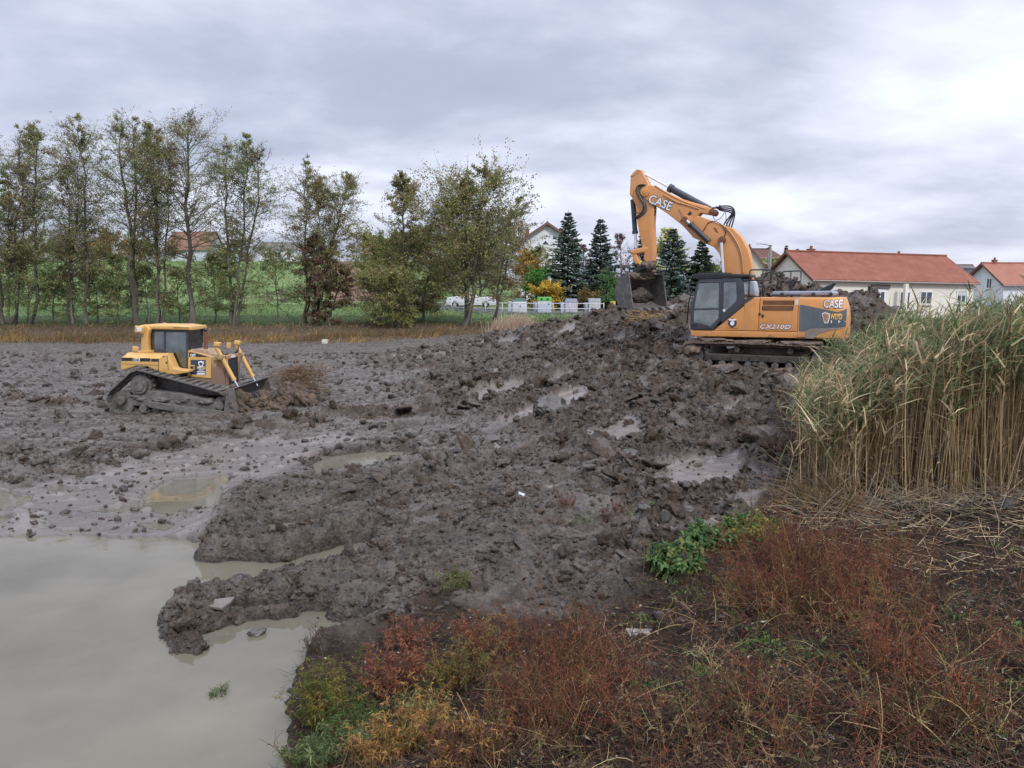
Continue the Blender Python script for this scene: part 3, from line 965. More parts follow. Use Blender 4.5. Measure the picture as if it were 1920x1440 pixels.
def hull_path(circles, n=12):
    """closed belt path round a convex set of circles (s, z, r), given counter-clockwise"""
    out = []
    m = len(circles)
    tang = []
    for i in range(m):
        (x0, z0, r0), (x1, z1, r1) = circles[i], circles[(i + 1) % m]
        dx, dz = x1 - x0, z1 - z0; d = math.hypot(dx, dz)
        a = math.atan2(dz, dx); b = math.acos(max(-1, min(1, (r0 - r1) / d)))
        tang.append(a - b)                              # outward normal angle of the segment (outside on the right-hand side of travel)
    for i in range(m):
        a0 = tang[i - 1]; a1 = tang[i]
        while a1 < a0: a1 += 2 * math.pi
        x, z, r = circles[i]
        k = max(2, int(n * (a1 - a0) / math.pi) + 1)
        for q in range(k + 1):
            a = a0 + (a1 - a0) * q / k
            out.append((x + r * math.cos(a), z + r * math.sin(a)))
    return out


def track_mesh(path, n, yc, width, thick, grouser, skew=0.0):
    mb = MB()
    pts, pitch = track_loop(path, n)
    rr = random.Random(3)
    for p, tg in pts:
        nr = Vector((tg[1], 0, -tg[0]))                 # outward for counter-clockwise travel
        t3 = Vector((tg[0], 0, tg[1]))
        rot = Matrix((t3, Vector((0, 1, 0)), nr)).transposed()
        c = Vector((p[0], yc, p[1])) + nr * (thick / 2 + rr.uniform(0, 0.012))
        mb.box(c, (pitch * 0.93, width, thick), rot)
        mb.box(c + nr * (thick / 2 + grouser / 2 - 0.002) + t3 * pitch * 0.33, (0.035, width * 0.98, grouser), rot)
        mb.box(c - nr * (thick / 2 + 0.045), (pitch * 0.9, 0.16, 0.09), rot)
    return mb
# ------------------------------------------------------------------ excavator
def build_excavator():
    rz = R(180 - 27)
    near = PY(1430, 690, 24.0)
    lf = Vector((-math.sin(rz), math.cos(rz), 0))
    rt = Vector((near.x, near.y, 1.80)) - lf * 1.3; rt.z = 1.80
    fr = Frame(rt, rz)
    root = empty('excavator', rt, rz)
    tag(root, 'orange tracked excavator with dark grey cab standing on the mud heap, bucket raised', 'excavator')
    W = 1.3
    Z3 = lambda x, y: (1270 + x * 0.18229, 490 + y * 0.18229)
    Z5 = lambda x, y: (1140 + x * 0.20833, 300 + y * 0.20833)

    def S3(pts, yo=W): return fr.P(pts, yo, Z3)
    def S5(pts, yo): return fr.P(pts, yo, Z5)

    # --- undercarriage
    for sy in (1, -1):
        yc = sy * 1.12
        a = fr.S(1297, 668, 1.42); b = fr.S(1545, 678, 1.42)
        zt = 0.84
        circ = [(b[0] + 0.05, 0.44, 0.36), (a[0], 0.46, 0.36)]
        # counter-clockwise in (s,z): rear idler -> front idler along the bottom
        path = hull_path([(circ[0][0], 0.42, 0.37), (circ[0][0] + 0.9, 0.30, 0.25), (circ[1][0] - 0.9, 0.30, 0.25), (circ[1][0], 0.44, 0.37), (0.0, 0.72, 0.12)], 14)
        tb = track_mesh(path, 47, yc, 0.62, 0.045, 0.05)
        tb.build('track', M_MUDCAKE, root)
        mb = MB()
        mb.prism([(circ[0][0] + 0.35, 0.27), (circ[1][0] - 0.35, 0.27), (circ[1][0] - 0.45, 0.50), (circ[0][0] + 0.4, 0.50)], yc - 0.20, yc + 0.20, ch=0.03)
        for k_ in range(5): mb.box((circ[0][0] + 0.8 + k_ * (circ[1][0] - circ[0][0] - 1.6) / 4, yc + sy * 0.20, 0.38), (0.30, 0.10, 0.14))
        for k_ in (-0.8, 0.8): mb.cyl((k_, yc - 0.15, 0.66), (k_, yc + 0.20, 0.66), 0.09, 12)
        tf = mb.build('track_frame', simple_mat('muddy_shaded_steel', (0.055, 0.046, 0.04), 0.8, 0.4, 4, bump=0.03), root)  # muddy steel, its colour darkened to hold the shadow underneath
        for k in range(8):
            mr = MB(); x = circ[0][0] + 0.55 + k * (circ[1][0] - circ[0][0] - 1.1) / 7
            mr.cyl((x, yc - 0.25, 0.20), (x, yc + 0.30, 0.20), 0.10, 14); mr.build('roller', M_STEELWORN, tf, auto=True)
        for c, nm in ((circ[0], 'sprocket'), (circ[1], 'idler_wheel')):
            mr = MB(); mr.cyl((c[0], yc - 0.1, 0.43), (c[0], yc + 0.1, 0.43), 0.33, 24); mr.cyl((c[0], yc + 0.1, 0.43), (c[0], yc + 0.2, 0.43), 0.16, 16)
            mr.build(nm, M_STEELWORN, root, auto=True)
        # mud lying on the upper run
        rs = np.random.RandomState(5 + sy)
        for k in range(3):
            s0 = circ[0][0] + (circ[1][0] - circ[0][0]) * (0.2 + 0.33 * k)
            rough_lump('mud_cake', (s0, yc, 0.91 + 0.0 * k), (0.75, 0.32, 0.10), M_MUDCAKE, root, seed=11 + k + sy, sub=4)
        rough_lump('mud_cake', (circ[1][0] + 0.10, yc, 0.62), (0.42, 0.36, 0.32), M_MUDCAKE, root, seed=31 + sy, sub=4)
    for k, (s0, zz, a_, c_) in enumerate(((1.9, 0.05, 0.5, 0.30), (1.1, 0.0, 0.55, 0.26), (0.2, -0.04, 0.6, 0.22), (-0.8, -0.02, 0.55, 0.24), (-1.8, 0.0, 0.6, 0.28))):
        rough_lump('mud_heap', (s0, 1.52, zz), (a_, 0.20, c_ * 0.75), M_MUDCAKE if k % 2 else M_MUDGREY, root, seed=61 + k, sub=5)
    mb = MB(); mb.box((0, 0, 0.62), (1.9, 1.7, 0.34)); mb.box((0.9, 0, 0.5), (0.5, 1.9, 0.26)); mb.box((-0.9, 0, 0.5), (0.5, 1.9, 0.26))
    mb.build('undercarriage_frame', M_MUDCAKE, root, bevel=0.03)
    mb = MB(); mb.cyl((0, 0, 0.78), (0, 0, 1.02), 0.62, 40); mb.build('turntable', M_BLACK, root, auto=True)

    # --- platform and engine house
    sk = S3([(128, 708), (150, 770), (1240, 792), (1250, 728)])
    (sF, zA), (sF2, zB), (sR, zC), (sR2, zD) = sk
    ztop = S3([(1000, 372)])[0][1]; s_cw = S3([(1250, 400)])[0][0]
    mb = MB(); mb.prism([(sF, zA), (sF2, zB), (s_cw, zC), (s_cw, zD)], -W, W, ch=0.015); mb.build('platform_frame', M_ORANGE, root, bevel=0.01)
    zpl = (zA + zD) / 2
    # cab riser / battery box panel beside and below the cab
    p = S3([(372, 706), (688, 452), (690, 440), (664, 712)])
    mb = MB(); mb.prism([(p[0][0], zA + 0.004), (p[1][0], p[1][1] - 0.01), (p[1][0] - 0.008, zD + 0.01)], -W + 0.02, W - 0.004, ch=0.012)
    fp = mb.build('step_panel', M_ORANGE, root, bevel=0.006)
    # emblem hatch on that panel
    eh = S3([(512, 640), (545, 598), (625, 598), (625, 685), (512, 682)], W)
    mb = MB(); mb.prism(eh, W - 0.004, W + 0.012, ch=0.004); hp = mb.build('hatch', M_ORANGE, fp)
    ec = S3([(566, 642)])[0]
    mb = MB(); mb.prism([(ec[0] + 0.14 * math.cos(a), ec[1] + 0.02 + 0.15 * math.sin(a)) for a in [R(90), R(60), R(40), R(10), R(-30), R(-90), R(-150), R(170), R(140), R(120)]], W + 0.012, W + 0.017)
    mb.build('emblem', M_BLUEGREY, hp)
    mb = MB(); mb.prism([(ec[0] + 0.07 * math.cos(a), ec[1] + 0.02 + 0.08 * math.sin(a)) for a in np.linspace(0, 6.0, 9)], W + 0.017, W + 0.021)
    mb.prism([(ec[0] - 0.12, ec[1] + 0.15), (ec[0] + 0.12, ec[1] + 0.15), (ec[0] + 0.10, ec[1] + 0.10), (ec[0] - 0.10, ec[1] + 0.10)], W + 0.0165, W + 0.0205)
    mb.build('emblem', M_WHITE, hp)
    # narrow panel
    q = S3([(700, 440), (850, 374), (828, 718), (668, 716), (684, 452)])
    mb = MB(); mb.prism([(q[4][0] - 0.012, q[4][1]), (q[1][0] + 0.006 + 0.55, ztop - 0.02), (q[1][0] + 0.006, ztop - 0.004), (q[2][0] + 0.004, zD + 0.006), (q[3][0] - 0.012, zD + 0.006)], -W + 0.02, W - 0.002, ch=0.012)
    mb.build('side_panel', M_ORANGE, root, bevel=0.006)
    # grey corner below the cab's rear
    gc = S3([(690, 440), (695, 385), (735, 372), (790, 374)])
    mb = MB(); mb.prism([gc[0], gc[1], gc[2], gc[3]], W - 0.002, W + 0.006); mb.build('corner_trim', M_DGREY, root)
    # big service door
    dd = S3([(852, 376), (1262, 372), (1232, 736), (826, 722)])
    mb = MB(); mb.prism([(dd[0][0] - 0.008, ztop), (s_cw + 0.010, ztop), (s_cw + 0.014, zD + 0.008), (dd[3][0] - 0.008, zD + 0.008)], -W + 0.01, W, ch=0.014)
    door = mb.build('service_door', M_ORANGE, root, bevel=0.008)
    for (a, b, c, d) in ([(884, 402), (1204, 402), (1200, 446), (880, 446)], [(872, 458), (1196, 458), (1190, 506), (868, 504)]):
        v = S3([a, b, c, d], W)
        mb = MB(); mb.prism(v, W - 0.002, W + 0.004)
        x0 = min(p[0] for p in v) + 0.03; x1 = max(p[0] for p in v) - 0.03; z0 = min(p[1] for p in v); z1 = max(p[1] for p in v)
        vv = mb.build('vent', M_BLACK, door)
        mb = MB()
        for k in range(6):
            zz = z0 + (k + 0.5) * (z1 - z0) / 6
            mb.box(((x0 + x1) / 2, W + 0.009, zz), (x1 - x0, 0.012, (z1 - z0) / 6 * 0.55), Matrix.Rotation(R(25), 3, 'X'))
        mb.build('louvre', M_VENT, vv)
    st = S3([(1212, 386), (1250, 386), (1246, 450), (1208, 448)])
    mb = MB(); mb.prism(st, W, W + 0.004); mb.build('sticker', simple_mat('cream_sticker', (0.6, 0.52, 0.38), 0.5), door)
    hl = S3([(848, 540), (878, 560)])
    mb = MB(); mb.box((hl[0][0], W + 0.006, hl[0][1]), (0.05, 0.03, 0.07)); mb.box((hl[1][0], W + 0.006, hl[1][1]), (0.06, 0.03, 0.09))
    mb.build('latch', M_BLACK, door, bevel=0.006)
    tl = S3([(848, 672), (1170, 672), (1000, 645), (1000, 700)])
    cx, cz_ = (tl[0][0] + tl[1][0]) / 2, (tl[2][1] + tl[3][1]) / 2
    wtx = abs(tl[0][0] - tl[1][0]); htx = abs(tl[2][1] - tl[3][1])
    lettering('CX210D', 'lettering', wtx, htx * 1.06, side_matrix(cx, cz_, W + 0.001, 1), M_BLACK, door, bold=0.05, shear=0.25, space=1.08)
    lettering('CX210D', 'lettering', wtx * 0.975, htx * 0.86, side_matrix(cx, cz_, W + 0.006, 1), M_WHITE, door, bold=0.018, shear=0.25, space=1.08)
    # counterweight: rounded plan, widest low
    s_end = S3([(1735, 560)])[0][0]; zb = S3([(1400, 800)])[0][1]; zt = S3([(1400, 372)])[0][1]
    def plan(zf):
        e = s_end + (0.10 if zf > 0.6 else 0.0) * 1.0 + (0.14 if zf > 0.9 else 0)
        r = 0.55
        pts = [(s_cw, W)]
        for k in range(9):
            a = R(90 * k / 8); pts.append((e + r - r * math.sin(a), W - r * 0.62 + r * 0.62 * math.cos(a)))
        for k in range(9):
            a = R(90 * k / 8); pts.append((e + r - r * math.cos(a), -W + r * 0.62 - r * 0.62 * math.sin(a)))
        pts.append((s_cw, -W))
        return pts
    levels = [(0.0, 0.04), (0.04, 0.0), (0.45, 0.0), (0.75, 0.0), (0.94, 0.0), (0.985, 0.015), (1.0, 0.05)]
    rings = []
    for (t_, ins_) in levels:
        sh = 0.0 if t_ < 0.5 else 0.16 * ((t_ - 0.5) / 0.5) ** 2
        rings.append([(min(x + sh * (1 if x < s_cw - 0.05 else 0), s_cw), y * (1 - ins_), zb + (zt - zb) * t_) for x, y in plan(0)])
    mb = MB(); n_ = len(rings[0]); vs = [v for r_ in rings for v in r_]; fs = []
    for i in range(len(rings) - 1):
        for k in range(n_):
            fs.append((i * n_ + k, i * n_ + (k + 1) % n_, (i + 1) * n_ + (k + 1) % n_, (i + 1) * n_ + k))
    fs.append(tuple(range(n_))); fs.append(tuple((len(rings) - 1) * n_ + k for k in range(n_)))
    mb.add(vs, fs); cw = mb.build('counterweight', M_ORANGE, root, auto=True)
    # slate swoosh panel that wraps the counterweight's flank
    def on_cw(s_, z_, off):
        """point on the counterweight surface at a given s"""
        t_ = (z_ - zb) / (zt - zb); sh = 0.0 if t_ < 0.5 else 0.16 * ((t_ - 0.5) / 0.5) ** 2
        e = s_end + sh; r = 0.55
        if s_ >= e + r: return (s_, W + off, z_)
        u_ = max(0.0, min(1.0, (e + r - s_) / r)); a = math.asin(u_)
        return (s_ - off * u_, W - r * 0.62 + r * 0.62 * math.cos(a) + off * math.cos(a), z_)
    def wrap(name, top, bot, mat, par, off=0.006, n=28):
        """band between an upper and a lower outline given as photo pixels"""
        tp = fr.P(top, W, Z3); bt = fr.P(bot, W, Z3)
        def at(pl, s_):
            pl = sorted(pl)
            return float(np.interp(s_, [p[0] for p in pl], [p[1] for p in pl]))
        s0 = max(p[0] for p in tp); s1 = min(p[0] for p in tp)
        V = []; Fq = []
        for layer, o_ in ((0, off), (1, -0.02)):
            for i in range(n + 1):
                s_ = s0 + (s1 - s0) * i / n
                a, b = at(tp, s_), at(bt, s_)
                for j in range(4):
                    V.append(on_cw(s_, b + (a - b) * j / 3, o_))
        for i in range(n):
            for j in range(3):
                k = i * 4 + j
                Fq.append((k, k + 4, k + 5, k + 1))
        base = (n + 1) * 4
        for i in range(n):
            for j in (0, 3):
                k = i * 4 + j
                Fq.append((k, k + 4, k + 4 + base, k + base))
        for i in (0, n):
            for j in range(3):
                k = i * 4 + j; Fq.append((k, k + 1, k + 1 + base, k + base))
        mm = MB(); mm.add(V, Fq)
        return mm.build(name, mat, par, auto=True)
    sw = wrap('flank_panel', [(1262, 448), (1300, 450), (1640, 520), (1690, 510), (1734, 490)], [(1240, 716), (1300, 720), (1500, 700), (1600, 690), (1736, 676)], M_SLATE, cw, 0.008)
    wrap('dirt_band', [(1320, 722), (1380, 690), (1500, 688), (1600, 684), (1700, 682)], [(1320, 790), (1400, 795), (1460, 740), (1560, 712), (1700, 690)], simple_mat('dusty_band', (0.24, 0.20, 0.17), 0.8), cw, 0.012)
    # CASE on the counterweight, following the curve
    def curved_text(txt, x0, x1, y0, y1, mat, off, bold, shear, name='lettering', par=None):
        a = fr.S(*Z3(x0, (y0 + y1) / 2), W); b = fr.S(*Z3(x1, (y0 + y1) / 2), W)
        c = fr.S(*Z3((x0 + x1) / 2, y0), W); d = fr.S(*Z3((x0 + x1) / 2, y1), W)
        w_ = abs(a[0] - b[0]); h_ = abs(c[1] - d[1])
        o_ = lettering(txt, name, w_, h_, Matrix.Identity(4), mat, par or cw, bold, shear)
        me = o_.data
        for v in me.vertices:
            s_ = (a[0] + b[0]) / 2 - v.co.x; z_ = (c[1] + d[1]) / 2 + v.co.y
            v.co = on_cw(s_, z_, off + v.co.z)
        return o_
    curved_text('CASE', 1500, 1698, 392, 486, M_DGREY, 0.003, 0.055, 0.0)
    curved_text('CASE', 1506, 1692, 398, 478, M_WHITE, 0.008, 0.012, 0.0)
    # owner's sticker: shield and lettering
    def curved_poly(pts, mat, off, name):
        v = fr.P(pts, W, Z3); mm = MB()
        vs_ = [on_cw(s_, z_, off) for s_, z_ in v] + [on_cw(s_, z_, off - 0.01) for s_, z_ in v]; k = len(v)
        mm.add(vs_, [tuple(range(k)), tuple(range(k, 2 * k))] + [(i, (i + 1) % k, k + (i + 1) % k, k + i) for i in range(k)])
        return mm.build(name, mat, sw)
    curved_poly([(1486, 532), (1510, 528), (1524, 518), (1538, 530), (1566, 534), (1568, 580), (1550, 636), (1512, 636), (1500, 590)], M_WHITE, 0.014, 'shield')
    curved_poly([(1496, 542), (1524, 532), (1556, 544), (1558, 578), (1542, 626), (1518, 626), (1506, 586)], simple_mat('tan_decal', (0.35, 0.2, 0.1), 0.5, 0.6, 30), 0.018, 'shield')
    curved_text('WEYD', 1572, 1690, 538, 598, M_YDECAL, 0.010, 0.03, 0.0, 'lettering', sw)
    curved_poly([(1578, 608), (1662, 608), (1662, 634), (1578, 634)], M_WHITE, 0.012, 'sticker')
    curved_poly([(1666, 616), (1720, 616), (1720, 624), (1666, 624)], M_WHITE, 0.012, 'sticker')

    # engine hood and deck items
    hd = S3([(948, 352), (985, 308), (1590, 302), (1610, 330), (1600, 352)], 1.0)
    mb = MB(); mb.prism([(x, z) for x, z in hd], -0.9, 1.0, ch=0.03); hood = mb.build('engine_hood', M_GREYTOP, root, bevel=0.02)
    for (a, b) in ((970, 1050), (1120, 1270)):
        g = S3([(a, 346), (b, 352)], 1.0); mb = MB(); mb.box(((g[0][0] + g[1][0]) / 2, 1.002, (g[0][1] + g[1][1]) / 2), (abs(g[0][0] - g[1][0]), 0.02, 0.035)); mb.build('slot', M_BLACK, hood)
    for a in (1078, 1400, 1580):
        g = S3([(a, 340)], 1.0)[0]; mb = MB(); mb.cyl((g[0], 0.98, g[1]), (g[0], 1.04, g[1]), 0.055, 14); mb.build('hinge', M_BLACK, hood, auto=True)
    # exhaust cowl sticking up at the rear
    ex = S3([(1440, 305), (1500, 268), (1575, 235), (1622, 212), (1626, 228), (1590, 276), (1560, 305)], 0.3)
    mb = MB(); mb.prism(ex, -0.1, 0.3, ch=0.02); mb.build('exhaust_cowl', M_BLACK, root, bevel=0.01)
    # handrails
    def rail(pts, yo, r=0.022, name='handrail'):
        v = fr.P(pts, yo, Z3); mm = MB(); mm.tube([(s_, yo, z_) for s_, z_ in v], r, 8); return mm.build(name, M_BLACK, root, smooth=True)
    h1 = rail([(735, 362), (738, 250), (742, 130), (748, 98), (765, 88), (930, 85), (955, 88), (966, 102), (962, 190)], 1.15)
    for pts in ([(880, 90), (878, 250), (874, 358)], [(742, 196), (960, 192)], [(735, 360), (830, 362)]):
        v = fr.P(pts, 1.15, Z3); mm = MB(); mm.tube([(a, 1.15, b) for a, b in v], 0.02, 8); mm.build('rail', M_BLACK, h1, smooth=True)
    h2 = rail([(880, 185), (930, 120), (960, 105), (1010, 103), (1032, 120), (1036, 190), (1020, 350)], 0.2)
    h3 = rail([(1062, 350), (1074, 200), (1078, 120), (1095, 104), (1255, 98), (1272, 104), (1270, 205), (1075, 215)], 0.2)
    v = fr.P([(1168, 102), (1162, 345)], 0.2, Z3); mm = MB(); mm.tube([(a, 0.2, b) for a, b in v], 0.02, 8); mm.build('rail', M_BLACK, h3, smooth=True)

    # --- cab
    CY0, CY1 = 0.30, W + 0.02
    outer = S3([(130, 702), (133, 600), (190, 250), (205, 200), (255, 177), (640, 160), (672, 172), (684, 230), (692, 400), (684, 452), (370, 706)], CY1)
    def off(pl, k): return [(a, b) for a, b in pl]
    cab = empty('cab'); cab.parent = root
    for (ya, yb) in ((CY1 - 0.07, CY1), (CY0, CY0 + 0.06)):
        # door ring
        do = S3([(130, 702), (133, 600), (190, 250), (225, 184), (452, 170), (455, 420), (455, 600), (370, 706)], CY1)
        di = S3([(165, 622), (170, 490), (212, 236), (222, 226), (428, 222), (424, 480), (420, 588), (340, 664)], CY1)
        mb = MB(); ring(mb, do, di, ya, yb)
        ro = S3([(455, 170), (640, 160), (684, 230), (692, 400), (684, 452), (455, 640)], CY1)
        ri = S3([(474, 216), (600, 212), (606, 260), (610, 360), (604, 412), (472, 530)], CY1)
        ring(mb, ro, ri, ya, yb)
        ds = mb.build('cab_frame', M_DGREY, cab, bevel=0.012)
        gm = MB(); gm.prism(di, (ya + yb) / 2 - 0.004, (ya + yb) / 2 + 0.004); gm.build('window_glass', M_GLASS, ds)
        gm = MB(); gm.prism(ri, (ya + yb) / 2 - 0.004, (ya + yb) / 2 + 0.004); gm.build('window_glass', M_GLASSD, ds)
        if yb == CY1:
            bar = S3([(172, 486), (424, 482), (424, 496), (170, 500)], CY1)
            gm = MB(); gm.prism(bar, ya + 0.01, yb + 0.004); gm.build('window_bar', M_BLACK, ds)
            wd = S3([(482, 504)], CY1)[0]; gm = MB(); gm.cyl((wd[0], yb, wd[1]), (wd[0], yb + 0.008, wd[1]), 0.045, 16); gm.build('sticker', M_WHITE, ds)
            ste = S3([(175, 655)], CY1)[0]; gm = MB(); gm.box((ste[0], yb + 0.004, ste[1]), (0.16, 0.012, 0.09)); gm.build('step', M_BLACK, ds)
    zs = [p[1] for p in outer]; ztop_c = max(zs); zlow = min(zs)
    s_f = S3([(133, 600)])[0][0]; s_ft = S3([(215, 190)])[0][0]; s_r = S3([(692, 300)], CY1)[0][0]
    mb = MB()                                            # roof, floor, front pillars, rear lower panel
    rtop = S3([(215, 188), (255, 177), (640, 160), (680, 180), (684, 215), (205, 225)], CY1)
    mb.prism(rtop, CY0 + 0.06, CY1 - 0.07)
    mb2 = MB(); mb2.prism(S3([(684, 452), (672, 450), (680, 340), (693, 340)], CY1), CY0 + 0.06, CY1 - 0.07); mb2.build('rear_panel', M_DGREY, cab, bevel=0.01)
    mb2 = MB(); mb2.prism(S3([(130, 702), (134, 660), (400, 680), (370, 706)], CY1), CY0 + 0.06, CY1 - 0.07); mb2.build('cab_floor', M_DGREY, cab, bevel=0.01)
    shell = mb.build('cab_roof', M_DGREY, cab, bevel=0.01)
    fw = S3([(137, 655), (203, 230), (209, 230), (143, 655)], CY1)
    gm = MB(); gm.prism(fw, CY0 + 0.06, CY1 - 0.07); gm.build('windscreen', M_GLASS, cab)
    rw = S3([(683, 215), (690, 340), (685, 340), (678, 215)], CY1)
    gm = MB(); gm.prism(rw, CY0 + 0.06, CY1 - 0.07); gm.build('rear_window', simple_mat('rear_window_painted_reflection', (0.33, 0.37, 0.42), 0.2, 0.1), cab)  # opaque pane, reflected sky painted in as a pale colour
    # bulged grey rear of the cab, sky reflection painted into its pale tone
    rb = S3([(690, 215), (700, 196), (790, 190), (815, 215), (835, 300), (836, 356), (690, 358)], 0.5)
    gm = MB(); gm.prism(rb, 0.32, 0.95, ch=0.06); gm.build('rear_cowl', simple_mat('grey_with_painted_sky', (0.32, 0.36, 0.42), 0.3, 0.15, 3), cab, bevel=0.03)
    # seat and console
    sp = S3([(330, 600)], 0.8)[0]
    mb = MB(); mb.box((sp[0] - 0.05, 0.8, zA + 0.55), (0.5, 0.5, 0.14)); mb.box((sp[0] - 0.33, 0.8, zA + 0.95), (0.14, 0.48, 0.75), Matrix.Rotation(R(-10), 3, 'Y')); mb.box((sp[0] - 0.38, 0.8, zA + 1.42), (0.1, 0.26, 0.2))
    mb.build('seat', M_SEAT, cab, bevel=0.04)
    mb = MB(); mb.box((sp[0] - 0.02, 1.1, zA + 0.62), (0.5, 0.16, 0.22)); mb.box((sp[0] - 0.02, 0.5, zA + 0.62), (0.5, 0.16, 0.22)); mb.box((sp[0] + 0.6, 0.5, zA + 0.7), (0.12, 0.3, 0.5))
    mb.cyl((sp[0] + 0.2, 1.1, zA + 0.72), (sp[0] + 0.24, 1.1, zA + 0.95), 0.03, 10); mb.build('console', M_INT, cab, bevel=0.02)
    # roof guard with its slats
    rg = S3([(148, 164), (150, 134), (230, 124), (470, 120), (560, 130), (742, 132), (746, 158), (640, 168), (200, 186)], CY1 + 0.02)
    mb = MB(); mb.prism(rg, CY0 - 0.05, CY1 + 0.02, ch=0.01)
    rgo = mb.build('roof_guard', M_BLACK, cab, bevel=0.008)
    for k in range(9):
        a = S3([(215 + k * 34, 122)], CY1)[0]; mb = MB(); mb.box((a[0], (CY0 + CY1) / 2, a[1] + 0.01), (0.05, 1.0, 0.03)); mb.build('slat', M_BLACK, rgo)
    a = S3([(120, 270), (150, 272), (152, 200)], CY1)
    mb = MB(); mb.box((a[0][0], CY1 + 0.08, a[0][1]), (0.07, 0.14, 0.26)); mr = mb.build('mirror', M_DGREY, cab, bevel=0.02)
    mb = MB(); mb.tube([(a[1][0], CY1, a[2][1]), (a[1][0] + 0.04, CY1 + 0.06, a[2][1]), (a[0][0], CY1 + 0.08, a[0][1])], 0.014, 6); mb.build('bracket', M_BLACK, mr)
    b_ = S3([(150, 290), (118, 420), (98, 640), (92, 700)], CY1)
    mb = MB(); mb.tube([(x, CY1 - 0.9, z) for x, z in fr.P([(150, 290), (118, 420), (98, 640)], 0.42, Z3)], 0.02, 6); mb.build('mirror_stay', M_BLACK, cab, smooth=True)

    # --- boom, arm and bucket (all in the machine's middle plane)
    YB = 0.22
    base = S5([(690, 612), (712, 560), (770, 520), (800, 498), (870, 522), (1000, 572), (1120, 612), (1200, 690), (1260, 800), (1288, 920), (1300, 1020), (1290, 1120), (1225, 1230), (1120, 1230), (1050, 1130), (1028, 1020), (1018, 900), (1000, 840), (950, 782), (850, 740), (760, 690)], YB)
    mb = MB(); mb.prism(base, -YB, YB, ch=0.02); bb = mb.build('boom', M_ORANGE_ARM, root, bevel=0.008)
    front = S5([(302, 300), (308, 262), (335, 225), (380, 222), (430, 240), (560, 310), (700, 370), (800, 395), (900, 425), (955, 440), (968, 465), (955, 492), (900, 490), (830, 478), (790, 520), (740, 560), (692, 612), (650, 572), (530, 480), (420, 408), (340, 360), (315, 330)], YB)
    mb = MB(); mb.prism(front, -YB + 0.02, YB - 0.006, ch=0.02); bf = mb.build('boom_tip', M_ORANGE_ARM, root, bevel=0.008)
    # stiffener plates on the flank
    for pl in ([(640, 440), (680, 520), (720, 545), (700, 510), (660, 450)], [(745, 690), (800, 700), (930, 745), (945, 770), (850, 735)]):
        mb = MB(); mb.prism(S5(pl, YB), YB - 0.004, YB + 0.02); mb.build('rib', M_ORANGE_ARM, bb)
    mb = MB(); mb.prism(S5([(715, 490), (740, 458), (755, 480), (735, 505), (720, 500)], YB), YB - 0.004, YB + 0.012); mb.prism(S5([(655, 540), (680, 520), (712, 545), (690, 562), (665, 560)], YB), YB - 0.004, YB + 0.012); mb.build('recess', M_BLACK, bb)
    c_ = S5([(965, 620)], YB)[0]; mb = MB(); mb.prism(S5([(948, 612), (965, 606), (985, 640), (995, 660), (975, 645)], YB), YB, YB + 0.01); mb.build('oil_stain', M_RUST, bb)
    # joint pins
    for (x, y, r_) in ((715, 545, 0.17), (335, 285, 0.16), (1028, 722, 0.13), (940, 468, 0.11)):
        g = S5([(x, y)], YB)[0]; mb = MB(); mb.cyl((g[0], -YB - 0.03, g[1]), (g[0], YB + 0.035, g[1]), r_, 20); mb.cyl((g[0], YB + 0.03, g[1]), (g[0], YB + 0.05, g[1]), r_ * 0.55, 14)
        mb.build('pin', M_ORANGE_ARM if r_ > 0.135 else M_RUST, root, bevel=0.01)
    # lettering CASE on the boom tip
    a = S5([(372, 345)], YB)[0]; b = S5([(576, 425)], YB)[0]
    ang = math.atan2(b[1] - a[1], -(b[0] - a[0])); ln = math.hypot(b[0] - a[0], b[1] - a[1])
    cxy = S5([(472, 382)], YB)[0]
    lettering('CASE', 'lettering', ln * 1.0, 0.335, side_matrix(cxy[0], cxy[1], YB - 0.005, 1, ang), M_DGREY, bf, bold=0.06)
    lettering('CASE', 'lettering', ln * 0.97, 0.29, side_matrix(cxy[0], cxy[1], YB - 0.0, 1, ang), M_WHITE, bf, bold=0.012)
    # arm
    arm = S5([(198, 150), (232, 110), (262, 82), (298, 88), (312, 118), (350, 190), (372, 240), (400, 330), (412, 410), (402, 560), (406, 700), (412, 800), (408, 905), (370, 930), (318, 905), (322, 840), (300, 780), (258, 560), (240, 400), (205, 330), (190, 312)], YB)
    mb = MB(); mb.prism(arm, -YB + 0.05, YB - 0.05, ch=0.02); ar = mb.build('arm', M_ORANGE_ARM, root, bevel=0.008)
    mb = MB(); mb.prism(S5([(200, 150), (232, 110), (262, 84), (285, 92), (240, 135)], YB - 0.05), YB - 0.055, YB - 0.03); mb.build('cap_plate', M_ORANGE, ar)
    def cylinder(p0, p1, frac, rb_, rr_, yo, name='hydraulic_cylinder', body=M_CYL):
        a_, b_ = fr.S(*Z5(*p0), YB), fr.S(*Z5(*p1), YB)
        m_ = (a_[0] + (b_[0] - a_[0]) * frac, a_[1] + (b_[1] - a_[1]) * frac)
        mm = MB(); mm.cyl((m_[0], yo, m_[1]), (b_[0], yo, b_[1]), rb_, 18)
        e = ((m_[0] - b_[0]) * 0.06, (m_[1] - b_[1]) * 0.06)
        mm.cyl((m_[0] - e[0], yo, m_[1] - e[1]), (m_[0] + e[0] * 0.4, yo, m_[1] + e[1] * 0.4), rb_ * 1.25, 18)
        c0 = mm.build(name, body, root, auto=True)
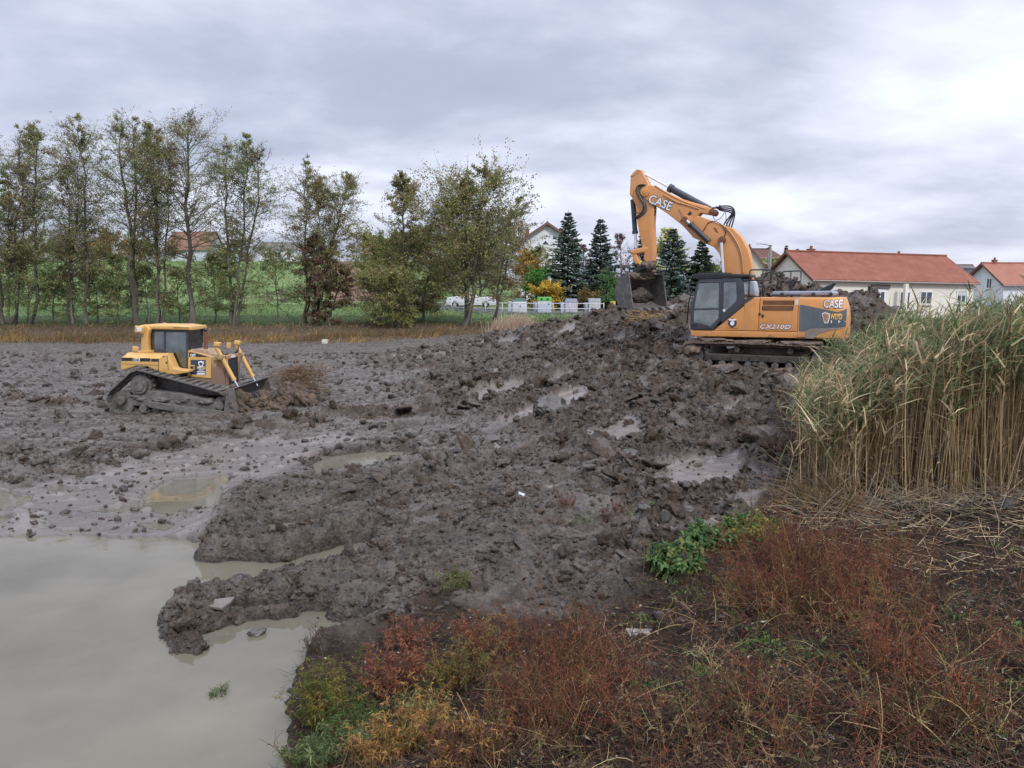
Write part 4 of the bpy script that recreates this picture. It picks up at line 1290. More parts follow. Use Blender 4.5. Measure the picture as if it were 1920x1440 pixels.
        mm = MB(); mm.cyl((a_[0], yo, a_[1]), (m_[0], yo, m_[1]), rr_, 14); mm.build('rod', M_CHROME, c0, auto=True); mm = MB(); mm.cyl((a_[0], yo - 0.07, a_[1]), (a_[0], yo + 0.07, a_[1]), rr_ * 1.7, 14); mm.build('rod_eye', M_RUST, c0, auto=True)
    cylinder((290, 108), (900, 440), 0.42, 0.115, 0.035, 0.0)
    cylinder((700, 535), (915, 735), 0.22, 0.085, 0.05, YB + 0.10)
    cylinder((700, 535), (915, 735), 0.22, 0.085, 0.05, -YB - 0.10)
    cylinder((1028, 722), (1062, 1240), 0.80, 0.09, 0.055, YB + 0.14)
    cylinder((1028, 722), (1062, 1240), 0.80, 0.09, 0.055, -YB - 0.14)
    cylinder((238, 815), (205, 350), 0.35, 0.085, 0.05, 0.0)
    # linkage
    lk = S5([(195, 812), (330, 780), (362, 790), (355, 815), (330, 828), (225, 850), (200, 836)], YB)
    mb = MB(); mb.prism(lk, -0.18, 0.18, ch=0.02); mb.build('link', M_ORANGE, root, bevel=0.01)
    lk = S5([(205, 838), (250, 845), (272, 900), (278, 930), (245, 940), (225, 905)], YB)
    mb = MB(); mb.prism(lk, -0.16, 0.16, ch=0.02); mb.build('link', M_ORANGE, root, bevel=0.01)
    lk = S5([(278, 925), (290, 905), (305, 940), (280, 965), (272, 950)], YB)
    mb = MB(); mb.prism(lk, 0.0, 0.2, ch=0.01); mb.build('warning_plate', simple_mat('lemon_paint', (0.7, 0.6, 0.08), 0.5), root)
    # pipes and hoses
    def hose(pts, yo, r_, mat, name='hose', parent=root):
        v = [fr.S(*Z5(*p), YB) for p in pts]
        # smooth with catmull-rom
        P_ = [Vector((v[i][0], yo if not isinstance(yo, (list, tuple)) else yo[0] + (yo[1] - yo[0]) * i / (len(v) - 1), v[i][1])) for i in range(len(v))]
        out_ = []
        for i in range(len(P_) - 1):
            p0, p1, p2, p3 = P_[max(i - 1, 0)], P_[i], P_[i + 1], P_[min(i + 2, len(P_) - 1)]
            for k in range(6):
                t_ = k / 6
                out_.append(0.5 * ((2 * p1) + (-p0 + p2) * t_ + (2 * p0 - 5 * p1 + 4 * p2 - p3) * t_ * t_ + (-p0 + 3 * p1 - 3 * p2 + p3) * t_ ** 3))
        out_.append(P_[-1])
        mm = MB(); mm.tube(out_, r_, 7); return mm.build(name, mat, parent, smooth=True)
    hose([(400, 232), (470, 262), (600, 330), (720, 372), (900, 425)], YB - 0.06, 0.022, M_ORANGE_ARM, 'pipe')
    hose([(420, 228), (500, 280), (620, 345), (730, 392), (880, 440)], YB - 0.01, 0.022, M_ORANGE_ARM, 'pipe')
    hose([(500, 315), (620, 378), (700, 402), (820, 440)], YB + 0.01, 0.02, M_ORANGE_ARM, 'pipe')
    for k in range(4):
        o_ = k * 15
        hose([(900 + o_ * 2, 440 - o_), (980, 425 + o_ * 0.3), (1050 + o_ * .3, 412 + o_), (1115 - o_ * .5, 425 + o_), (1138 - o_, 480), (1122 - o_ * 2, 560), (1105 - o_ * 2, 612)], 0.18 - 0.10 * k, 0.024, M_RUBBER)
    hose([(940, 500), (965, 540), (1010, 525), (1055, 470), (1062, 560), (1080, 600)], YB - 0.02, 0.01, M_RUBBER)
    for k in range(4):
        o_ = k * 17
        hose([(1060 + o_, 600 + k * 3), (1130 + o_, 690), (1185 + o_ * .8, 790), (1212 + o_ * .7, 900), (1222 + o_ * .7, 1020)], YB + 0.035 if k == 0 else YB - 0.10 * k + 0.02, 0.022, M_ORANGE_ARM, 'pipe')
    for k in range(3):
        hose([(330 + k * 8, 222 + k * 3), (275 + k * 12, 232), (255 + k * 16, 280), (285 + k * 14, 350), (318 + k * 12, 400), (310 + k * 12, 470), (245 + k * 4, 520 + k * 5)], YB + 0.03 - 0.03 * k, 0.022, M_RUBBER if k == 0 else M_STEELWORN)
    hose([(405, 400), (418, 440), (408, 500)], 0.05, 0.018, M_RUBBER)
    hose([(860, 640), (900, 570), (960, 552), (1030, 590), (1060, 660), (1030, 700)], YB + 0.02, 0.012, M_RUBBER)
    hose([(240, 470), (290, 478), (320, 455), (330, 420)], YB + 0.03, 0.014, M_RUBBER)

    # quick coupler and bucket (turned on its rotator)
    bx, bz = fr.S(1207, 505, 0.0)
    cp = empty('coupler'); cp.parent = root; cp.location = (bx, 0, bz); cp.rotation_euler = (0, 0, R(-60) - rz)
    mb = MB(); mb.prism([(-0.5, -0.26), (0.15, -0.05), (0.42, 0.02), (0.38, 0.16), (0.05, 0.18), (-0.2, 0.02), (-0.52, -0.16)], -0.24, 0.24, ch=0.02)
    mb.build('coupler_body', M_BLACK, cp, bevel=0.01)
    rough_lump('mud_cake', (0.1, 0.0, 0.12), (0.32, 0.32, 0.2), M_MUDCAKE, cp, seed=77)
    # bucket: opening towards +x of its own axes, width along y
    bk = empty('bucket'); bk.parent = root
    bk.location = (bx, 0, bz - 0.12)
    bk.rotation_euler = (0, 0, R(-60) - rz)
    HW = 0.74
    prof = [(0.10, -0.02), (-0.22, -0.10), (-0.48, -0.30), (-0.60, -0.60), (-0.55, -0.86), (-0.36, -1.06), (-0.05, -1.16), (0.45, -1.22)]
    th = 0.035
    innr = inset(prof + [(0.45, -0.5)], 0.035)[:len(prof)]
    mb = MB(); vs = []; fs = []
    n_ = len(prof)
    cxp = (0.1, -0.6)
    inn = []
    for p_ in prof:
        d_ = Vector((cxp[0] - p_[0], cxp[1] - p_[1])); d_.normalize(); inn.append((p_[0] + d_.x * th, p_[1] + d_.y * th))
    for pl in (prof, inn):
        for y_ in (-HW, HW):
            vs += [(p_[0], y_, p_[1]) for p_ in pl]
    for i in range(n_ - 1):
        fs += [(i, i + 1, n_ + i + 1, n_ + i), (2 * n_ + i, 3 * n_ + i, 3 * n_ + i + 1, 2 * n_ + i + 1)]
    for i in (0, n_ - 1):
        fs.append((i, n_ + i, 3 * n_ + i, 2 * n_ + i))
    mb.add(vs, fs)
    sh = mb.build('bucket_shell', M_MUDGREY, bk, auto=True)
    for y_ in (-1, 1):
        mb = MB(); mb.prism([(0.14, 0.02), (-0.2, -0.04), (-0.5, -0.27), (-0.63, -0.6), (-0.58, -0.88), (-0.38, -1.1), (-0.05, -1.2), (0.42, -1.25), (0.32, -0.8), (0.22, -0.35)], y_ * HW, y_ * (HW + 0.04), ch=0.008)
        mb.build('side_plate', M_MUDGREY, bk)
    mb = MB(); mb.box((0.47, 0, -1.225), (0.16, 2 * HW + 0.1, 0.05)); mb.build('cutting_edge', M_STEELWORN, bk, bevel=0.01)
    for k in range(5):
        y_ = -HW + 0.08 + k * (2 * HW - 0.16) / 4
        mb = MB(); mb.prism([(0.46, -1.17), (0.46, -1.27), (0.80, -1.29), (0.80, -1.27), (0.62, -1.18)], y_ - 0.06, y_ + 0.06, ch=0.01); mb.build('tooth', M_STEELWORN, bk)
    rough_lump('mud_load', (-0.40, 0.1, -0.78), (0.20, HW * 0.90, 0.30), simple_mat('dark_wet_mud', (0.05, 0.042, 0.036), 0.6, 0.4, 5, bump=0.05), bk, seed=91, sub=5)
    rough_lump('mud_cake', (-0.05, 0.15, 0.02), (0.26, 0.45, 0.16), M_MUDCAKE, bk, seed=97, sub=5)
    rough_lump('mud_cake', (0.0, -0.45, -0.12), (0.2, 0.30, 0.12), M_MUDCAKE, bk, seed=98, sub=5)
    rough_lump('mud_cake', (-0.22, 0.0, -0.10), (0.42, 0.72, 0.16), M_MUDCAKE, bk, seed=93, sub=5)
    return root


build_excavator()
# ------------------------------------------------------------------ bulldozer
def build_dozer():
    rz = R(-1)
    near = PY(300, 782, 26.0)
    lf = Vector((-math.sin(rz), math.cos(rz), 0))
    rt = near + lf * 1.6; rt.z = 0.15
    fr = Frame(rt, rz)
    root = empty('bulldozer', rt, rz)
    tag(root, 'yellow crawler bulldozer with enclosed cab, muddy tracks and raised rear sprocket, pushing soil on the drained pond bed', 'bulldozer')
    root['label'] = 'yellow bulldozer with enclosed cab and muddy tracks pushing soil across the pond bed'
    Z1 = lambda x, y: (180 + x * 0.22917, 580 + y * 0.22917)
    Z2 = lambda x, y: (220 + x * 0.09375, 600 + y * 0.09375)
    Z8 = lambda x, y: (340 + x * 0.07292, 630 + y * 0.07292)
    def S1(p, yo): return fr.P(p, yo, Z1)
    def S2(p, yo): return fr.P(p, yo, Z2)
    def S8(p, yo): return fr.P(p, yo, Z8)
    TW = -1.6
    a, b, c = S1([(345, 628), (188, 748), (1005, 795)], TW)
    K = 0.00412
    for sy in (-1, 1):
        yc = sy * 1.22
        path = hull_path([(b[0], b[1] + 0.02, 0.40), (c[0], c[1], 0.38), (c[0] - 0.15, c[1] + 0.16, 0.34), (a[0], a[1], 0.50)], 12)
        tb = track_mesh(path, 41, yc, 0.74, 0.045, 0.07)
        tb.build('track', M_MUDGREY, root)
        for k, (q, r_) in enumerate(((b, 0.32), (c, 0.30))):
            mb = MB(); mb.cyl((q[0], yc - 0.12, q[1]), (q[0], yc + 0.12, q[1]), r_, 28); mb.cyl((q[0], yc - 0.3, q[1]), (q[0], yc + 0.3, q[1]), r_ * 0.45, 18)
            mb.build('idler_wheel', M_MUDGREY, root, bevel=0.015)
        mb = MB(); mb.cyl((a[0], yc - 0.2, a[1]), (a[0], yc + 0.2, a[1]), 0.36, 30); mb.cyl((a[0], sy * 0.9, a[1]), (a[0], sy * 1.56, a[1]), 0.27, 26); mb.cyl((a[0], sy * 1.56, a[1]), (a[0], sy * 1.60, a[1]), 0.17, 20)
        for k in range(14):
            an = 2 * math.pi * k / 14; mb.box((a[0] + 0.38 * math.cos(an), yc, a[1] + 0.38 * math.sin(an)), (0.10, 0.12, 0.10), Matrix.Rotation(-an, 3, 'Y'))
        mb.build('sprocket', M_MUDGREY, root, auto=True)
        mb = MB()
        zl = b[1] - 0.18
        mb.prism([(b[0] + 0.15, zl), (c[0] - 0.15, c[1] - 0.22), (c[0] - 0.1, c[1] + 0.12), (c[0] - 1.3, c[1] + 0.42), (b[0] + 0.9, b[1] + 0.35), (b[0] + 0.2, b[1] + 0.12)], yc - 0.22, yc + 0.24, ch=0.03)
        tf = mb.build('track_frame', M_MUDGREY, root, bevel=0.02)
        for k in range(7):
            t_ = (k + 0.6) / 7.4; x = b[0] + (c[0] - b[0]) * t_; z = b[1] + (c[1] - b[1]) * t_ - 0.25
            mb = MB(); mb.cyl((x, yc - 0.26, z), (x, yc + 0.28, z), 0.125, 16); mb.build('roller', M_MUDGREY, tf, auto=True)
        for k in range(4):
            t_ = 0.18 + 0.22 * k
            rough_lump('mud_cake', (b[0] + (c[0] - b[0]) * t_, sy * 1.40, b[1] + 0.12 + (c[1] - b[1]) * t_), (0.34, 0.14, 0.13), M_MUDGREY, root, seed=41 + k, sub=4)
    # push arms outside the tracks
    pa = S1([(436, 752), (760, 798), (1075, 838), (1090, 892), (1010, 888), (720, 850), (430, 800)], TW - 0.1)
    for y0, y1 in ((-1.74, -1.62), (1.62, 1.74)):
        mb = MB(); mb.prism(pa, y0, y1, ch=0.01); mb.build('push_arm', M_MUDGREY, root, bevel=0.01)
    # hull between the tracks
    hz = a[1]
    mb = MB(); mb.prism([(b[0] + 0.1, hz - 0.35), (c[0] + 0.05, hz - 0.45), (c[0] + 0.05, hz - 0.12), (b[0] + 0.1, hz + 0.40)], -0.82, 0.82, ch=0.03)
    mb.build('hull', M_MUDGREY, root, bevel=0.02)
    # fenders with tank
    FO = -1.12
    for sy in (-1, 1):
        side = S2([(88, 738), (300, 744), (840, 764), (905, 700), (1000, 682), (1122, 958), (1180, 985), (1412, 1010), (1412, 1052), (1150, 1100), (960, 1076), (700, 985), (600, 932), (390, 917), (180, 985), (65, 1000), (65, 880)], FO)
        y0, y1 = (FO, -0.66) if sy < 0 else (0.66, -FO)
        mb = MB(); mb.prism(side, y0, y1, ch=0.02); fd = mb.build('fender', M_YELLOW, root, bevel=0.01)
        topo = S2([(88, 745), (170, 655), (460, 650), (900, 662), (985, 690), (850, 765)], FO)
        mb = MB()
        yy0, yy1 = (FO + 0.02, -0.60) if sy < 0 else (0.60, -FO - 0.02)
        v = []
        zlo = S2([(88, 745)], FO)[0][1]
        t0, t1 = S2([(95, 744), (985, 744)], FO)
        ztp = S2([(460, 650)], -0.80)[0][1]
        yo_, yi_ = (FO + 0.02, -0.86) if sy < 0 else (-FO - 0.02, 0.86); yf_ = -0.55 if sy < 0 else 0.55
        vs = [(t0[0], yo_, zlo - 0.02), (t1[0] - 0.16, yo_, zlo - 0.04), (t1[0] - 0.02, yi_, ztp - 0.03), (t0[0] + 0.06, yi_, ztp), (t0[0] + 0.06, yf_, ztp), (t1[0] - 0.02, yf_, ztp - 0.03), (t0[0], yf_, zlo - 0.02), (t1[0] - 0.1, yf_, zlo - 0.04)]
        mb.add(vs, [(0, 1, 2, 3), (3, 2, 5, 4), (0, 3, 4, 6), (1, 7, 5, 2), (0, 6, 7, 1), (6, 4, 5, 7)])
        mb.build('tank_top', M_YELLOW, fd, bevel=0.025)
        for (x0, x1, ya_, yb_) in ((90, 306, 748, 818), (322, 662, 758, 828), (678, 822, 772, 832)):
            mb = MB(); f_ = FO if sy < 0 else -FO
            q = S2([(x0, ya_ + 4), (x1, ya_ + 6), (x1, yb_), (x0, yb_)], FO)
            mb.prism(q, f_ + sy * 0.001, f_ + sy * 0.006); mb.build('stripe', M_BLACK, fd)
        f_ = FO if sy < 0 else -FO
        q = S2([(340, 762), (450, 765), (450, 830), (340, 828)], FO)
        mb = MB(); mb.prism(q, f_ + sy * 0.006, f_ + sy * 0.009); pl = mb.build('name_plate', M_WHITE, fd)
        cxx = sum(p[0] for p in q) / 4; czz = sum(p[1] for p in q) / 4
        lettering('D6R', 'lettering', abs(q[0][0] - q[1][0]) * 0.86, abs(q[0][1] - q[3][1]) * 0.72, side_matrix(cxx, czz, f_ + sy * 0.009, sy), M_BLACK, fd, bold=0.04)
        q = S2([(905, 722), (945, 718), (930, 752)], FO)
        mb = MB(); mb.prism(q, f_, f_ + sy * 0.004); mb.build('hole', M_BLACK, fd)
        for pl_ in ([(820, 770), (832, 772), (830, 995), (818, 995)], [(990, 700), (998, 700), (1024, 1000), (1014, 1000)], [(70, 872), (820, 905), (820, 912), (70, 880)]):
            mb = MB(); mb.prism(S2(pl_, FO), f_, f_ + sy * 0.003); mb.build('seam', M_BLACK, fd)
        q = S2([(985, 850)], FO)[0]; mb = MB(); mb.box((q[0], f_ + sy * 0.01, q[1]), (0.03, 0.03, 0.06)); mb.build('latch', M_BLACK, fd)
        # step plate
        st = S2([(830, 1005), (1000, 990), (1160, 1040), (1412, 1020), (1412, 1060), (1180, 1080), (940, 1060)], FO)
    # cab
    CW = 0.60
    co = S2([(640, 186), (1640, 214), (1645, 560), (1440, 575), (1412, 1000), (1165, 985), (985, 660), (640, 640)], -CW)
    cab = empty('cab'); cab.parent = root
    mb = MB(); z_mid = S2([(1000, 640)], -CW)[0][1]
    wins = [([(668, 238), (925, 240), (925, 590), (668, 590)]), ([(955, 242), (1372, 250), (1372, 960), (1185, 962), (1045, 700), (955, 600)])]
    frames = [([(640, 186), (940, 194), (940, 650), (640, 640)]), ([(940, 194), (1415, 207), (1412, 1000), (1165, 985), (985, 665), (940, 650)])]
    for sy in (-1, 1):
        for fo_, wi_ in zip(frames, wins):
            mb = MB(); y0, y1 = (sy * (CW - 0.05), sy * CW)
            ring(mb, S2(fo_, -CW), S2(wi_, -CW), min(y0, y1), max(y0, y1)); f1_ = mb.build('cab_frame', M_DGREY, cab)
            mb = MB(); mb.prism(S2(wi_, -CW), sy * (CW - 0.03) - 0.003, sy * (CW - 0.03) + 0.003); mb.build('window_glass', M_GLASSD if fo_ is not frames[1] else M_GLASS, f1_)
    p = S2([(640, 186), (1415, 207), (1412, 575), (640, 600)], -CW)
    mb = MB(); mb.prism([(p[1][0] - 0.04, p[2][1]), (p[1][0], p[2][1]), (p[1][0], p[1][1]), (p[1][0] - 0.04, p[1][1])], -CW + 0.05, CW - 0.05); mb.build('windscreen', M_GLASSD, cab)
    mb = MB(); mb.prism([(p[0][0], p[3][1]), (p[0][0] + 0.02, p[3][1]), (p[0][0] + 0.02, p[0][1]), (p[0][0], p[0][1])], -CW + 0.05, CW - 0.05); mb.build('rear_window', M_GLASSD, cab)
    lw = S2([(1000, 660), (1165, 985), (1412, 1000), (1412, 960), (1190, 950), (1060, 720)], -CW)
    mb = MB(); mb.prism([(p[0][0], zlo - 0.1), (p[1][0] - 0.3, zlo - 0.35), (p[1][0] - 0.3, zlo - 0.2), (p[0][0], z_mid - 0.05)], -CW + 0.05, CW - 0.05); mb.build('cab_floor', M_INT, cab)
    sp = S2([(1050, 560)], -CW)[0]
    mb = MB(); mb.box((sp[0], 0, sp[1] - 0.25), (0.5, 0.55, 0.14)); mb.box((sp[0] - 0.26, 0, sp[1] + 0.05), (0.14, 0.52, 0.62)); mb.build('seat', simple_mat('blue_grey_seat', (0.06, 0.09, 0.13), 0.8), cab, bevel=0.04)
    mb = MB(); mb.box((sp[0] + 0.7, 0, sp[1] - 0.3), (0.2, 0.8, 0.5)); mb.box((sp[0] + 0.1, -0.42, sp[1] - 0.2), (0.4, 0.14, 0.2)); mb.build('console', M_INT, cab, bevel=0.03)
    # roof and posts
    ro = S2([(430, 128), (440, 104), (560, 98), (1180, 104), (1300, 122), (1450, 134), (1465, 206), (1000, 196), (640, 188), (600, 196), (440, 190)], -0.72)
    mb = MB(); mb.prism(ro, -0.72, 0.72, ch=0.035); rf = mb.build('roof', M_YELLOW, cab, bevel=0.02)
    mb = MB(); q = S2([(1120, 148), (1440, 158)], -0.72); mb.box(((q[0][0] + q[1][0]) / 2, -0.724, (q[0][1] + q[1][1]) / 2), (abs(q[0][0] - q[1][0]), 0.01, 0.02)); mb.build('seam', M_BLACK, rf)
    post = S2([(520, 90), (565, 100), (655, 190), (622, 300), (618, 500), (640, 642), (470, 642), (486, 300), (490, 200)], -0.80)
    for y0, y1 in ((-0.82, -0.62), (0.62, 0.82)):
        mb = MB(); mb.prism(post, y0, y1, ch=0.015); mb.build('roof_post', M_YELLOW, cab, bevel=0.01)
    ft = S2([(410, 615), (665, 610), (668, 660), (410, 662)], -0.84)
    mb = MB(); mb.prism(ft, -0.86, 0.86, ch=0.01); mb.build('post_foot', M_YELLOW, cab, bevel=0.01)
    for (x, y, yo, s_) in ((440, 190, -0.95, 1.0), (360, 575, -0.8, 0.7)):
        q = S2([(x, y)], yo)[0]
        mb = MB(); mb.box((q[0], yo, q[1]), (0.26 * s_, 0.24 * s_, 0.22 * s_), Matrix.Rotation(R(12), 3, 'Y') @ Matrix.Rotation(R(35), 3, 'Z')); lp = mb.build('work_lamp', M_YELLOW, cab, bevel=0.015)
        if s_ == 1.0:
            mb = MB(); mb.box((q[0] + 0.055, yo - 0.125, q[1]), (0.15, 0.03, 0.15), Matrix.Rotation(R(35), 3, 'Z')); mb.build('lens', M_LAMP, lp, bevel=0.01)
    # grab handle in front of the cab
    q = fr.P([(1600, 150), (1690, 160), (1705, 190), (1700, 470), (1670, 500)], 0.55, Z2)
    mb = MB(); mb.tube([(x, 0.55, z) for x, z in q], 0.018, 6); mb.build('grab_handle', M_BLACK, cab, smooth=True)
    # exhaust stack
    q = S2([(1775, 660), (1775, 230), (1765, 200), (1745, 178)], -0.15)
    mb = MB(); mb.tube([(x, -0.15, z) for x, z in q[:2]], 0.062, 16); ex = mb.build('exhaust_stack', M_RUST, root, auto=True)
    mb = MB(); mb.tube([(q[1][0], -0.15, q[1][1]), (q[2][0], -0.15, q[2][1] + 0.0), (q[3][0] - 0.03, -0.15, q[3][1])], 0.06, 14); mb.build('outlet', M_BLACK, ex, smooth=True)
    # engine bonnet
    HW = 0.56
    hd = S1([(752, 334), (860, 360), (945, 384), (1058, 400), (1060, 690), (880, 690), (748, 640)], -HW)
    ps = S1([(752, 334), (944, 386), (942, 564), (752, 548)], -HW)
    mb = MB(); mb.prism([hd[0], hd[2], hd[3], hd[4], hd[5], hd[6]], -HW + 0.004, HW - 0.004, ch=0.03); bo = mb.build('engine_bonnet', M_YELLOW_LOW, root, bevel=0.015)
    for sy in (-1, 1):
        f_ = sy * HW
        mb = MB(); mb.prism(ps, f_ - 0.03 * (1 if sy > 0 else -1) * 0 , f_ + sy * 0.025, ch=0.006); ep = mb.build('engine_door', M_YELLOW, bo)
        f2 = f_ + sy * 0.025
        q = S8([(205, 410), (380, 440), (720, 540), (205, 535)], -HW); mb = MB(); mb.prism(q, f2, f2 + sy * 0.004); mb.build('stripe', M_BLACK, ep)
        q = S8([(310, 492)], -HW)[0]
        lettering('CAT', 'lettering', 0.20, 0.105, side_matrix(q[0], q[1], f2 + sy * 0.005, sy), M_WHITE, ep, bold=0.05)
        q = S8([(245, 610), (632, 615), (632, 1005), (245, 980)], -HW); mb = MB(); mb.prism(q, f2, f2 + sy * 0.004); sg = mb.build('sign', M_BLUEGREY, ep)
        q = S8([(445, 650), (480, 655), (512, 630), (550, 655), (590, 650), (585, 700), (555, 785), (475, 785), (448, 700)], -HW); mb = MB(); mb.prism(q, f2 + sy * 0.004, f2 + sy * 0.008); mb.build('shield', M_WHITE, ep)
        q = S8([(470, 690), (500, 670), (530, 690), (560, 680), (550, 740), (510, 765), (480, 740)], -HW); mb = MB(); mb.prism(q, f2 + sy * 0.008, f2 + sy * 0.010); mb.build('shield', M_BLUEGREY, ep)
        q0, q1 = S8([(412, 815), (622, 815)], -HW)
        lettering('WEYD', 'lettering', abs(q1[0] - q0[0]), 0.11, side_matrix((q0[0] + q1[0]) / 2, q0[1], f2 + sy * 0.005, sy), simple_mat('cream_letter', (0.7, 0.6, 0.42), 0.5), ep, bold=0.03)
        for (x0, x1, y0_, y1_) in ((450, 580, 865, 880), (412, 622, 905, 928), (412, 618, 950, 992)):
            q = S8([(x0, y0_), (x1, y0_), (x1, y1_), (x0, y1_)], -HW); mb = MB(); mb.prism(q, f2 + sy * 0.004, f2 + sy * 0.007); mb.build('sticker', M_WHITE, ep)
        q = S8([(205, 745), (350, 745), (350, 870), (205, 870)], -HW); mb = MB(); mb.prism(q, f2 + sy * 0.004, f2 + sy * 0.015); hh = mb.build('handle_recess', M_YELLOW, ep)
        q = S8([(240, 775), (330, 775), (330, 840), (240, 840)], -HW); mb = MB(); mb.prism(q, f2 + sy * 0.015, f2 + sy * 0.018); mb.build('recess', M_BLACK, hh)
        q = S8([(755, 590), (768, 590), (765, 1110), (750, 1110)], -HW); mb = MB(); mb.prism(q, f_, f_ + sy * 0.012); mb.build('seam', M_BLACK, bo)
    # bonnet top cover
    mb = MB(); mb.prism(S1([(760, 322), (930, 330), (960, 372), (1050, 392), (1050, 402), (940, 388), (756, 338)], -0.3), -0.42, 0.42, ch=0.02); mb.build('bonnet_top', simple_mat('dusty_bonnet', (0.34, 0.23, 0.16), 0.8, 0.3), bo, bevel=0.01)
    # radiator grille
    gx = hd[3][0]
    zt, zbt = hd[3][1] - 0.03, hd[4][1] + 0.03
    mb = MB(); mb.box((gx + 0.01, 0, (zt + zbt) / 2), (0.05, 2 * HW - 0.08, zt - zbt)); gr = mb.build('radiator', M_BLACK, root)
    mb = MB()
    for k in range(16):
        mb.box((gx + 0.04, 0, zbt + (k + 0.5) * (zt - zbt) / 16), (0.02, 2 * HW - 0.12, (zt - zbt) / 16 * 0.35), Matrix.Rotation(R(30), 3, 'Y'))
    mb.build('grille', M_CYL, gr)
    mb = MB(); mb.box((gx + 0.02, 0, zt + 0.06), (0.1, 2 * HW + 0.02, 0.14)); tr = mb.build('radiator_header', M_YELLOW_LOW, root, bevel=0.015)
    mb = MB(); mb.box((gx + 0.074, -0.02, zt + 0.05), (0.01, 0.36, 0.075)); mb.build('name_plate', M_WHITE, tr)
    for sy in (-1, 1):
        mb = MB(); mb.box((gx + 0.03, sy * (HW - 0.02), (zt + zbt) / 2), (0.09, 0.08, zt - zbt)); mb.build('radiator_side', M_YELLOW_LOW, root, bevel=0.01)
    # lift cylinders
    for sy, t_, b_, nm in ((-1, (972, 285), (1146, 606), 'near'), (1, (1138, 272), (1296, 578), 'far')):
        yo = sy * 0.74
        A, B = S1([t_, b_], yo)
        m_ = (A[0] + (B[0] - A[0]) * 0.92, A[1] + (B[1] - A[1]) * 0.92)
        mb = MB(); mb.cyl((A[0], yo, A[1]), (m_[0], yo, m_[1]), 0.072, 18); mb.cyl((m_[0] - (m_[0] - A[0]) * .05, yo, m_[1] - (m_[1] - A[1]) * .05), (m_[0], yo, m_[1]), 0.084, 18)
        cy_ = mb.build('lift_cylinder', M_YELLOW, root, auto=True)
        mb = MB(); mb.cyl((m_[0], yo, m_[1]), (B[0] + (B[0] - m_[0]) * 2.0, yo, B[1] + (B[1] - m_[1]) * 2.0), 0.036, 14); mb.build('rod', M_CHROME, cy_, auto=True)
        mb = MB(); mb.box((A[0] + 0.10, yo, A[1] + 0.0), (0.2, 0.22, 0.13), Matrix.Rotation(R(8), 3, 'Y')); mb.build('cap', M_YELLOW, cy_, bevel=0.01)
        Yk = (A[0] + (B[0] - A[0]) * 0.33, A[1] + (B[1] - A[1]) * 0.33)
        mb = MB(); mb.box((Yk[0] - 0.06, sy * 0.68, Yk[1]), (0.22, 0.18, 0.20)); mb.cyl((Yk[0], sy * 0.58, Yk[1]), (Yk[0], sy * 0.86, Yk[1]), 0.085, 16); mb.box((Yk[0] - 0.16, sy * 0.62, Yk[1] - 0.05), (0.3, 0.12, 0.14))
        mb.build('cylinder_yoke', simple_mat('greasy_yellow', (0.30, 0.20, 0.09), 0.6, 0.5, 10), root, bevel=0.01)
    hs = S8([(1195, 245)], 0.2)[0]
    mb = MB(); mb.box((hs[0], 0.3, hs[1]), (0.13, 0.12, 0.2)); mb.build('work_lamp', M_YELLOW, root, bevel=0.01)
    q = fr.P([(1060, 210), (1085, 330), (1150, 450), (1260, 480), (1330, 440), (1350, 360), (1310, 300)], 0.1, Z8)
    for k in range(3):
        mb = MB(); mb.tube([(x, -0.5 + i * 0.2, z - 0.03 * k) for i, (x, z) in enumerate(q)], 0.022, 7); mb.build('hose', M_RUBBER, root, smooth=True)
    # blade
    A, B = S1([(1085, 662), (1085, 895)], -1.72)
    zt_, zb_ = A[1] + 0.06, B[1] - 0.05
    hgt = zt_ - zb_
    prof = []
    for k in range(9):
        t_ = k / 8; prof.append((A[0] + 0.20 - 0.30 * math.sin(math.pi * t_) + 0.12 * (1 - t_), zb_ + hgt * t_))
    back = [(x - 0.07, z) for x, z in prof][::-1]
    mb = MB(); mb.prism(prof + back, -1.72, 1.72); bl = mb.build('blade', simple_mat('muddy_blade_steel', (0.085, 0.084, 0.085), 0.45, 0.35, 4, bump=0.02), root, auto=True)
    for sy in (-1, 1):
        mb = MB(); mb.prism([(A[0] - 0.22, zb_), (A[0] + 0.34, zb_), (A[0] + 0.2, zt_), (A[0] - 0.05, zt_)], sy * 1.72, sy * 1.77); mb.build('end_plate', M_MUDGREY, bl)
    mb = MB(); mb.box((A[0] - 0.22, 0, zb_ + 0.5), (0.25, 2.6, 0.5)); mb.build('blade_frame', M_MUDGREY, bl, bevel=0.03)
    return root, fr, A[0], zb_


DOZ, DFR, BLX, BLZ = build_dozer()


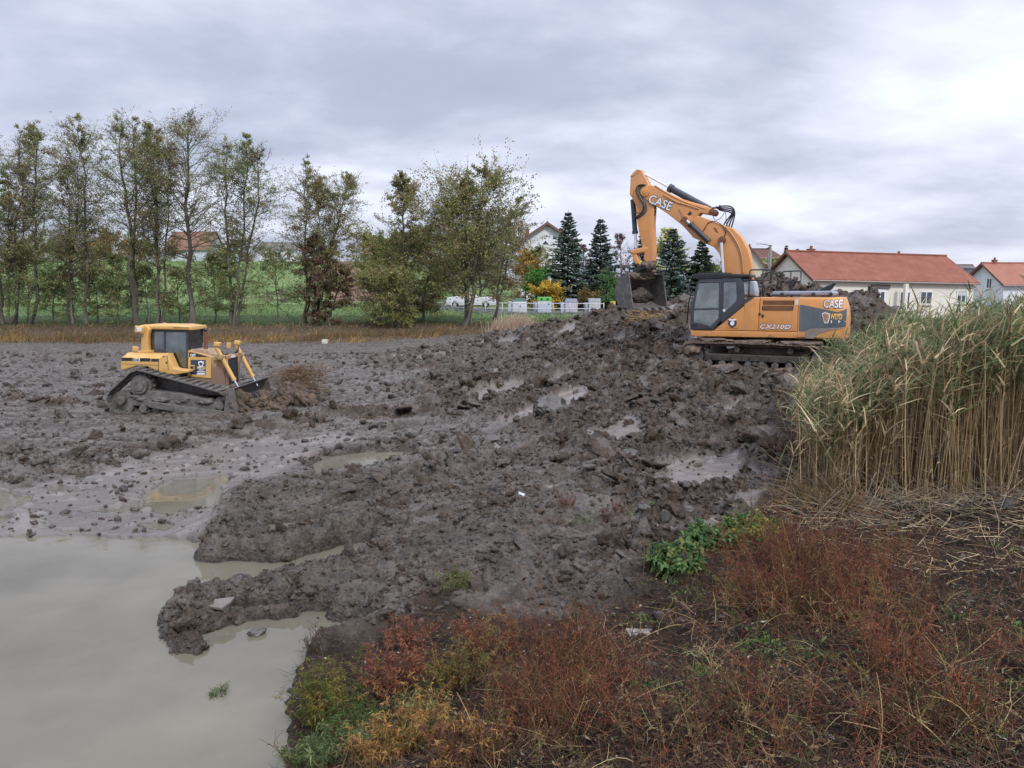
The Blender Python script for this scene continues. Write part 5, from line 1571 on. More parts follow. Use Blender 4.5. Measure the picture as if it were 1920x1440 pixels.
def dozer_spoil():
    """the heap that the blade pushes"""
    rs = np.random.RandomState(4)
    spots = []
    for (zx, zy, yo, a_, b_, c_) in ((1150, 745, -1.3, 0.40, 0.45, 0.46), (1260, 800, -0.9, 0.45, 0.5, 0.28), (1600, 705, 0.8, 0.66, 0.85, 0.68), (1680, 760, 0.3, 0.55, 0.65, 0.50), (1540, 750, 0.2, 0.55, 0.65, 0.52), (1380, 760, -0.5, 0.42, 0.5, 0.36), (1680, 790, 0.5, 0.45, 0.55, 0.32), (1420, 830, -0.6, 0.6, 0.6, 0.26), (1250, 850, -1.2, 0.5, 0.4, 0.2), (1600, 850, -0.3, 0.5, 0.5, 0.18)):
        q_ = DFR.S(180 + zx * 0.22917, 580 + zy * 0.22917, yo)
        spots.append((q_[0] - BLX, yo, q_[1], a_, b_, c_))
    V = []; F = []; nb = 0; bm = bmesh.new(); bmesh.ops.create_icosphere(bm, subdivisions=5, radius=1.0)
    V0 = np.array([v.co[:] for v in bm.verts], np.float32); F0 = np.array([[v.index for v in f.verts] for f in bm.faces]); bm.free()
    for i, (x, y, z, a, b, c) in enumerate(spots):
        v = shape_lump(V0, 200 + i, 0.30) * np.array((a, b, c), np.float32)
        p = DFR.root + DFR.f * (BLX + x) + DFR.l * y
        v = v + np.array((p.x, p.y, DFR.root.z + z), np.float32)
        V.append(v); F.append(F0 + nb); nb += len(v)
    m, t, bb = new_mat('root_mat_soil', 0.8, 0.3)
    g = t.nodes.new('ShaderNodeNewGeometry').outputs['Position']
    n = tex(t, 'ShaderNodeTexNoise', g, Scale=5.0, Detail=8.0, Roughness=0.7)
    c = ramp(t, n.outputs[0], [(0.35, (0.035, 0.027, 0.022)), (0.5, (0.080, 0.062, 0.050)), (0.62, (0.15, 0.095, 0.055))])
    t.links.new(c, bb.inputs['Base Color'])
    bp = t.nodes.new('ShaderNodeBump'); bp.inputs['Strength'].default_value = 1.0; bp.inputs['Distance'].default_value = 0.06; t.links.new(n.outputs[0], bp.inputs['Height']); t.links.new(bp.outputs[0], bb.inputs['Normal'])
    o = np_mesh('spoil_heap', np.concatenate(V), np.concatenate(F), m, smooth=True)
    tag(o, 'brown heap of rooty soil piled against the bulldozer blade', 'soil heap', kind='stuff')


dozer_spoil()
# ------------------------------------------------------------------ plants
RS = np.random.RandomState(12)


def unit(a):
    return a / (np.linalg.norm(a, axis=-1, keepdims=True) + 1e-9)


class NPM:
    """vectorised collector of ribbons and thin tubes with a colour per vertex"""
    def __init__(s): s.V = []; s.F = []; s.C = []; s.n = 0

    def push(s, V, F, C):
        s.V.append(V.astype(np.float32)); s.F.append(F + s.n); s.C.append(C.astype(np.float32)); s.n += len(V)

    def ribbons(s, P, D, Ln, W, droop, col, segs=3, prof='leaf', roll=None, side=None):
        n = len(P)
        if n == 0: return
        t = np.linspace(0, 1, segs + 1)
        if side is None:
            side = unit(np.cross(D, np.array([0, 0, 1.0])) + 0.001)
            r = (RS.rand(n, 1) - 0.5) * (2.4 if roll is None else roll)
            side = unit(side * np.cos(r) + np.cross(D, side) * np.sin(r))
        pos = P[:, None] + D[:, None] * (Ln[:, None] * t)[..., None] + np.array([0, 0, -1.0]) * (droop[:, None] * Ln[:, None] * t ** 2)[..., None]
        w = np.sin(np.pi * np.clip(0.12 + 0.88 * t, 0, 1)) if prof == 'leaf' else (1 - t) ** 0.8 + 0.06
        w = np.maximum(w, 0.04)
        off = side[:, None] * (W[:, None] * w * 0.5)[..., None]
        V = np.stack([pos - off, pos + off], 2).reshape(-1, 3)
        b = (np.arange(n) * (segs + 1) * 2)[:, None] + (np.arange(segs) * 2)[None]
        b = b.ravel()
        F = np.stack([b, b + 1, b + 3, b + 2], 1)
        s.push(V, F, np.repeat(col, (segs + 1) * 2, 0))

    def quads(s, P, A, B, col):
        """one four-sided leaf per point: half-axes A (long) and B (short)"""
        n = len(P)
        V = np.stack([P - A, P + B - A * 0.1, P + A, P - B - A * 0.1], 1).reshape(-1, 3)
        F = (np.arange(n) * 4)[:, None] + np.arange(4)[None]
        s.push(V, F, np.repeat(col, 4, 0))

    def tubes(s, P, D, Ln, R0, R1, bend, col, segs=3, k=3):
        n = len(P)
        if n == 0: return
        t = np.linspace(0, 1, segs + 1)
        pos = P[:, None] + D[:, None] * (Ln[:, None] * t)[..., None] + bend[:, None] * (Ln[:, None] * t ** 2)[..., None]
        a = unit(np.cross(D, np.array([0.31, 0.17, 0.93])) + 1e-4); b_ = np.cross(D, a)
        r = R0[:, None] + (R1 - R0)[:, None] * t
        an = np.arange(k) * 2 * np.pi / k
        ring = a[:, None, None] * np.cos(an)[None, None, :, None] + b_[:, None, None] * np.sin(an)[None, None, :, None]
        V = (pos[:, :, None] + ring * r[:, :, None, None]).reshape(-1, 3)
        q = (np.arange(n) * (segs + 1) * k)[:, None, None] + (np.arange(segs) * k)[None, :, None]
        i = np.arange(k)[None, None]; j = (i + 1) % k
        F = np.stack([q + i, q + j, q + k + j, q + k + i], -1).reshape(-1, 4)
        s.push(V, F, np.repeat(col, (segs + 1) * k, 0))
        return pos

    def build(s, name, mat, parent=None, loc=None, smooth=False):
        V = np.concatenate(s.V); F = np.concatenate(s.F); C = np.concatenate(s.C)
        if loc is not None: V = V - np.array(loc, np.float32)
        o = np_mesh(name, V, F, mat, parent, smooth=smooth, attrs=dict(tint=C))
        if loc is not None and parent is None: o.location = loc
        return o


def leaf_mat(name, trans=0.3, rough=0.75):
    m, t, b = new_mat(name, rough, 0.3)
    c = attr_n(t, 'tint', True)
    t.links.new(c, b.inputs['Base Color'])
    if trans:
        tr = t.nodes.new('ShaderNodeBsdfTranslucent'); t.links.new(c, tr.inputs[0])
        mx = t.nodes.new('ShaderNodeMixShader'); mx.inputs[0].default_value = trans
        t.links.new(b.outputs[0], mx.inputs[1]); t.links.new(tr.outputs[0], mx.inputs[2])
        t.links.new(mx.outputs[0], t.nodes['Material Output'].inputs[0])
    return m


M_LEAF = leaf_mat('leaves', 0.4)
M_STEM = leaf_mat('stems', 0.0, 0.8)
M_BARK = leaf_mat('bark', 0.0, 0.9)


def pick(n, cols, var=0.25, w=None):
    """n colours drawn from a list, each varied a little in brightness"""
    c = np.array(cols, np.float32)[RS.choice(len(cols), n, p=w)]
    return c * (1 + var * (RS.rand(n, 1) * 2 - 1)).astype(np.float32)


def rdir(n, up=0.0, spread=1.0):
    v = RS.normal(size=(n, 3)) * spread; v[:, 2] += up
    return unit(v)


BARKC = [(0.085, 0.074, 0.062), (0.12, 0.11, 0.095), (0.06, 0.053, 0.045)]
OLIVE = [(0.155, 0.170, 0.062), (0.190, 0.185, 0.080), (0.095, 0.115, 0.042), (0.19, 0.15, 0.08), (0.14, 0.105, 0.06)]
GREENISH = [(0.105, 0.155, 0.050), (0.085, 0.125, 0.042), (0.150, 0.175, 0.065), (0.18, 0.165, 0.065)]
DENSEOL = [(0.125, 0.135, 0.045), (0.095, 0.108, 0.038), (0.165, 0.160, 0.058), (0.21, 0.175, 0.07)]
RUSTY = [(0.105, 0.050, 0.040), (0.08, 0.042, 0.032), (0.13, 0.10, 0.06), (0.11, 0.105, 0.05), (0.14, 0.13, 0.06)]
BROWNL = [(0.11, 0.085, 0.05), (0.085, 0.06, 0.042), (0.09, 0.09, 0.04), (0.14, 0.11, 0.06)]


def tree(label, stems, cols, group=None, low=0.22, bw=2.4, leafn=26, nbr=46, twigs=6, leaf=0.13, name='deciduous_tree', cat='tree', taper=0.6, rbase=0.2, up=0.55, bare=0.0, lowleaf=0.0, seed=1, shape='tall', pyg=None):
    """stems: list of ((px,py) base, (px,py) top, Y). Every stem is a tapering bent trunk with limbs, limbs carry twigs, twigs carry leaves."""
    global RS
    RS = np.random.RandomState(seed)
    (bx, by), _, Y0 = stems[0]
    p0 = PY(bx, by, Y0)
    gz = Hs(p0.x, p0.y) - 0.15 if p0.y < 80 else float(far_z(np.array([p0.x]), np.array([p0.y]))[0]) - 0.2
    root = empty(name, (p0.x, p0.y, gz))
    tag(root, label, cat, group)
    tr = NPM(); cr = NPM()
    for si, (b, t, Y) in enumerate(stems):
        B = np.array(PY(b[0], b[1], Y)); T = np.array(PY(t[0], t[1], Y)); B[2] = gz
        T = B + (T - B) * 0.99
        H = T[2] - B[2]
        ns = 14
        tt = np.linspace(0, 1, ns + 1)
        wob = np.cumsum(RS.normal(size=(ns + 1, 2)) * H * 0.008, 0); wob -= np.outer(tt, wob[-1]); wob[0] = 0
        C = B[None] + (T - B)[None] * tt[:, None]; C[:, :2] += wob
        C[:, 1] += np.sin(tt * 3) * 0.2
        rb = rbase * (0.84 if si == 0 else 0.68)
        rad = rb * (1 - tt) ** 0.75 + 0.012; rad[0] *= 1.35
        D = C[1:] - C[:-1]; Ls = np.linalg.norm(D, axis=1)
        mb = MB(); mb.tube([Vector(c) for c in C], list(rad), 8, cap=False)
        V = np.array([v[:] for v in mb.v]); F = np.array(mb.f)
        tr.push(V, F, pick(len(V), BARKC, 0.3))
        # limbs
        n = nbr
        u = low + (1 - low) * np.sort(RS.rand(n)) ** (0.85)
        idx = np.clip((u * ns).astype(int), 0, ns - 1); fr_ = u * ns - idx
        P = C[idx] + (C[idx + 1] - C[idx]) * fr_[:, None]
        az = RS.rand(n) * 2 * np.pi
        if shape == 'tall':
            ln = bw * (0.45 + 0.75 * np.sin(np.pi * np.clip(0.12 + 0.80 * (u - low) / (1 - low), 0, 1))) * (0.6 + 0.6 * RS.rand(n))
        elif shape == 'round':
            ln = bw * (0.35 + 0.9 * np.sin(np.pi * np.clip(0.15 + 0.80 * (u - low) / (1 - low), 0, 1)) ** 0.8) * (0.55 + 0.6 * RS.rand(n))
        else:
            ln = bw * (1.15 - 0.75 * (u - low) / (1 - low)) * (0.5 + 0.7 * RS.rand(n))
        ln = ln * np.clip((1.04 - u) / 0.30, 0.22, 1.0)
        el = up + 0.35 * RS.normal(size=n) + 0.3 * (u - 0.5)
        d = np.stack([np.cos(az) * np.cos(el), np.sin(az) * np.cos(el), np.sin(el)], 1)
        bend = np.zeros((n, 3)); bend[:, 2] = RS.normal(size=n) * 0.12 + 0.02; bend[:, :2] = RS.normal(size=(n, 2)) * 0.08
        rr = np.interp(u, tt, rad) * 0.26 + 0.008
        pos = tr.tubes(P, d, ln, rr, np.full(n, 0.008), bend, pick(n, BARKC, 0.3), 4, 4)
        # twigs
        k = twigs
        ui = 0.25 + 0.75 * RS.rand(n, k)
        ii = np.clip((ui * 4).astype(int), 0, 3); ff = ui * 4 - ii
        r_ = np.arange(n)[:, None]
        Q = pos[r_, ii] + (pos[r_, ii + 1] - pos[r_, ii]) * ff[..., None]
        Q = Q.reshape(-1, 3)
        dd = unit(np.repeat(d, k, 0) * 0.8 + rdir(n * k) * 0.75 + np.array([0, 0, 0.15]))
        tl = np.repeat(ln, k) * 0.36 * (0.5 + 0.8 * RS.rand(n * k)) + 0.15
        bd = RS.normal(size=(n * k, 3)) * 0.15
        tp = tr.tubes(Q, dd, tl, np.full(n * k, 0.011), np.full(n * k, 0.005), bd, pick(n * k, BARKC, 0.3), 2, 3)
        # leaves in tufts along the twigs; whole twigs may be bare
        m = leafn
        keep = RS.rand(n * k) > bare
        # patchiness: noise in space
        kn = vnoise(Q[:, 0] * 0.55 + seed, Q[:, 2] * 0.55 + Q[:, 1] * 0.3, seed)
        keep &= RS.rand(n * k) < np.clip((1.03 - np.repeat(u, k)) * 4.5 + 0.30, 0, 1)
        keep &= kn > -0.34
        tp = tp[keep]; tl_ = tl[keep]; n2 = len(tp)
        uu = RS.rand(n2, m) * 1.05
        a = np.clip(uu, 0, 1) * 2; ia = np.clip(a.astype(int), 0, 1); fa = a - ia
        r2 = np.arange(n2)[:, None]
        X = tp[r2, ia] + (tp[r2, ia + 1] - tp[r2, ia]) * fa[..., None]
        X = X.reshape(-1, 3) + RS.normal(size=(n2 * m, 3)) * np.array([0.12, 0.12, 0.085]) * (0.6 + 0.5 * np.repeat(tl_, m)[:, None])
        A = rdir(n2 * m, 0.0); A = A * (leaf * (0.55 + 0.7 * RS.rand(n2 * m, 1)))
        Bv = unit(np.cross(A, RS.normal(size=A.shape))) * np.linalg.norm(A, axis=1, keepdims=True) * 0.62
        c = 1.6 * np.repeat(pick(n2, cols, 0.22), m, 0) * (0.78 + 0.44 * RS.rand(n2 * m, 1))
        cr.quads(X, A * 0.5, Bv * 0.5, c)
    loc = (p0.x, p0.y, gz)
    t_ = tr.build('trunk', M_BARK, None, loc); t_.parent = root; t_.location = (0, 0, 0)
    c_ = cr.build('crown', M_LEAF, None, loc); c_.parent = root; c_.location = (0, 0, 0)
    return root


ALD = 'alders along the far pond bank'
AY = 72
specs = [
    ('tall thin alder cut off by the left edge of the picture', [((4, 590), (-20, 238), AY), ((12, 590), (14, 330), AY)], 0.30, 2.2, 0.17),
    ('slender alder second from the left, twin stems leaning slightly', [((17, 592), (38, 238), AY), ((28, 592), (52, 300), AY + 1)], 0.32, 2.0, 0.15),
    ('straight slim alder with a dark trunk between the twin-stemmed alder and the broad leaning one', [((55, 592), (64, 226), AY)], 0.28, 2.3, 0.17),
    ('alder with a forked stem and thin open top left of the yellow bulldozer', [((136, 597), (120, 300), AY), ((131, 597), (150, 262), AY + .6)], 0.25, 2.2, 0.15),
    ('tall alder with a feathery top directly above the bulldozer rear fender', [((162, 599), (150, 214), AY)], 0.22, 2.6, 0.18),
    ('tallest grey-barked alder with thick straight trunk above the bulldozer cab', [((257, 602), (228, 206), AY), ((250, 602), (246, 216), AY + .8)], 0.25, 2.9, 0.26),
    ('narrow alder just right of the tallest thick-trunked alder', [((292, 602), (276, 226), AY)], 0.28, 2.0, 0.17),
    ('alder with a pair of close stems forming a V behind the bulldozer lift arms', [((300, 603), (300, 240), AY + .5), ((304, 603), (322, 270), AY)], 0.28, 2.0, 0.15),
    ('full-crowned alder with one stout trunk, broadest of the row', [((359, 606), (352, 208), AY)], 0.26, 3.4, 0.30),
    ('alder with three stems fanning out from one foot', [((434, 608), (424, 262), AY), ((438, 608), (462, 250), AY), ((444, 608), (492, 275), AY + .6)], 0.30, 2.4, 0.18),
    ('lower alder with sparse twiggy crown above the reddish ivy thicket', [((566, 608), (578, 294), AY), ((574, 608), (604, 330), AY + .5)], 0.33, 1.9, 0.14),
    ('small alder leaning right with its bent stem in the sky gap', [((588, 610), (655, 325), AY)], 0.36, 2.1, 0.13),
]
for i, (lb, st, lo, bw, rb) in enumerate(specs):
    tree(lb, st, OLIVE if i % 3 else GREENISH[:2] + OLIVE, ALD, low=lo, bw=bw * 1.28, rbase=rb, nbr=105 if len(st) == 1 else 66, twigs=8, leafn=19, leaf=0.14, name='alder_tree', seed=100 + i, bare=0.12, up=0.5)
# young growth between the trunks (low leafy stems)
LOWS = [(-30, 470, 2.6), (45, 475, 2.3), (95, 500, 2.0), (130, 455, 2.6), (175, 510, 1.8), (215, 480, 2.0), (270, 500, 1.7), (330, 505, 1.8), (395, 480, 1.9), (430, 490, 1.8), (515, 470, 2.4)]
lowlab = ['leafy alder sapling at the left edge under the tall trunks', 'olive sapling between the two leftmost alders', 'thin sapling left of the forked alder', 'bushy green sapling around the forked alder trunk', 'short sapling beside the feathery-topped alder',
          'crooked leaning sapling left of the thick-trunked alder', 'low sapling behind the exhaust of the bulldozer', 'small sapling left of the stout single alder', 'thin upright sapling right of the stout single alder', 'leafy sapling mixed with the three-stemmed alder', 'spreading sapling with leaves over the green field']
for i, ((x, ty, bw), lb) in enumerate(zip(LOWS, lowlab)):
    tree(lb, [((x + 6, 600), (x, ty), 73.5)], GREENISH + OLIVE[:2], 'saplings under the alders', low=0.18, bw=bw * 1.35, rbase=0.07, nbr=58, twigs=8, leafn=22, leaf=0.15, name='alder_sapling', seed=150 + i, bare=0.15, up=0.25, shape='round')
tree('dark red ivy-covered thicket round the leaning alder trunks', [((583, 612), (590, 440), 71.5), ((596, 612), (615, 470), 71.2), ((608, 612), (640, 500), 71.3)], RUSTY, low=0.10, bw=1.7, rbase=0.13, nbr=52, twigs=7, leafn=26, leaf=0.17, name='ivy_thicket', seed=171, up=0.2, shape='round')
tree('round-topped alder standing behind the dense olive bushes', [((757, 600), (757, 322), 74)], OLIVE + DENSEOL, low=0.45, bw=2.3, rbase=0.2, nbr=60, twigs=8, leafn=26, leaf=0.18, name='alder_tree', seed=172, up=0.45)
tree('big broad alder with twin trunks and dense olive crown near the white pickup', [((872, 612), (905, 312), 69), ((881, 612), (872, 345), 69.4), ((875, 612), (850, 380), 69.6)], OLIVE + DENSEOL, low=0.22, bw=4.6, rbase=0.24, nbr=66, twigs=8, leafn=27, leaf=0.18, name='alder_tree', seed=173, up=0.5, shape='round')
tree('low arching olive bush hanging over the grass at the field corner', [((745, 607), (735, 500), 68), ((750, 607), (690, 510), 68.4)], DENSEOL + OLIVE[:2], low=0.08, bw=2.5, rbase=0.12, nbr=60, twigs=7, leafn=27, leaf=0.17, name='hazel_bush', cat='bush', seed=174, up=0.2, shape='round')
tree('dense olive bush in the middle of the thicket, yellowish at its top', [((790, 600), (815, 425), 75), ((770, 600), (760, 440), 75.5)], DENSEOL + [(0.16, 0.14, 0.05)], low=0.12, bw=4.0, rbase=0.14, nbr=74, twigs=8, leafn=29, leaf=0.19, name='hazel_bush', cat='bush', seed=175, up=0.3, shape='round')
tree('tall dark olive bush on the left side of the thicket', [((715, 598), (712, 455), 77)], GREENISH + DENSEOL, low=0.12, bw=3.2, rbase=0.12, nbr=70, twigs=8, leafn=29, leaf=0.19, name='hazel_bush', cat='bush', seed=176, up=0.3, shape='round')
tree('brownish half-bare tree beside the recycling containers', [((929, 590), (960, 400), 78), ((925, 590), (975, 372), 78.6)], BROWNL, low=0.2, bw=2.6, rbase=0.14, nbr=60, twigs=8, leafn=20, leaf=0.17, name='deciduous_tree', seed=177, bare=0.25, up=0.4, shape='round')
tree('dark olive tree right behind the white pickup', [((850, 575), (850, 440), 100), ((900, 575), (905, 430), 100)], DENSEOL, low=0.05, bw=4.5, rbase=0.2, nbr=70, twigs=8, leafn=27, leaf=0.24, name='deciduous_tree', seed=178, up=0.3, shape='round')
# gardens behind the containers
GB = [
    ('yellow and orange autumn tree left of the bright green shrub', (985, 585), (988, 470), 108, [(0.36, 0.20, 0.03), (0.28, 0.13, 0.03), (0.13, 0.10, 0.03)], 2.6),
    ('bright green shrub between the autumn tree and the spruce', (1018, 585), (1022, 500), 104, [(0.07, 0.19, 0.035), (0.05, 0.14, 0.03)], 2.3),
    ('yellow-leaved low shrub above the green-topped container', (1020, 585), (1020, 540), 99, [(0.40, 0.27, 0.04), (0.28, 0.2, 0.04)], 1.8),
    ('olive shrub under the gable of the white house', (1005, 585), (1008, 465), 112, DENSEOL, 2.8),
    ('leafless reddish shrub between the two spruces', (1095, 585), (1095, 460), 116, [(0.10, 0.05, 0.045), (0.08, 0.05, 0.04)], 2.8),
    ('purplish bare tree right of the second spruce', (1165, 590), (1165, 440), 120, [(0.11, 0.055, 0.05), (0.09, 0.06, 0.055)], 3.2),
    ('brown shrub behind the grey hipped container', (1110, 588), (1112, 555), 100, [(0.16, 0.11, 0.04), (0.10, 0.09, 0.04)], 2.0),
    ('green shrub behind the raised excavator bucket', (1160, 590), (1158, 530), 98, [(0.06, 0.13, 0.03), (0.05, 0.10, 0.03)], 2.4),
    ('yellow birch behind the excavator boom', (1252, 580), (1256, 425), 112, [(0.36, 0.32, 0.06), (0.22, 0.24, 0.05)], 3.0),
    ('yellow-green bush just left of the lower boom', (1335, 580), (1335, 500), 108, [(0.13, 0.14, 0.035), (0.09, 0.11, 0.03)], 2.8),
    ('olive trees below the brown-roofed house', (1462, 530), (1466, 486), 100, DENSEOL, 2.4),
    ('pale bare tree on the skyline beyond the brown roof at the field', (665, 470), (672, 436), 230, [(0.2, 0.17, 0.13), (0.14, 0.12, 0.09)], 4.0),
    ('olive bush beside the field house with the brown roof', (700, 480), (698, 450), 190, DENSEOL, 4.0),
    ('orange autumn tree on the hill at the left', (205, 500), (205, 440), 190, [(0.22, 0.12, 0.04), (0.12, 0.10, 0.04)], 4.2),
    ('wide dark bush on the hill left of the orange-roofed house', (255, 500), (258, 455), 200, DENSEOL + GREENISH, 4.5),
    ('dark round bush on the hill right of the orange-roofed house', (440, 492), (440, 455), 205, DENSEOL, 4.6),
    ('green hillside tree partly hidden by the leftmost alders', (70, 500), (70, 450), 190, GREENISH, 5.0),
]
for i, (lb, b, t, Y, cols, bw) in enumerate(GB):
    bare_ = 0.75 if 'bare' in lb or 'leafless' in lb else 0.05
    tree(lb, [(b, t, Y)], cols, None, low=0.03, bw=bw, rbase=0.16, nbr=64, twigs=9 if bare_ > .5 else 7, leafn=24, leaf=0.26 if Y < 150 else 0.42, name='shrub' if 'shrub' in lb or 'bush' in lb else 'deciduous_tree', cat='bush' if 'shrub' in lb or 'bush' in lb else 'tree', seed=200 + i, up=0.35, shape='round', bare=bare_)
for i, (x, y, Y, w_) in enumerate([(-40, 486, 230, 9), (30, 482, 240, 8), (120, 478, 250, 8), (170, 480, 235, 7), (620, 478, 240, 5), (730, 470, 170, 5), (840, 470, 150, 6), (775, 462, 185, 6), (590, 470, 260, 5)]):
    lbs = ['hedgerow tree at the far left skyline', 'rounded hedgerow tree beside it on the skyline at the far left', 'hedgerow tree on the skyline behind the forked alder', 'small hedgerow tree on the skyline left of the orange autumn tree', 'low skyline hedge tree right of the modern grey house', 'dark tree on the slope behind the round-topped alder', 'dark tree behind the broad twin-trunked alder', 'skyline tree behind the hazel thicket', 'skyline tree behind the red ivy thicket']
    tree(lbs[i], [((x, y + 10), (x + 4, y - 26), Y)], DENSEOL, 'trees on the skyline', low=0.05, bw=w_ * 0.6, rbase=0.25, nbr=46, twigs=6, leafn=18, leaf=0.55, name='hedgerow_tree', seed=240 + i, up=0.25, shape='round')


def spruce(label, base, top, Y, halfw_px, seed, tint=((0.095, 0.140, 0.105), (0.130, 0.180, 0.145), (0.20, 0.25, 0.22))):
    global RS
    RS = np.random.RandomState(seed)
    p0 = PY(*base, Y); T = PY(top[0], top[1], Y)
    gz = float(far_z(np.array([p0.x]), np.array([p0.y]))[0]) - 0.2
    root = empty('spruce_tree', (p0.x, p0.y, gz)); tag(root, label, 'spruce', 'spruces in the gardens')
    H = T.z - gz; W = halfw_px / F_PX * Y
    tr = NPM(); cr = NPM()
    tr.tubes(np.array([[0, 0, 0.0]]), np.array([[0, 0, 1.0]]), np.array([H]), np.array([0.22]), np.array([0.02]), np.zeros((1, 3)), np.array([[.06, .045, .035]]), 6, 7)
    nw = int(H / 0.30)
    for k in range(nw):
        u = (k + RS.rand() * 0.5) / nw
        z = H * (0.03 + 0.95 * u)
        r = W * ((1 - u) ** 0.8) * (0.75 + 0.45 * RS.rand()) + 0.12
        n = int(7 + 7 * (1 - u))
        az = RS.rand() * 6 + np.arange(n) * 2 * np.pi / n + RS.normal(size=n) * 0.25
        ln = r * (0.7 + 0.5 * RS.rand(n))
        el = 0.25 * u + 0.12 * RS.normal(size=n) - 0.08
        d = np.stack([np.cos(az) * np.cos(el), np.sin(az) * np.cos(el), np.sin(el)], 1)
        bend = np.zeros((n, 3)); bend[:, 2] = -0.22 * (1 - u) + 0.16
        P = np.tile([0, 0, z], (n, 1)).astype(float)
        pos = tr.tubes(P, d, ln, np.full(n, 0.03), np.full(n, 0.008), bend, pick(n, [(.05, .04, .03)]), 3, 3)
        m = 44
        t = 0.12 + 0.88 * RS.rand(n, m) ** 0.8
        X = P[:, None] + d[:, None] * (ln[:, None] * t)[..., None] + bend[:, None] * (ln[:, None] * t ** 2)[..., None]
        sgn = RS.choice([-1, 1], (n, m, 1))
        sd = np.cross(d, [0, 0, 1.0])[:, None] * sgn * (0.35 + 0.5 * RS.rand(n, m, 1)) + d[:, None] * (0.6 + 0.3 * RS.rand(n, m, 1)) + np.array([0, 0, -0.35]) * RS.rand(n, m, 1) + RS.normal(size=(n, m, 3)) * 0.15
        sd = unit(sd).reshape(-1, 3)
        X = X.reshape(-1, 3)
        lf = (0.22 + 0.28 * (1 - u)) * (0.6 + 0.6 * RS.rand(n * m))
        c = pick(n * m, tint, 0.3)
        cr.ribbons(X, sd, lf, np.full(n * m, 0.24), np.full(n * m, 0.15), c, 2, 'leaf')
    loc = (p0.x, p0.y, gz)
    t_ = tr.build('trunk', M_BARK, root); c_ = cr.build('crown', M_LEAF, root)


spruce('tall blue-green spruce in front of the white gable house', (1064, 588), (1066, 393), 103, 48, 300)
spruce('blue-green spruce with a thin top right of the white gable house', (1124, 588), (1126, 407), 104, 46, 301)
spruce('dark spruce partly behind the hanging excavator arm', (1204, 588), (1206, 432), 106, 40, 302)
spruce('broad spruce framed by the excavator arm and boom', (1258, 588), (1262, 425), 104, 58, 303)
spruce('dark green spruce under the excavator boom', (1312, 588), (1312, 448), 104, 44, 304, ((0.06, 0.095, 0.055), (0.085, 0.125, 0.07)))
spruce('small distant spruce beside the brown hip roof', (1472, 520), (1472, 458), 150, 10, 305)
spruce('faint thin spruce tip above the long orange roof', (1493, 520), (1493, 464), 170, 7, 306, ((0.10, 0.12, 0.11), (0.14, 0.16, 0.15)))
# ------------------------------------------------------------------ houses and things on the far side
def wall_mat(name, col):
    return simple_mat(name, col, 0.9, 0.06, 1.5, coord='Object')


def tile_mat(name, c1, c2, rows=3.2):
    m, t, b = new_mat(name, 0.85, 0.3)
    tcn = t.nodes.new('ShaderNodeTexCoord')
    n1 = tex(t, 'ShaderNodeTexNoise', tcn.outputs['Object'], Scale=0.9, Detail=6.0, Roughness=0.7)
    w = tex(t, 'ShaderNodeTexWave', tcn.outputs['Object'], Scale=rows, Distortion=0.3)
    w.wave_type = 'BANDS'; w.bands_direction = 'Z'
    n2 = tex(t, 'ShaderNodeTexNoise', tcn.outputs['Object'], Scale=9.0, Detail=3.0)
    c = mix(t, ramp(t, n1.outputs[0], [(0.3, 0), (0.7, 1)]), c1, c2)
    c = mix(t, 0.35, c, mix(t, 1.0, c, ramp(t, n2.outputs[0], [(0.35, 0.45), (0.65, 1.0)]), 'MULTIPLY'))
    c = mix(t, 0.5, c, mix(t, 1.0, c, ramp(t, w.outputs[0], [(0.0, 0.6), (0.35, 1.0)]), 'MULTIPLY'))
    t.links.new(c, b.inputs['Base Color'])
    bp = t.nodes.new('ShaderNodeBump'); bp.inputs['Strength'].default_value = 0.6; bp.inputs['Distance'].default_value = 0.05
    t.links.new(w.outputs[0], bp.inputs['Height']); t.links.new(bp.outputs[0], b.inputs['Normal'])
    return m


M_WALLW = wall_mat('white_render', (0.70, 0.67, 0.59))
M_WALLP = wall_mat('pure_white_render', (0.66, 0.68, 0.72))
M_WALLC = wall_mat('cream_render', (0.56, 0.52, 0.43))
M_TILEO = tile_mat('orange_roof_tiles', (0.20, 0.070, 0.045), (0.31, 0.12, 0.078))
M_TILES = tile_mat('salmon_roof_tiles', (0.30, 0.13, 0.09), (0.40, 0.18, 0.125))
M_TILEB = tile_mat('brown_roof_tiles', (0.11, 0.055, 0.045), (0.16, 0.08, 0.062))
M_TILEG = tile_mat('grey_roof_tiles', (0.14, 0.13, 0.13), (0.2, 0.18, 0.17))
M_TILED = tile_mat('dark_roof_slates', (0.06, 0.065, 0.08), (0.09, 0.095, 0.11))
M_PANE = simple_mat('window_pane', (0.06, 0.07, 0.085), 0.08, 0.3, 2)
M_FRAME = simple_mat('window_frame_white', (0.72, 0.73, 0.75), 0.5, 0.05)
M_SHUT = simple_mat('roller_shutter', (0.50, 0.52, 0.55), 0.6, 0.08)
M_BRICK = simple_mat('chimney_brick', (0.22, 0.085, 0.06), 0.9, 0.3, 6)
M_WOODG = simple_mat('weathered_wood', (0.20, 0.175, 0.15), 0.9, 0.35, 5, stretch=(3, 3, 20))


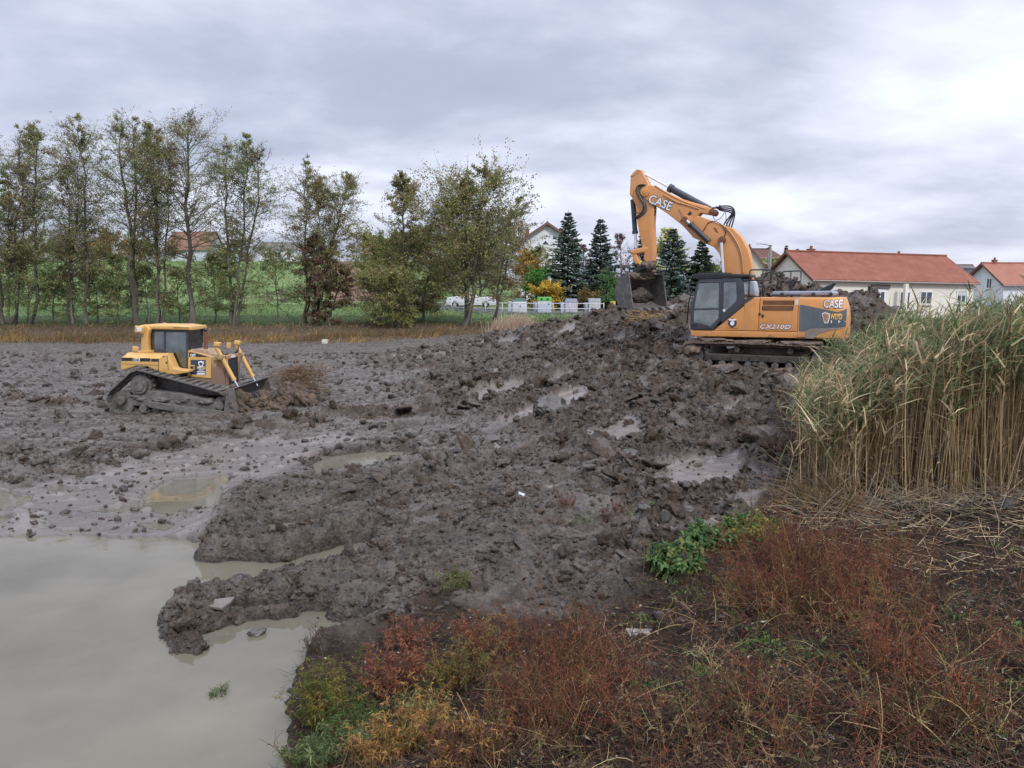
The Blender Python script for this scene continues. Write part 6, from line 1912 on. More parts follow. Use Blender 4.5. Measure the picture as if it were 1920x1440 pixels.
def window(root, at, nrm, w, h, shutter=False, door=False):
    """at = local centre on the wall, nrm = 'y-' or 'x-' for which wall"""
    if nrm == 'y-':
        T = lambda u, v, d: (at[0] + u, at[1] - d, at[2] + v)
    else:
        T = lambda u, v, d: (at[0] - d, at[1] - u, at[2] + v)
    def bx(mb, u, v, d, su, sv, sd):
        c = T(u, v, d); mb.box(c, (su, sd, sv) if nrm == 'y-' else (sd, su, sv))
    mb = MB(); bx(mb, 0, h / 2, 0.03, w, 0.09, 0.07); bx(mb, 0, -h / 2, 0.03, w, 0.09, 0.07)
    bx(mb, -w / 2, 0, 0.031, 0.09, h + .09, 0.07); bx(mb, w / 2, 0, 0.031, 0.09, h + .09, 0.07); bx(mb, 0, 0, 0.03, 0.08, h - .09, 0.06)
    f = mb.build('window', M_FRAME, root)
    mb = MB(); bx(mb, 0, 0, 0.01, w - 0.05, h - 0.05, 0.03); mb.build('pane', M_PANE, f)
    mb = MB(); bx(mb, 0, -h / 2 - 0.1, 0.08, w + 0.25, 0.06, 0.18); mb.build('sill', M_WALLW, f)
    if shutter:
        mb = MB(); bx(mb, 0, h * 0.3, 0.05, w - 0.1, h * 0.4, 0.03); mb.build('shutter', M_SHUT, f)
    return f


def gable_house(label, corner, rz, L_, Wd, zbase, zeave, zridge, wallm, roofm, name='house', group=None, over=0.45, chim=(), wins=(), gwins=(), tilt=0.0, hip=0.0, porch=None, cat='house', chimm=None, th=0.16):
    """corner = near-left corner on the ground; local x runs along the ridge, y away from the viewer"""
    root = empty(name, (corner[0], corner[1], zbase), rz); root.rotation_euler = (0, tilt, rz)
    tag(root, label, cat, group)
    he = zeave - zbase; hr = zridge - zbase
    mb = MB()
    if hip <= 0:
        prof = [(0, -1.5), (Wd, -1.5), (Wd, he), (Wd / 2, hr - 0.12), (0, he)]
        mb.prism([(a, b) for a, b in prof], 0, L_, axis='x')
    else:
        mb.box((L_ / 2, Wd / 2, he / 2 - 0.75), (L_, Wd, he + 1.5))
    w = mb.build('wall', wallm, root)
    sl = (hr - he) / (Wd / 2)
    o = over
    mb = MB()
    if hip <= 0:
        for sgn in (0, 1):
            y0, y1 = (-o, Wd / 2) if sgn == 0 else (Wd + o, Wd / 2)
            ze = he - o * sl
            mb.add([(-o, y0, ze), (L_ + o, y0, ze), (L_ + o, y1, hr), (-o, y1, hr), (-o, y0, ze + th), (L_ + o, y0, ze + th), (L_ + o, y1, hr + th), (-o, y1, hr + th)],
                   [(0, 1, 2, 3), (4, 5, 6, 7), (0, 1, 5, 4), (1, 2, 6, 5), (2, 3, 7, 6), (3, 0, 4, 7)])
    else:
        a, b = -o, L_ + o; ze = he - 0.1
        mb.add([(a, -o, ze), (b, -o, ze), (b, Wd + o, ze), (a, Wd + o, ze), (hip, Wd / 2, hr), (L_ - hip, Wd / 2, hr)],
               [(0, 1, 5, 4), (1, 2, 5), (2, 3, 4, 5), (3, 0, 4), (3, 2, 1, 0)])
    rf = mb.build('roof', roofm, root)
    mb = MB(); mb.tube([(-o * 0 - (o if hip <= 0 else o), Wd / 2, hr + th + 0.02), (L_ + o, Wd / 2, hr + th + 0.02)] if hip <= 0 else [(hip, Wd / 2, hr + .03), (L_ - hip, Wd / 2, hr + .03)], 0.11, 8); mb.build('ridge', roofm, rf)
    mb = MB(); mb.tube([(-o, -o - 0.06, he - o * (sl if hip <= 0 else 0.25) + 0.02), (L_ + o, -o - 0.06, he - o * (sl if hip <= 0 else 0.25) + 0.02)], 0.07, 8); mb.build('gutter', simple_mat('gutter_zinc', (0.22, 0.2, 0.19), 0.5), root)
    if hip <= 0:
        mb = MB()
        for y0, y1 in ((-o, Wd / 2), (Wd + o, Wd / 2)):
            ze = he - o * sl
            mb.add([(-o - 0.03, y0, ze - 0.1), (-o - 0.03, y1, hr - 0.1), (-o - 0.03, y1, hr + th + 0.03), (-o - 0.03, y0, ze + th + 0.03), (-o + 0.02 - 0.06, y0, ze - 0.1), (-o - 0.06, y1, hr - 0.1), (-o - 0.06, y1, hr + th + .03), (-o - 0.06, y0, ze + th + .03)],
                   [(0, 1, 2, 3), (7, 6, 5, 4), (0, 1, 5, 4), (2, 3, 7, 6)])
        mb.build('verge_board', simple_mat('verge_brown', (0.16, 0.08, 0.06), 0.7), rf)
    for (u, v, s_, h_) in chim:
        z0 = hr - abs(v - Wd / 2) * sl
        mb = MB(); mb.box((u, v, z0 + h_ / 2 - 0.3), (s_, s_ * 0.8, h_ + 0.6)); mb.box((u, v, z0 + h_ + 0.03), (s_ * 1.2, s_, 0.08))
        mb.box((u, v, z0 + h_ + 0.2), (s_ * 0.35, s_ * .35, 0.3)); mb.build('chimney', chimm or M_BRICK, rf)
    for (u, z, ww, hh, sh) in wins:
        window(root, (u, 0, z), 'y-', ww, hh, sh)
    for (v, z, ww, hh, sh) in gwins:
        window(root, (0, v, z), 'x-', ww, hh, sh)
    return root


GW = 1.65
c0 = PY(1523, 560, 68)
ph = R(12); u_ = lambda px: (px - 1523) / 305 * 16.8
r2 = gable_house('long white bungalow with orange tiled roof behind the excavator and reeds', (c0.x, c0.y), ph, 16.4, 8.2, GW, 5.35, 7.75, M_WALLW, M_TILEO, over=0.35, tilt=R(1.0),
                 chim=((2.4, 4.4, 0.55, 0.55), (11.9, 4.6, 0.5, 0.45)), wins=((u_(1548), 2.55, 1.3, 1.0, True), (u_(1603), 2.35, 0.9, 0.9, False), (u_(1690), 1.9, 1.0, 1.6, False), (u_(1730), 2.2, 1.2, 1.1, False), (u_(1797), 2.35, 0.9, 1.1, True)))
mb = MB(); x = u_(1643); mb.box((x, -0.03, 1.6), (1.25, 0.05, 2.6)); f = mb.build('window', M_FRAME, r2); mb = MB(); mb.box((x - 0.28, -0.06, 1.7), (0.34, 0.03, 1.9)); mb.box((x + 0.28, -0.06, 1.7), (0.34, 0.03, 1.9)); mb.build('pane', M_PANE, f)
mb = MB(); mb.box((x, -0.08, 3.12), (1.9, 0.12, 0.35)); mb.build('shutter_box', simple_mat('grey_lintel', (0.12, 0.10, 0.10), 0.8), f)
mb = MB(); mb.tube([(0.25, -0.4, 3.55), (0.2, -0.12, 3.2), (0.2, -0.1, 0.0)], 0.05, 8); mb.build('downpipe', simple_mat('downpipe_zinc', (0.3, 0.28, 0.26), 0.5), r2, smooth=True)
mb = MB(); x = u_(1678); mb.box((x, -0.9, 1.6), (0.3, 0.3, 3.6)); mb.build('porch_post', M_WALLW, r2)
c0 = PY(1400, 560, 90); los = math.atan2(c0.x, c0.y)
cc = PY(1364, 560, 90)
gable_house('white gable end showing between the boom and the lamp post', (PY(1452, 560, 88).x, PY(1452, 560, 88).y), math.pi / 2 - los, 9, 5.8, 1.6, 5.6, 9.25, M_WALLC, M_TILEB, over=0.25)
c0 = PY(1406, 540, 138)
gable_house('distant pale house with brown hipped roof behind the lamp post', (c0.x, c0.y), R(4), 5.6, 6, 3.0, 10.1, 11.75, M_WALLC, M_TILEB, hip=0.9, wins=((4.1, 5.2, 0.9, 1.0, False), (2.0, 5.2, 0.9, 1.0, False)))
c0 = PY(980, 560, 130); rz1 = R(90 - 3)
h1 = gable_house('white gable house with dark brown roof, chimney and triangular attic window', (PY(1075, 560, 130).x, 130), R(90 + 1), 11, 8.9, 3.0, 12.25, 15.2, M_WALLP, M_TILEB, over=0.75, th=0.34, chim=((3.2, 7.6, 0.8, 1.5),))
mb = MB(); mb.prism([(-(-4.7) - 0.7, 8.85), (4.7 + 0.7, 8.85), (4.7, 9.65)], -0.06, 0.02, axis='x'); f = mb.build('attic_window', M_FRAME, h1)
mb = MB(); mb.prism([(4.7 - 0.55, 8.92), (4.7 + 0.55, 8.92), (4.7, 9.5)], -0.09, -0.05, axis='x'); mb.build('pane', M_PANE, f)
c0 = PY(1795, 560, 120)
gable_house('grey-roofed house peeking over the right end of the orange roof', (c0.x, c0.y), R(8), 4.6, 7, 2, 5.9, 8.2, M_WALLC, M_TILEG, chim=((0.8, 3.5, 0.5, 0.5),))
c0 = PY(1815, 560, 108)
gable_house('house with dark slate roof left of the salmon-roofed house', (c0.x, c0.y), R(8), 2.6, 5, 2, 5.2, 7.2, M_WALLC, M_TILED, name='house')
c0 = PY(1880, 560, 95)
gable_house('white house with salmon roof and chimney cut off by the right edge', (c0.x, c0.y), R(11), 14, 6.4, 1.6, 5.25, 7.6, M_WALLP, M_TILES, over=0.5, chim=((1.4, 3.2, 0.5, 0.5),), gwins=((2.2, 3.6, 0.8, 1.2, False), (4.6, 3.6, 0.8, 1.2, False)), wins=((4, 2.6, 1.2, 1.2, True), (9, 2.6, 1.2, 1.2, False)))
c0 = PY(312, 488, 205)
gable_house('hill house with bright orange roof seen through the alders', (c0.x, c0.y), R(-6), 11.5, 9, 11.5, 15.2, 19.6, wall_mat('pale_blue_render', (0.5, 0.56, 0.62)), tile_mat('faded_orange_tiles', (0.21, 0.12, 0.085), (0.28, 0.15, 0.105)), wins=((2, 2.0, 1.2, 1.2, False), (6, 2.0, 1.2, 1.2, False)))
c0 = PY(488, 485, 205)
gable_house('modern white hill house with flat grey roof right of the alders', (c0.x, c0.y), R(2), 9.3, 7, 11.8, 15.2, 16.8, M_WALLP, M_TILEG, wins=((1.6, 1.8, 1.4, 1.2, False), (4.6, 1.8, 1.4, 1.5, False), (7.4, 1.8, 1.0, 1.6, False)))
c0 = PY(690, 480, 185)
gable_house('low house with brown roof on the hill left of the hazel thicket', (c0.x, c0.y), R(-8), 7.0, 7, 10.3, 13.2, 15.6, M_WALLC, M_TILEB)


def lamp_post():
    p = PY(1441, 545, 74)
    root = empty('street_lamp', (p.x, p.y, 1.6)); tag(root, 'grey concrete lamp post with a long arm left of the orange-roofed bungalow', 'street lamp')
    H = 4.3 + (545 - 461) / F_PX * 74 - 1.6
    mb = MB(); mb.tube([(0, 0, 0), (0, 0, H)], [0.26, 0.15], 4); mb.build('pole', simple_mat('concrete_pole', (0.30, 0.29, 0.27), 0.9, 0.2), root)
    mb = MB(); mb.tube([(0, 0, H - 0.1), (-0.35, 0, H + 0.02), (-0.8, 0, H + 0.08)], 0.03, 8); a = mb.build('arm', M_BLACK, root, smooth=True)
    mb = MB(); mb.box((-1.0, 0, H + 0.1), (0.55, 0.24, 0.09)); mb.build('lamp_head', simple_mat('lamp_housing', (0.45, 0.46, 0.48), 0.4), root, bevel=0.02)
    mb = MB()
    for k in range(4): mb.box((-0.15, 0, H - 2.1 - 0.28 * k), (0.75, 0.05, 0.07))
    mb.build('wire_bracket', M_BLACK, root)
    mb = MB(); mb.box((-0.28, 0, H - 0.35), (0.35, 0.2, 0.12), Matrix.Rotation(R(-25), 3, 'Y')); mb.build('spotlight', M_BLACK, root)


lamp_post()


def gz_(x, y): return float(far_z(np.array([x]), np.array([y]))[0])


M_GREENL = simple_mat('green_plastic', (0.12, 0.42, 0.10), 0.5, 0.15, 3)
M_TEAL = simple_mat('teal_plastic', (0.10, 0.22, 0.18), 0.6, 0.15, 3)
M_BIN = simple_mat('pale_blue_bin', (0.42, 0.47, 0.55), 0.6, 0.1, 3)
M_BINW = simple_mat('white_bin', (0.52, 0.54, 0.58), 0.6, 0.15, 3)
M_BING = simple_mat('lilac_bin', (0.45, 0.42, 0.48), 0.6, 0.1, 3)
M_BINB = simple_mat('blue_grey_bin', (0.19, 0.21, 0.29), 0.6, 0.15, 3)


def container(label, x0, x1, ytop, Y, top, body, side, style, nh=3):
    a = PY(x0, 582, Y); b = PY(x1, 582, Y); w = b.x - a.x
    zt = PY(x0, ytop, Y).z; g = 1.72; h = zt - g
    root = empty('recycling_container', ((a.x + b.x) / 2, Y, g)); tag(root, label, 'container', 'recycling containers by the road')
    d = w * 0.95
    hb = h * (0.72 if style != 'dome' else 0.78)
    mb = MB(); mb.box((0, d / 2, hb / 2 + 0.02), (w, d, hb)); bd = mb.build('body', body, root, bevel=0.03)
    mb = MB(); mb.box((-w / 2 - 0.25, d / 2 + 0.2, hb / 2), (0.5, d * 0.9, hb * 0.98)); mb.build('side_panel', side, root, bevel=0.02)
    mb = MB()
    if style == 'box':
        mb.box((0, d / 2, hb + (h - hb) / 2 + 0.01), (w * 1.0, d, h - hb)); tp = mb.build('lid', top, root, bevel=0.02)
        holes = [(-w * 0.22, h * 0.86), (w * 0.22, h * 0.86), (w * 0.3, h * 0.58)][:nh]
        mb = MB(); mb.box((-w * 0.2, -0.012, h * 0.62), (w * 0.34, 0.01, h * 0.06)); mb.build('sticker', M_YDECAL, bd)
    elif style == 'hip':
        mb.box((0, d / 2, hb + (h - hb) / 2), (w * 1.08, d * 1.08, h - hb), top=0.78); tp = mb.build('lid', top, root, bevel=0.02)
        holes = []
        mb = MB(); mb.box((-w * 0.3, -0.01, hb * 0.5), (w * 0.12, 0.02, hb * 0.9)); mb.build('hatch', side, bd)
    else:
        n = 8; pts = [(-w * 0.54, hb)] + [(w * 0.54 * -math.cos(math.pi * k / n), hb + (h - hb) * math.sin(math.pi * k / n)) for k in range(1, n)] + [(w * 0.54, hb)]
        mb.prism(pts, -0.03, d + 0.03); tp = mb.build('lid', top, root)
        holes = [(0.0, hb * 0.55)]
    for (hx, hz) in holes:
        mb = MB(); mb.cyl((hx, -0.02, hz), (hx, 0.02, hz), 0.13, 16); mb.build('hole', M_BLACK, bd)
    mb = MB(); mb.tube([(0, d / 2, h), (0, d / 2, h + 0.22)], 0.03, 6); mb.build('lifting_eye', M_STEELWORN, tp)
    if style == 'dome':
        mb = MB(); mb.box((0, -0.01, hb * 0.85), (w * 0.8, 0.012, hb * 0.16)); mb.build('sticker', M_WHITE, bd)


container('white recycling container with dark green rounded lid', 961, 988, 559, 92, M_TEAL, M_BINW, M_BIN, 'dome')
container('pale blue recycling container with bright green top and round holes', 1008, 1034, 557, 92, M_GREENL, M_BIN, M_BINB, 'box')
container('lilac recycling container with blue-grey hipped lid', 1060, 1083, 560, 92, M_BINB, M_BING, M_BIN, 'hip')
container('white-speckled recycling container with grey side next to the mud heap', 1104, 1126, 560, 92, simple_mat('speckled_bin', (0.38, 0.40, 0.42), 0.7, 0.6, 9), simple_mat('speckled_bin2', (0.40, 0.42, 0.44), 0.7, 0.6, 9), M_BINB, 'box', 0)

# pedestrian railing in front of the containers
rl = empty('road_railing', (PY(985, 580, 90).x, 90, 1.7)); tag(rl, 'low white two-bar railing running past the recycling containers', 'railing')
x0 = PY(815, 575, 90).x - rl.location.x; x1 = PY(1132, 575, 90).x - rl.location.x
M_RAIL = simple_mat('galvanised_rail', (0.50, 0.51, 0.54), 0.5, 0.15)
for z in (0.62, 1.22):
    mb = MB(); mb.tube([(x0, 0, z), (x1, 0, z - 0.12)], 0.045, 8); mb.build('rail', M_RAIL, rl, smooth=True)
for k in range(11):
    x = x0 + (x1 - x0) * k / 10; mb = MB(); mb.tube([(x, 0, -0.1), (x, 0, 1.22)], 0.05, 8); mb.build('post', M_RAIL, rl, smooth=True)

# stacked grey boards by the bushes
q = PY(800, 580, 84); wp = empty('board_screen', (q.x, 84, q.z)); tag(wp, 'grey weathered board screen at the road edge left of the white pickup', 'screen')
for k in range(9):
    mb = MB(); mb.box((0.02 * (k % 2), 0.01 * (k % 3), 0.09 + k * 0.175), (1.72, 0.04, 0.15)); mb.build('board', M_WOODG, wp)
for x in (-0.8, 0.8):
    mb = MB(); mb.box((x, 0.06, 0.8), (0.1, 0.08, 1.7)); mb.build('post', M_WOODG, wp)
# yellow crate lid near the bucket
q = PY(1149, 567, 88); mb = MB(); mb.box((0, 0, 0.5), (0.55, 0.5, 0.35)); mb.box((0, 0, 0.70), (0.6, 0.55, 0.05)); mb.box((0, 0, 0.16), (0.4, 0.4, 0.34)); o = mb.build('grit_bin', simple_mat('yellow_plastic', (0.6, 0.48, 0.08), 0.5), None, bevel=0.02)
o.location = (q.x, 88, q.z - 0.6); tag(o, 'small yellow grit bin just left of the excavator bucket', 'bin')


def pickup():
    q = PY(884, 577, 93)
    root = empty('pickup_truck', (q.x, 93, gz_(q.x, 93))); tag(root, 'white pickup parked behind the twin-trunked alder', 'pickup')
    Wt = simple_mat('white_car_paint', (0.62, 0.64, 0.66), 0.3, 0.06, 2)
    k = 93 / F_PX
    def p(x, y): return ((x - 884) * k, (577 - y) * k)
    hw = 0.9
    def arch(cx, r, n=8):
        return [(cx + r * math.cos(math.pi * (1 - i / n)), 0.32 + r * math.sin(math.pi * (1 - i / n))) for i in range(n + 1)]
    a1 = p(854, 0)[0]; a2 = p(911, 0)[0]
    body = [p(838, 561), p(841, 558), p(853, 556), p(866, 555), p(893, 555.5), p(929, 557.5), p(930, 566), (p(930, 0)[0], 0.34)] + arch(a2, 0.44)[::-1] + arch(a1, 0.44)[::-1] + [(p(838, 0)[0], 0.36)]
    mb = MB(); mb.prism(body, -hw, hw, ch=0.04); bd = mb.build('body', Wt, root, bevel=0.03)
    cab_ = [p(865, 555.5), p(874, 549.5), p(890, 548.8), p(894, 555.5)]
    mb = MB(); mb.prism(cab_, -hw * 0.85, hw * 0.85, ch=0.05); cb = mb.build('cab', Wt, root, bevel=0.03)
    for sy in (-1, 1):
        mb = MB(); mb.prism([p(868, 555), p(875, 550.6), p(881, 550.4), p(881, 555)], sy * hw * 0.86, sy * (hw * 0.86 + 0.01)); mb.prism([p(882, 555), p(882, 550.4), p(889, 550.2), p(891.5, 555)], sy * hw * 0.86, sy * (hw * 0.86 + 0.01)); mb.build('side_window', M_PANE, cb)
    for cx in (a1, a2):
        for sy in (-1, 1):
            mb = MB(); mb.cyl((cx, sy * (hw - 0.24), 0.36), (cx, sy * (hw - 0.02), 0.36), 0.36, 22); wv = mb.build('wheel', M_RUBBER, root, bevel=0.03)
            mb = MB(); mb.cyl((cx, sy * (hw - 0.05), 0.36), (cx, sy * (hw - 0.01), 0.36), 0.20, 16); mb.build('rim', simple_mat('wheel_rim', (0.35, 0.36, 0.38), 0.4), wv)
    mb = MB(); mb.box((p(838.5, 0)[0], -0.6, p(0, 562)[1]), (0.08, 0.4, 0.16)); mb.build('headlight', M_LAMP, bd, bevel=0.02)
    mb = MB(); mb.box((p(930, 0)[0], -0.78, p(0, 561)[1]), (0.06, 0.12, 0.3)); mb.build('tail_light', simple_mat('red_lens', (0.35, 0.02, 0.02), 0.2), bd)
    mb = MB(); mb.box((p(837, 0)[0], 0, 0.42), (0.12, 1.7, 0.2)); mb.build('bumper', M_BINW, root, bevel=0.03)
    mb = MB(); mb.box((p(868, 0)[0], -hw - 0.1, p(0, 555)[1]), (0.14, 0.18, 0.16)); mb.build('mirror', M_BLACK, bd, bevel=0.02)


pickup()

# pasture fence across the field
pf = empty('pasture_fence', (PY(350, 565, 99).x, 99, 2.8)); tag(pf, 'wire pasture fence with thin wooden posts along the foot of the green field', 'fence')
fx = [208, 240, 275, 343, 375, 412, 455, 473, 486]
for i, px in enumerate(fx):
    x = PY(px, 560, 99).x - pf.location.x; g = gz_(x + pf.location.x, 99) - 2.8
    mb = MB(); mb.tube([(x, 0, g - 0.2), (x + 0.04 * (i % 3 - 1), 0, g + 1.25)], 0.06, 6); mb.build('post', M_WOODG, pf)
for z in (0.55, 1.05):
    mb = MB(); mb.tube([(PY(px, 560, 99).x - pf.location.x, 0, gz_(PY(px, 560, 99).x, 99) - 2.8 + z) for px in [180] + fx + [500]], 0.018, 4); mb.build('wire', M_STEELWORN, pf)
gt = empty('timber_gate', (PY(518, 565, 97).x, 97, 2.7)); tag(gt, 'weathered timber gate with thick posts at the end of the pasture fence', 'gate')
for px, w_, h_ in ((502, 0.34, 1.6), (527, 0.22, 1.6), (535, 0.5, 1.65)):
    x = PY(px, 560, 97).x - gt.location.x; mb = MB(); mb.box((x, 0, h_ / 2 - 0.1), (w_, 0.25, h_ + 0.2), top=0.9); mb.build('post', M_WOODG, gt, bevel=0.02)
for z in (0.5, 1.1):
    xa = PY(503, 560, 97).x - gt.location.x; xb = PY(527, 560, 97).x - gt.location.x
    mb = MB(); mb.box(((xa + xb) / 2, 0.02, z), (xb - xa, 0.06, 0.12)); mb.build('rail', M_WOODG, gt)
# small white block on the far bank
q = PZ(609, 633, 0.75); mb = MB(); mb.box((0, 0, 0.15), (0.42, 0.35, 0.3)); mb.box((0, 0, 0.32), (0.38, 0.31, 0.05)); o = mb.build('concrete_block', simple_mat('pale_block', (0.5, 0.48, 0.45), 0.9), None, bevel=0.02)
o.location = (q.x, q.y, Hs(q.x, q.y)); tag(o, 'small pale block lying in the dry grass of the far bank', 'block')
# ------------------------------------------------------------------ foreground: clods, slabs, reeds, weeds, litter
RS = np.random.RandomState(99)


def ground_at(px, py, detail=False):
    """first point of the terrain on the line of sight of a photo pixel"""
    d = ray(px, py)
    k = np.exp(np.linspace(math.log(2.0), math.log(70), 700)) / d[1]
    x, y, z = d[0] * k, d[1] * k, CAM_Z + d[2] * k
    h = height(x, y, detail=detail)
    i = int(np.argmax(z < h)) if (z < h).any() else len(k) - 1
    return Vector((x[i], y[i], h[i]))


def ico(sub):
    bm = bmesh.new(); bmesh.ops.create_icosphere(bm, subdivisions=sub, radius=1.0)
    V = np.array([v.co[:] for v in bm.verts], np.float32); F = np.array([[v.index for v in f.verts] for f in bm.faces]); bm.free()
    return V, F


def scatter_clods():
    V12, F12 = ico(1); V42, F42 = ico(2); V162, F162 = ico(3)
    protoT = [shape_lump(V12, 400 + i, 0.35) for i in range(14)]
    protoS = [shape_lump(V42, 500 + i, 0.34) for i in range(18)]
    protoL = [shape_lump(V162, 600 + i, 0.36) for i in range(18)]
    protoB = [shape_lump(V162, 650 + i, 0.13) for i in range(12)]
    allV = []; allF = []; br = []; nb = 0
    for big, n, (s0, s1), protos, Fp in ((False, 150000, (0.0009, 0.0026), protoT, F12), (False, 42000, (0.0020, 0.0050), protoS, F42), (True, 3000, (0.0050, 0.0115), protoL, F162), ('slab', 1500, (0.0085, 0.0190), protoB, F162)):
        D = np.exp(RS.uniform(math.log(7.5), math.log(52), n)); u = RS.uniform(-0.75, 0.62, n)
        x = (u * D).astype(np.float32); y = (D - 1.0).astype(np.float32)
        z, zn, amp = height(x, y, full=True)
        p = np.clip((amp - 0.25) * 1.2, 0, 1) ** 1.2
        p = np.maximum(p, (0.10 if big else 0.16) * zn['drive'] + (0.0 if big else 0.10) * zn['flat'])
        p = np.maximum(p, 0.55 * (y < 21) * (zn['dw'] < 1.2) * (zn['flat'] < 0.3) * (0.3 if big else 1.0))
        p = p * (z > -0.05) * (y < 58) * (1 - 0.8 * zn['veg'])
        if big == 'slab': p = p * (y < 24)
        p = p * (0.25 + 0.75 * sstep(-0.15, 0.35, fbm(x * 0.9, y * 0.9, 3, 301)))
        keep = RS.rand(n) < p
        x, y, z, D = x[keep], y[keep], z[keep], D[keep]
        m = len(x)
        s = (s0 + (s1 - s0) * RS.rand(m) ** 2.2) * (D + 4)
        s = np.minimum(s, 0.30)
        fl = np.stack([0.8 + 0.9 * RS.rand(m), 0.6 + 0.5 * RS.rand(m), 0.40 + 0.6 * RS.rand(m)], 1) * s[:, None]
        if big == 'slab': fl = fl * np.array([1.2, 0.9, 0.45])
        pi = RS.randint(0, len(protos), m)
        a = RS.rand(m) * 6.28; tl = RS.normal(size=m) * 0.6
        brv = np.clip(RS.normal(size=m) * 0.28 + brown_field(x, y), -0.4, 1)
        for k in range(len(protos)):
            q = np.where(pi == k)[0]
            if not len(q): continue
            V = protos[k][None] * fl[q][:, None]
            ct, st = np.cos(tl[q])[:, None], np.sin(tl[q])[:, None]
            V = np.stack([V[..., 0] * ct - V[..., 2] * st, V[..., 1], V[..., 0] * st + V[..., 2] * ct], -1)
            ca, sa = np.cos(a[q])[:, None], np.sin(a[q])[:, None]
            V = np.stack([V[..., 0] * ca - V[..., 1] * sa + x[q][:, None], V[..., 0] * sa + V[..., 1] * ca + y[q][:, None], V[..., 2] + (z[q] + 0.12 * s[q])[:, None]], -1)
            nv = V.shape[1]
            F = (Fp[None] + (np.arange(len(q)) * nv)[:, None, None]).reshape(-1, 3) + nb
            allV.append(V.reshape(-1, 3)); allF.append(F); nb += len(q) * nv
            br.append(np.repeat(brv[q], nv))
    o = np_mesh('mud_clods', np.concatenate(allV), np.concatenate(allF), M_MUD, smooth=False, attrs=dict(brown=np.concatenate(br)))
    tag(o, 'loose clods of grey and brown mud strewn over the dug heap', 'mud clods', kind='stuff')


scatter_clods()

# single lumps and slabs one can point to
M_SLAB = simple_mat('pale_clay_slab', (0.15, 0.13, 0.115), 0.75, 0.3, 3, bump=0.01)
M_SLABD = simple_mat('dark_clay_slab', (0.075, 0.068, 0.062), 0.5, 0.3, 4, bump=0.02)
for i, (lb, px, py, sz, rot, mt) in enumerate([
    ('large rounded grey clod alone in the middle of the churned mud', 1033, 786, (0.52, 0.42, 0.36), 0.3, M_SLABD),
    ('chunky clod behind the bulldozer blade heap on the driven mud', 570, 702, (0.42, 0.4, 0.32), 0.8, M_SLABD),
    ('grey clod just left of the smooth pale mud patch', 1180, 872, (0.20, 0.16, 0.10), 0.2, M_SLABD),
    ('pair-topped grey clod at the upper rim of the long puddle', 925, 836, (0.30, 0.18, 0.14), 0.1, M_SLABD),
    ('small dark lump poking out of the shallow water', 484, 1232, (0.12, 0.07, 0.06), 0.4, M_SLABD),
    ('upright grey slab on the slope above the nettles', 1248, 990, (0.09, 0.05, 0.14), 0.2, M_SLABD),
    ('second grey slab on the slope, lower left of the first upright one', 1205, 975, (0.13, 0.07, 0.06), -0.5, M_SLABD),
    ('flat dark clod right of the two slope slabs', 1290, 968, (0.12, 0.08, 0.06), 0.5, M_SLABD),
    ('dark wedge of mud under the driver side of the excavator track', 1365, 705, (0.45, 0.3, 0.16), 0.3, M_SLABD),
    ('dark upturned clod beside the small puddle at the left', 252, 960, (0.10, 0.06, 0.06), 0.0, M_SLABD),
    ('curved dark clod standing on the front mud spit', 358, 1122, (0.05, 0.05, 0.12), 0.3, M_SLABD),
]):
    g = ground_at(px, py)
    o = rough_lump('mud_clod', (0, 0, 0), sz, mt, None, seed=700 + i, sub=5, rot=rot, amp=0.16)
    o.location = (g.x, g.y, max(Hs(g.x, g.y), 0.0) + sz[2] * 0.35); tag(o, lb, 'mud clod')


def slab(label, pts, thick, mat, tiltz=0.0, name='clay_slab', cat='clay slab', lift=0.03):
    c = ground_at(sum(p[0] for p in pts) / len(pts), sum(p[1] for p in pts) / len(pts))
    zc_ = Hs(c.x, c.y) + lift
    P = [PZ(a, b, zc_) for a, b in pts]
    mb = MB(); mb.prism([(p.x - c.x, p.y - c.y) for p in P], -thick, 0, axis='z')
    o = mb.build(name, mat, None, bevel=min(0.012, thick * 0.3)); o.location = (c.x, c.y, zc_); o.rotation_euler = (tiltz, 0, 0)
    tag(o, label, cat)


slab('white thin slab lying on the dark mud at the crest of the near slope', [(972, 912), (984, 914), (999, 926), (993, 934), (975, 926)], 0.03, simple_mat('white_slab', (0.45, 0.45, 0.46), 0.4), 0.35, lift=0.08)
slab('pale flat slab on the front mud spit', [(384, 1120), (440, 1114), (432, 1122), (415, 1132), (388, 1128)], 0.04, M_SLAB, 0.1, lift=0.07)
slab('flat pale slab above the long puddle', [(868, 838), (930, 826), (948, 836), (880, 846)], 0.05, M_SLAB, 0.15, lift=0.08)
slab('weathered grey plank half buried at the edge of the red weeds', [(1172, 1176), (1245, 1178), (1252, 1186), (1182, 1190)], 0.04, M_WOODG, 0.05, name='wood_plank', cat='plank', lift=0.05)
slab('brown peat board sticking up right of the dark slope', [(1172, 1040), (1180, 1024), (1196, 1028), (1192, 1050), (1176, 1052)], 0.05, simple_mat('peat', (0.05, 0.035, 0.03), 0.8), 0.6, lift=0.12)
slab('grey sheet of smooth mud draped in front of the excavator track', [(1330, 668), (1352, 662), (1378, 684), (1384, 700), (1362, 702), (1342, 684)], 0.06, M_SLAB, 0.5, lift=0.15)


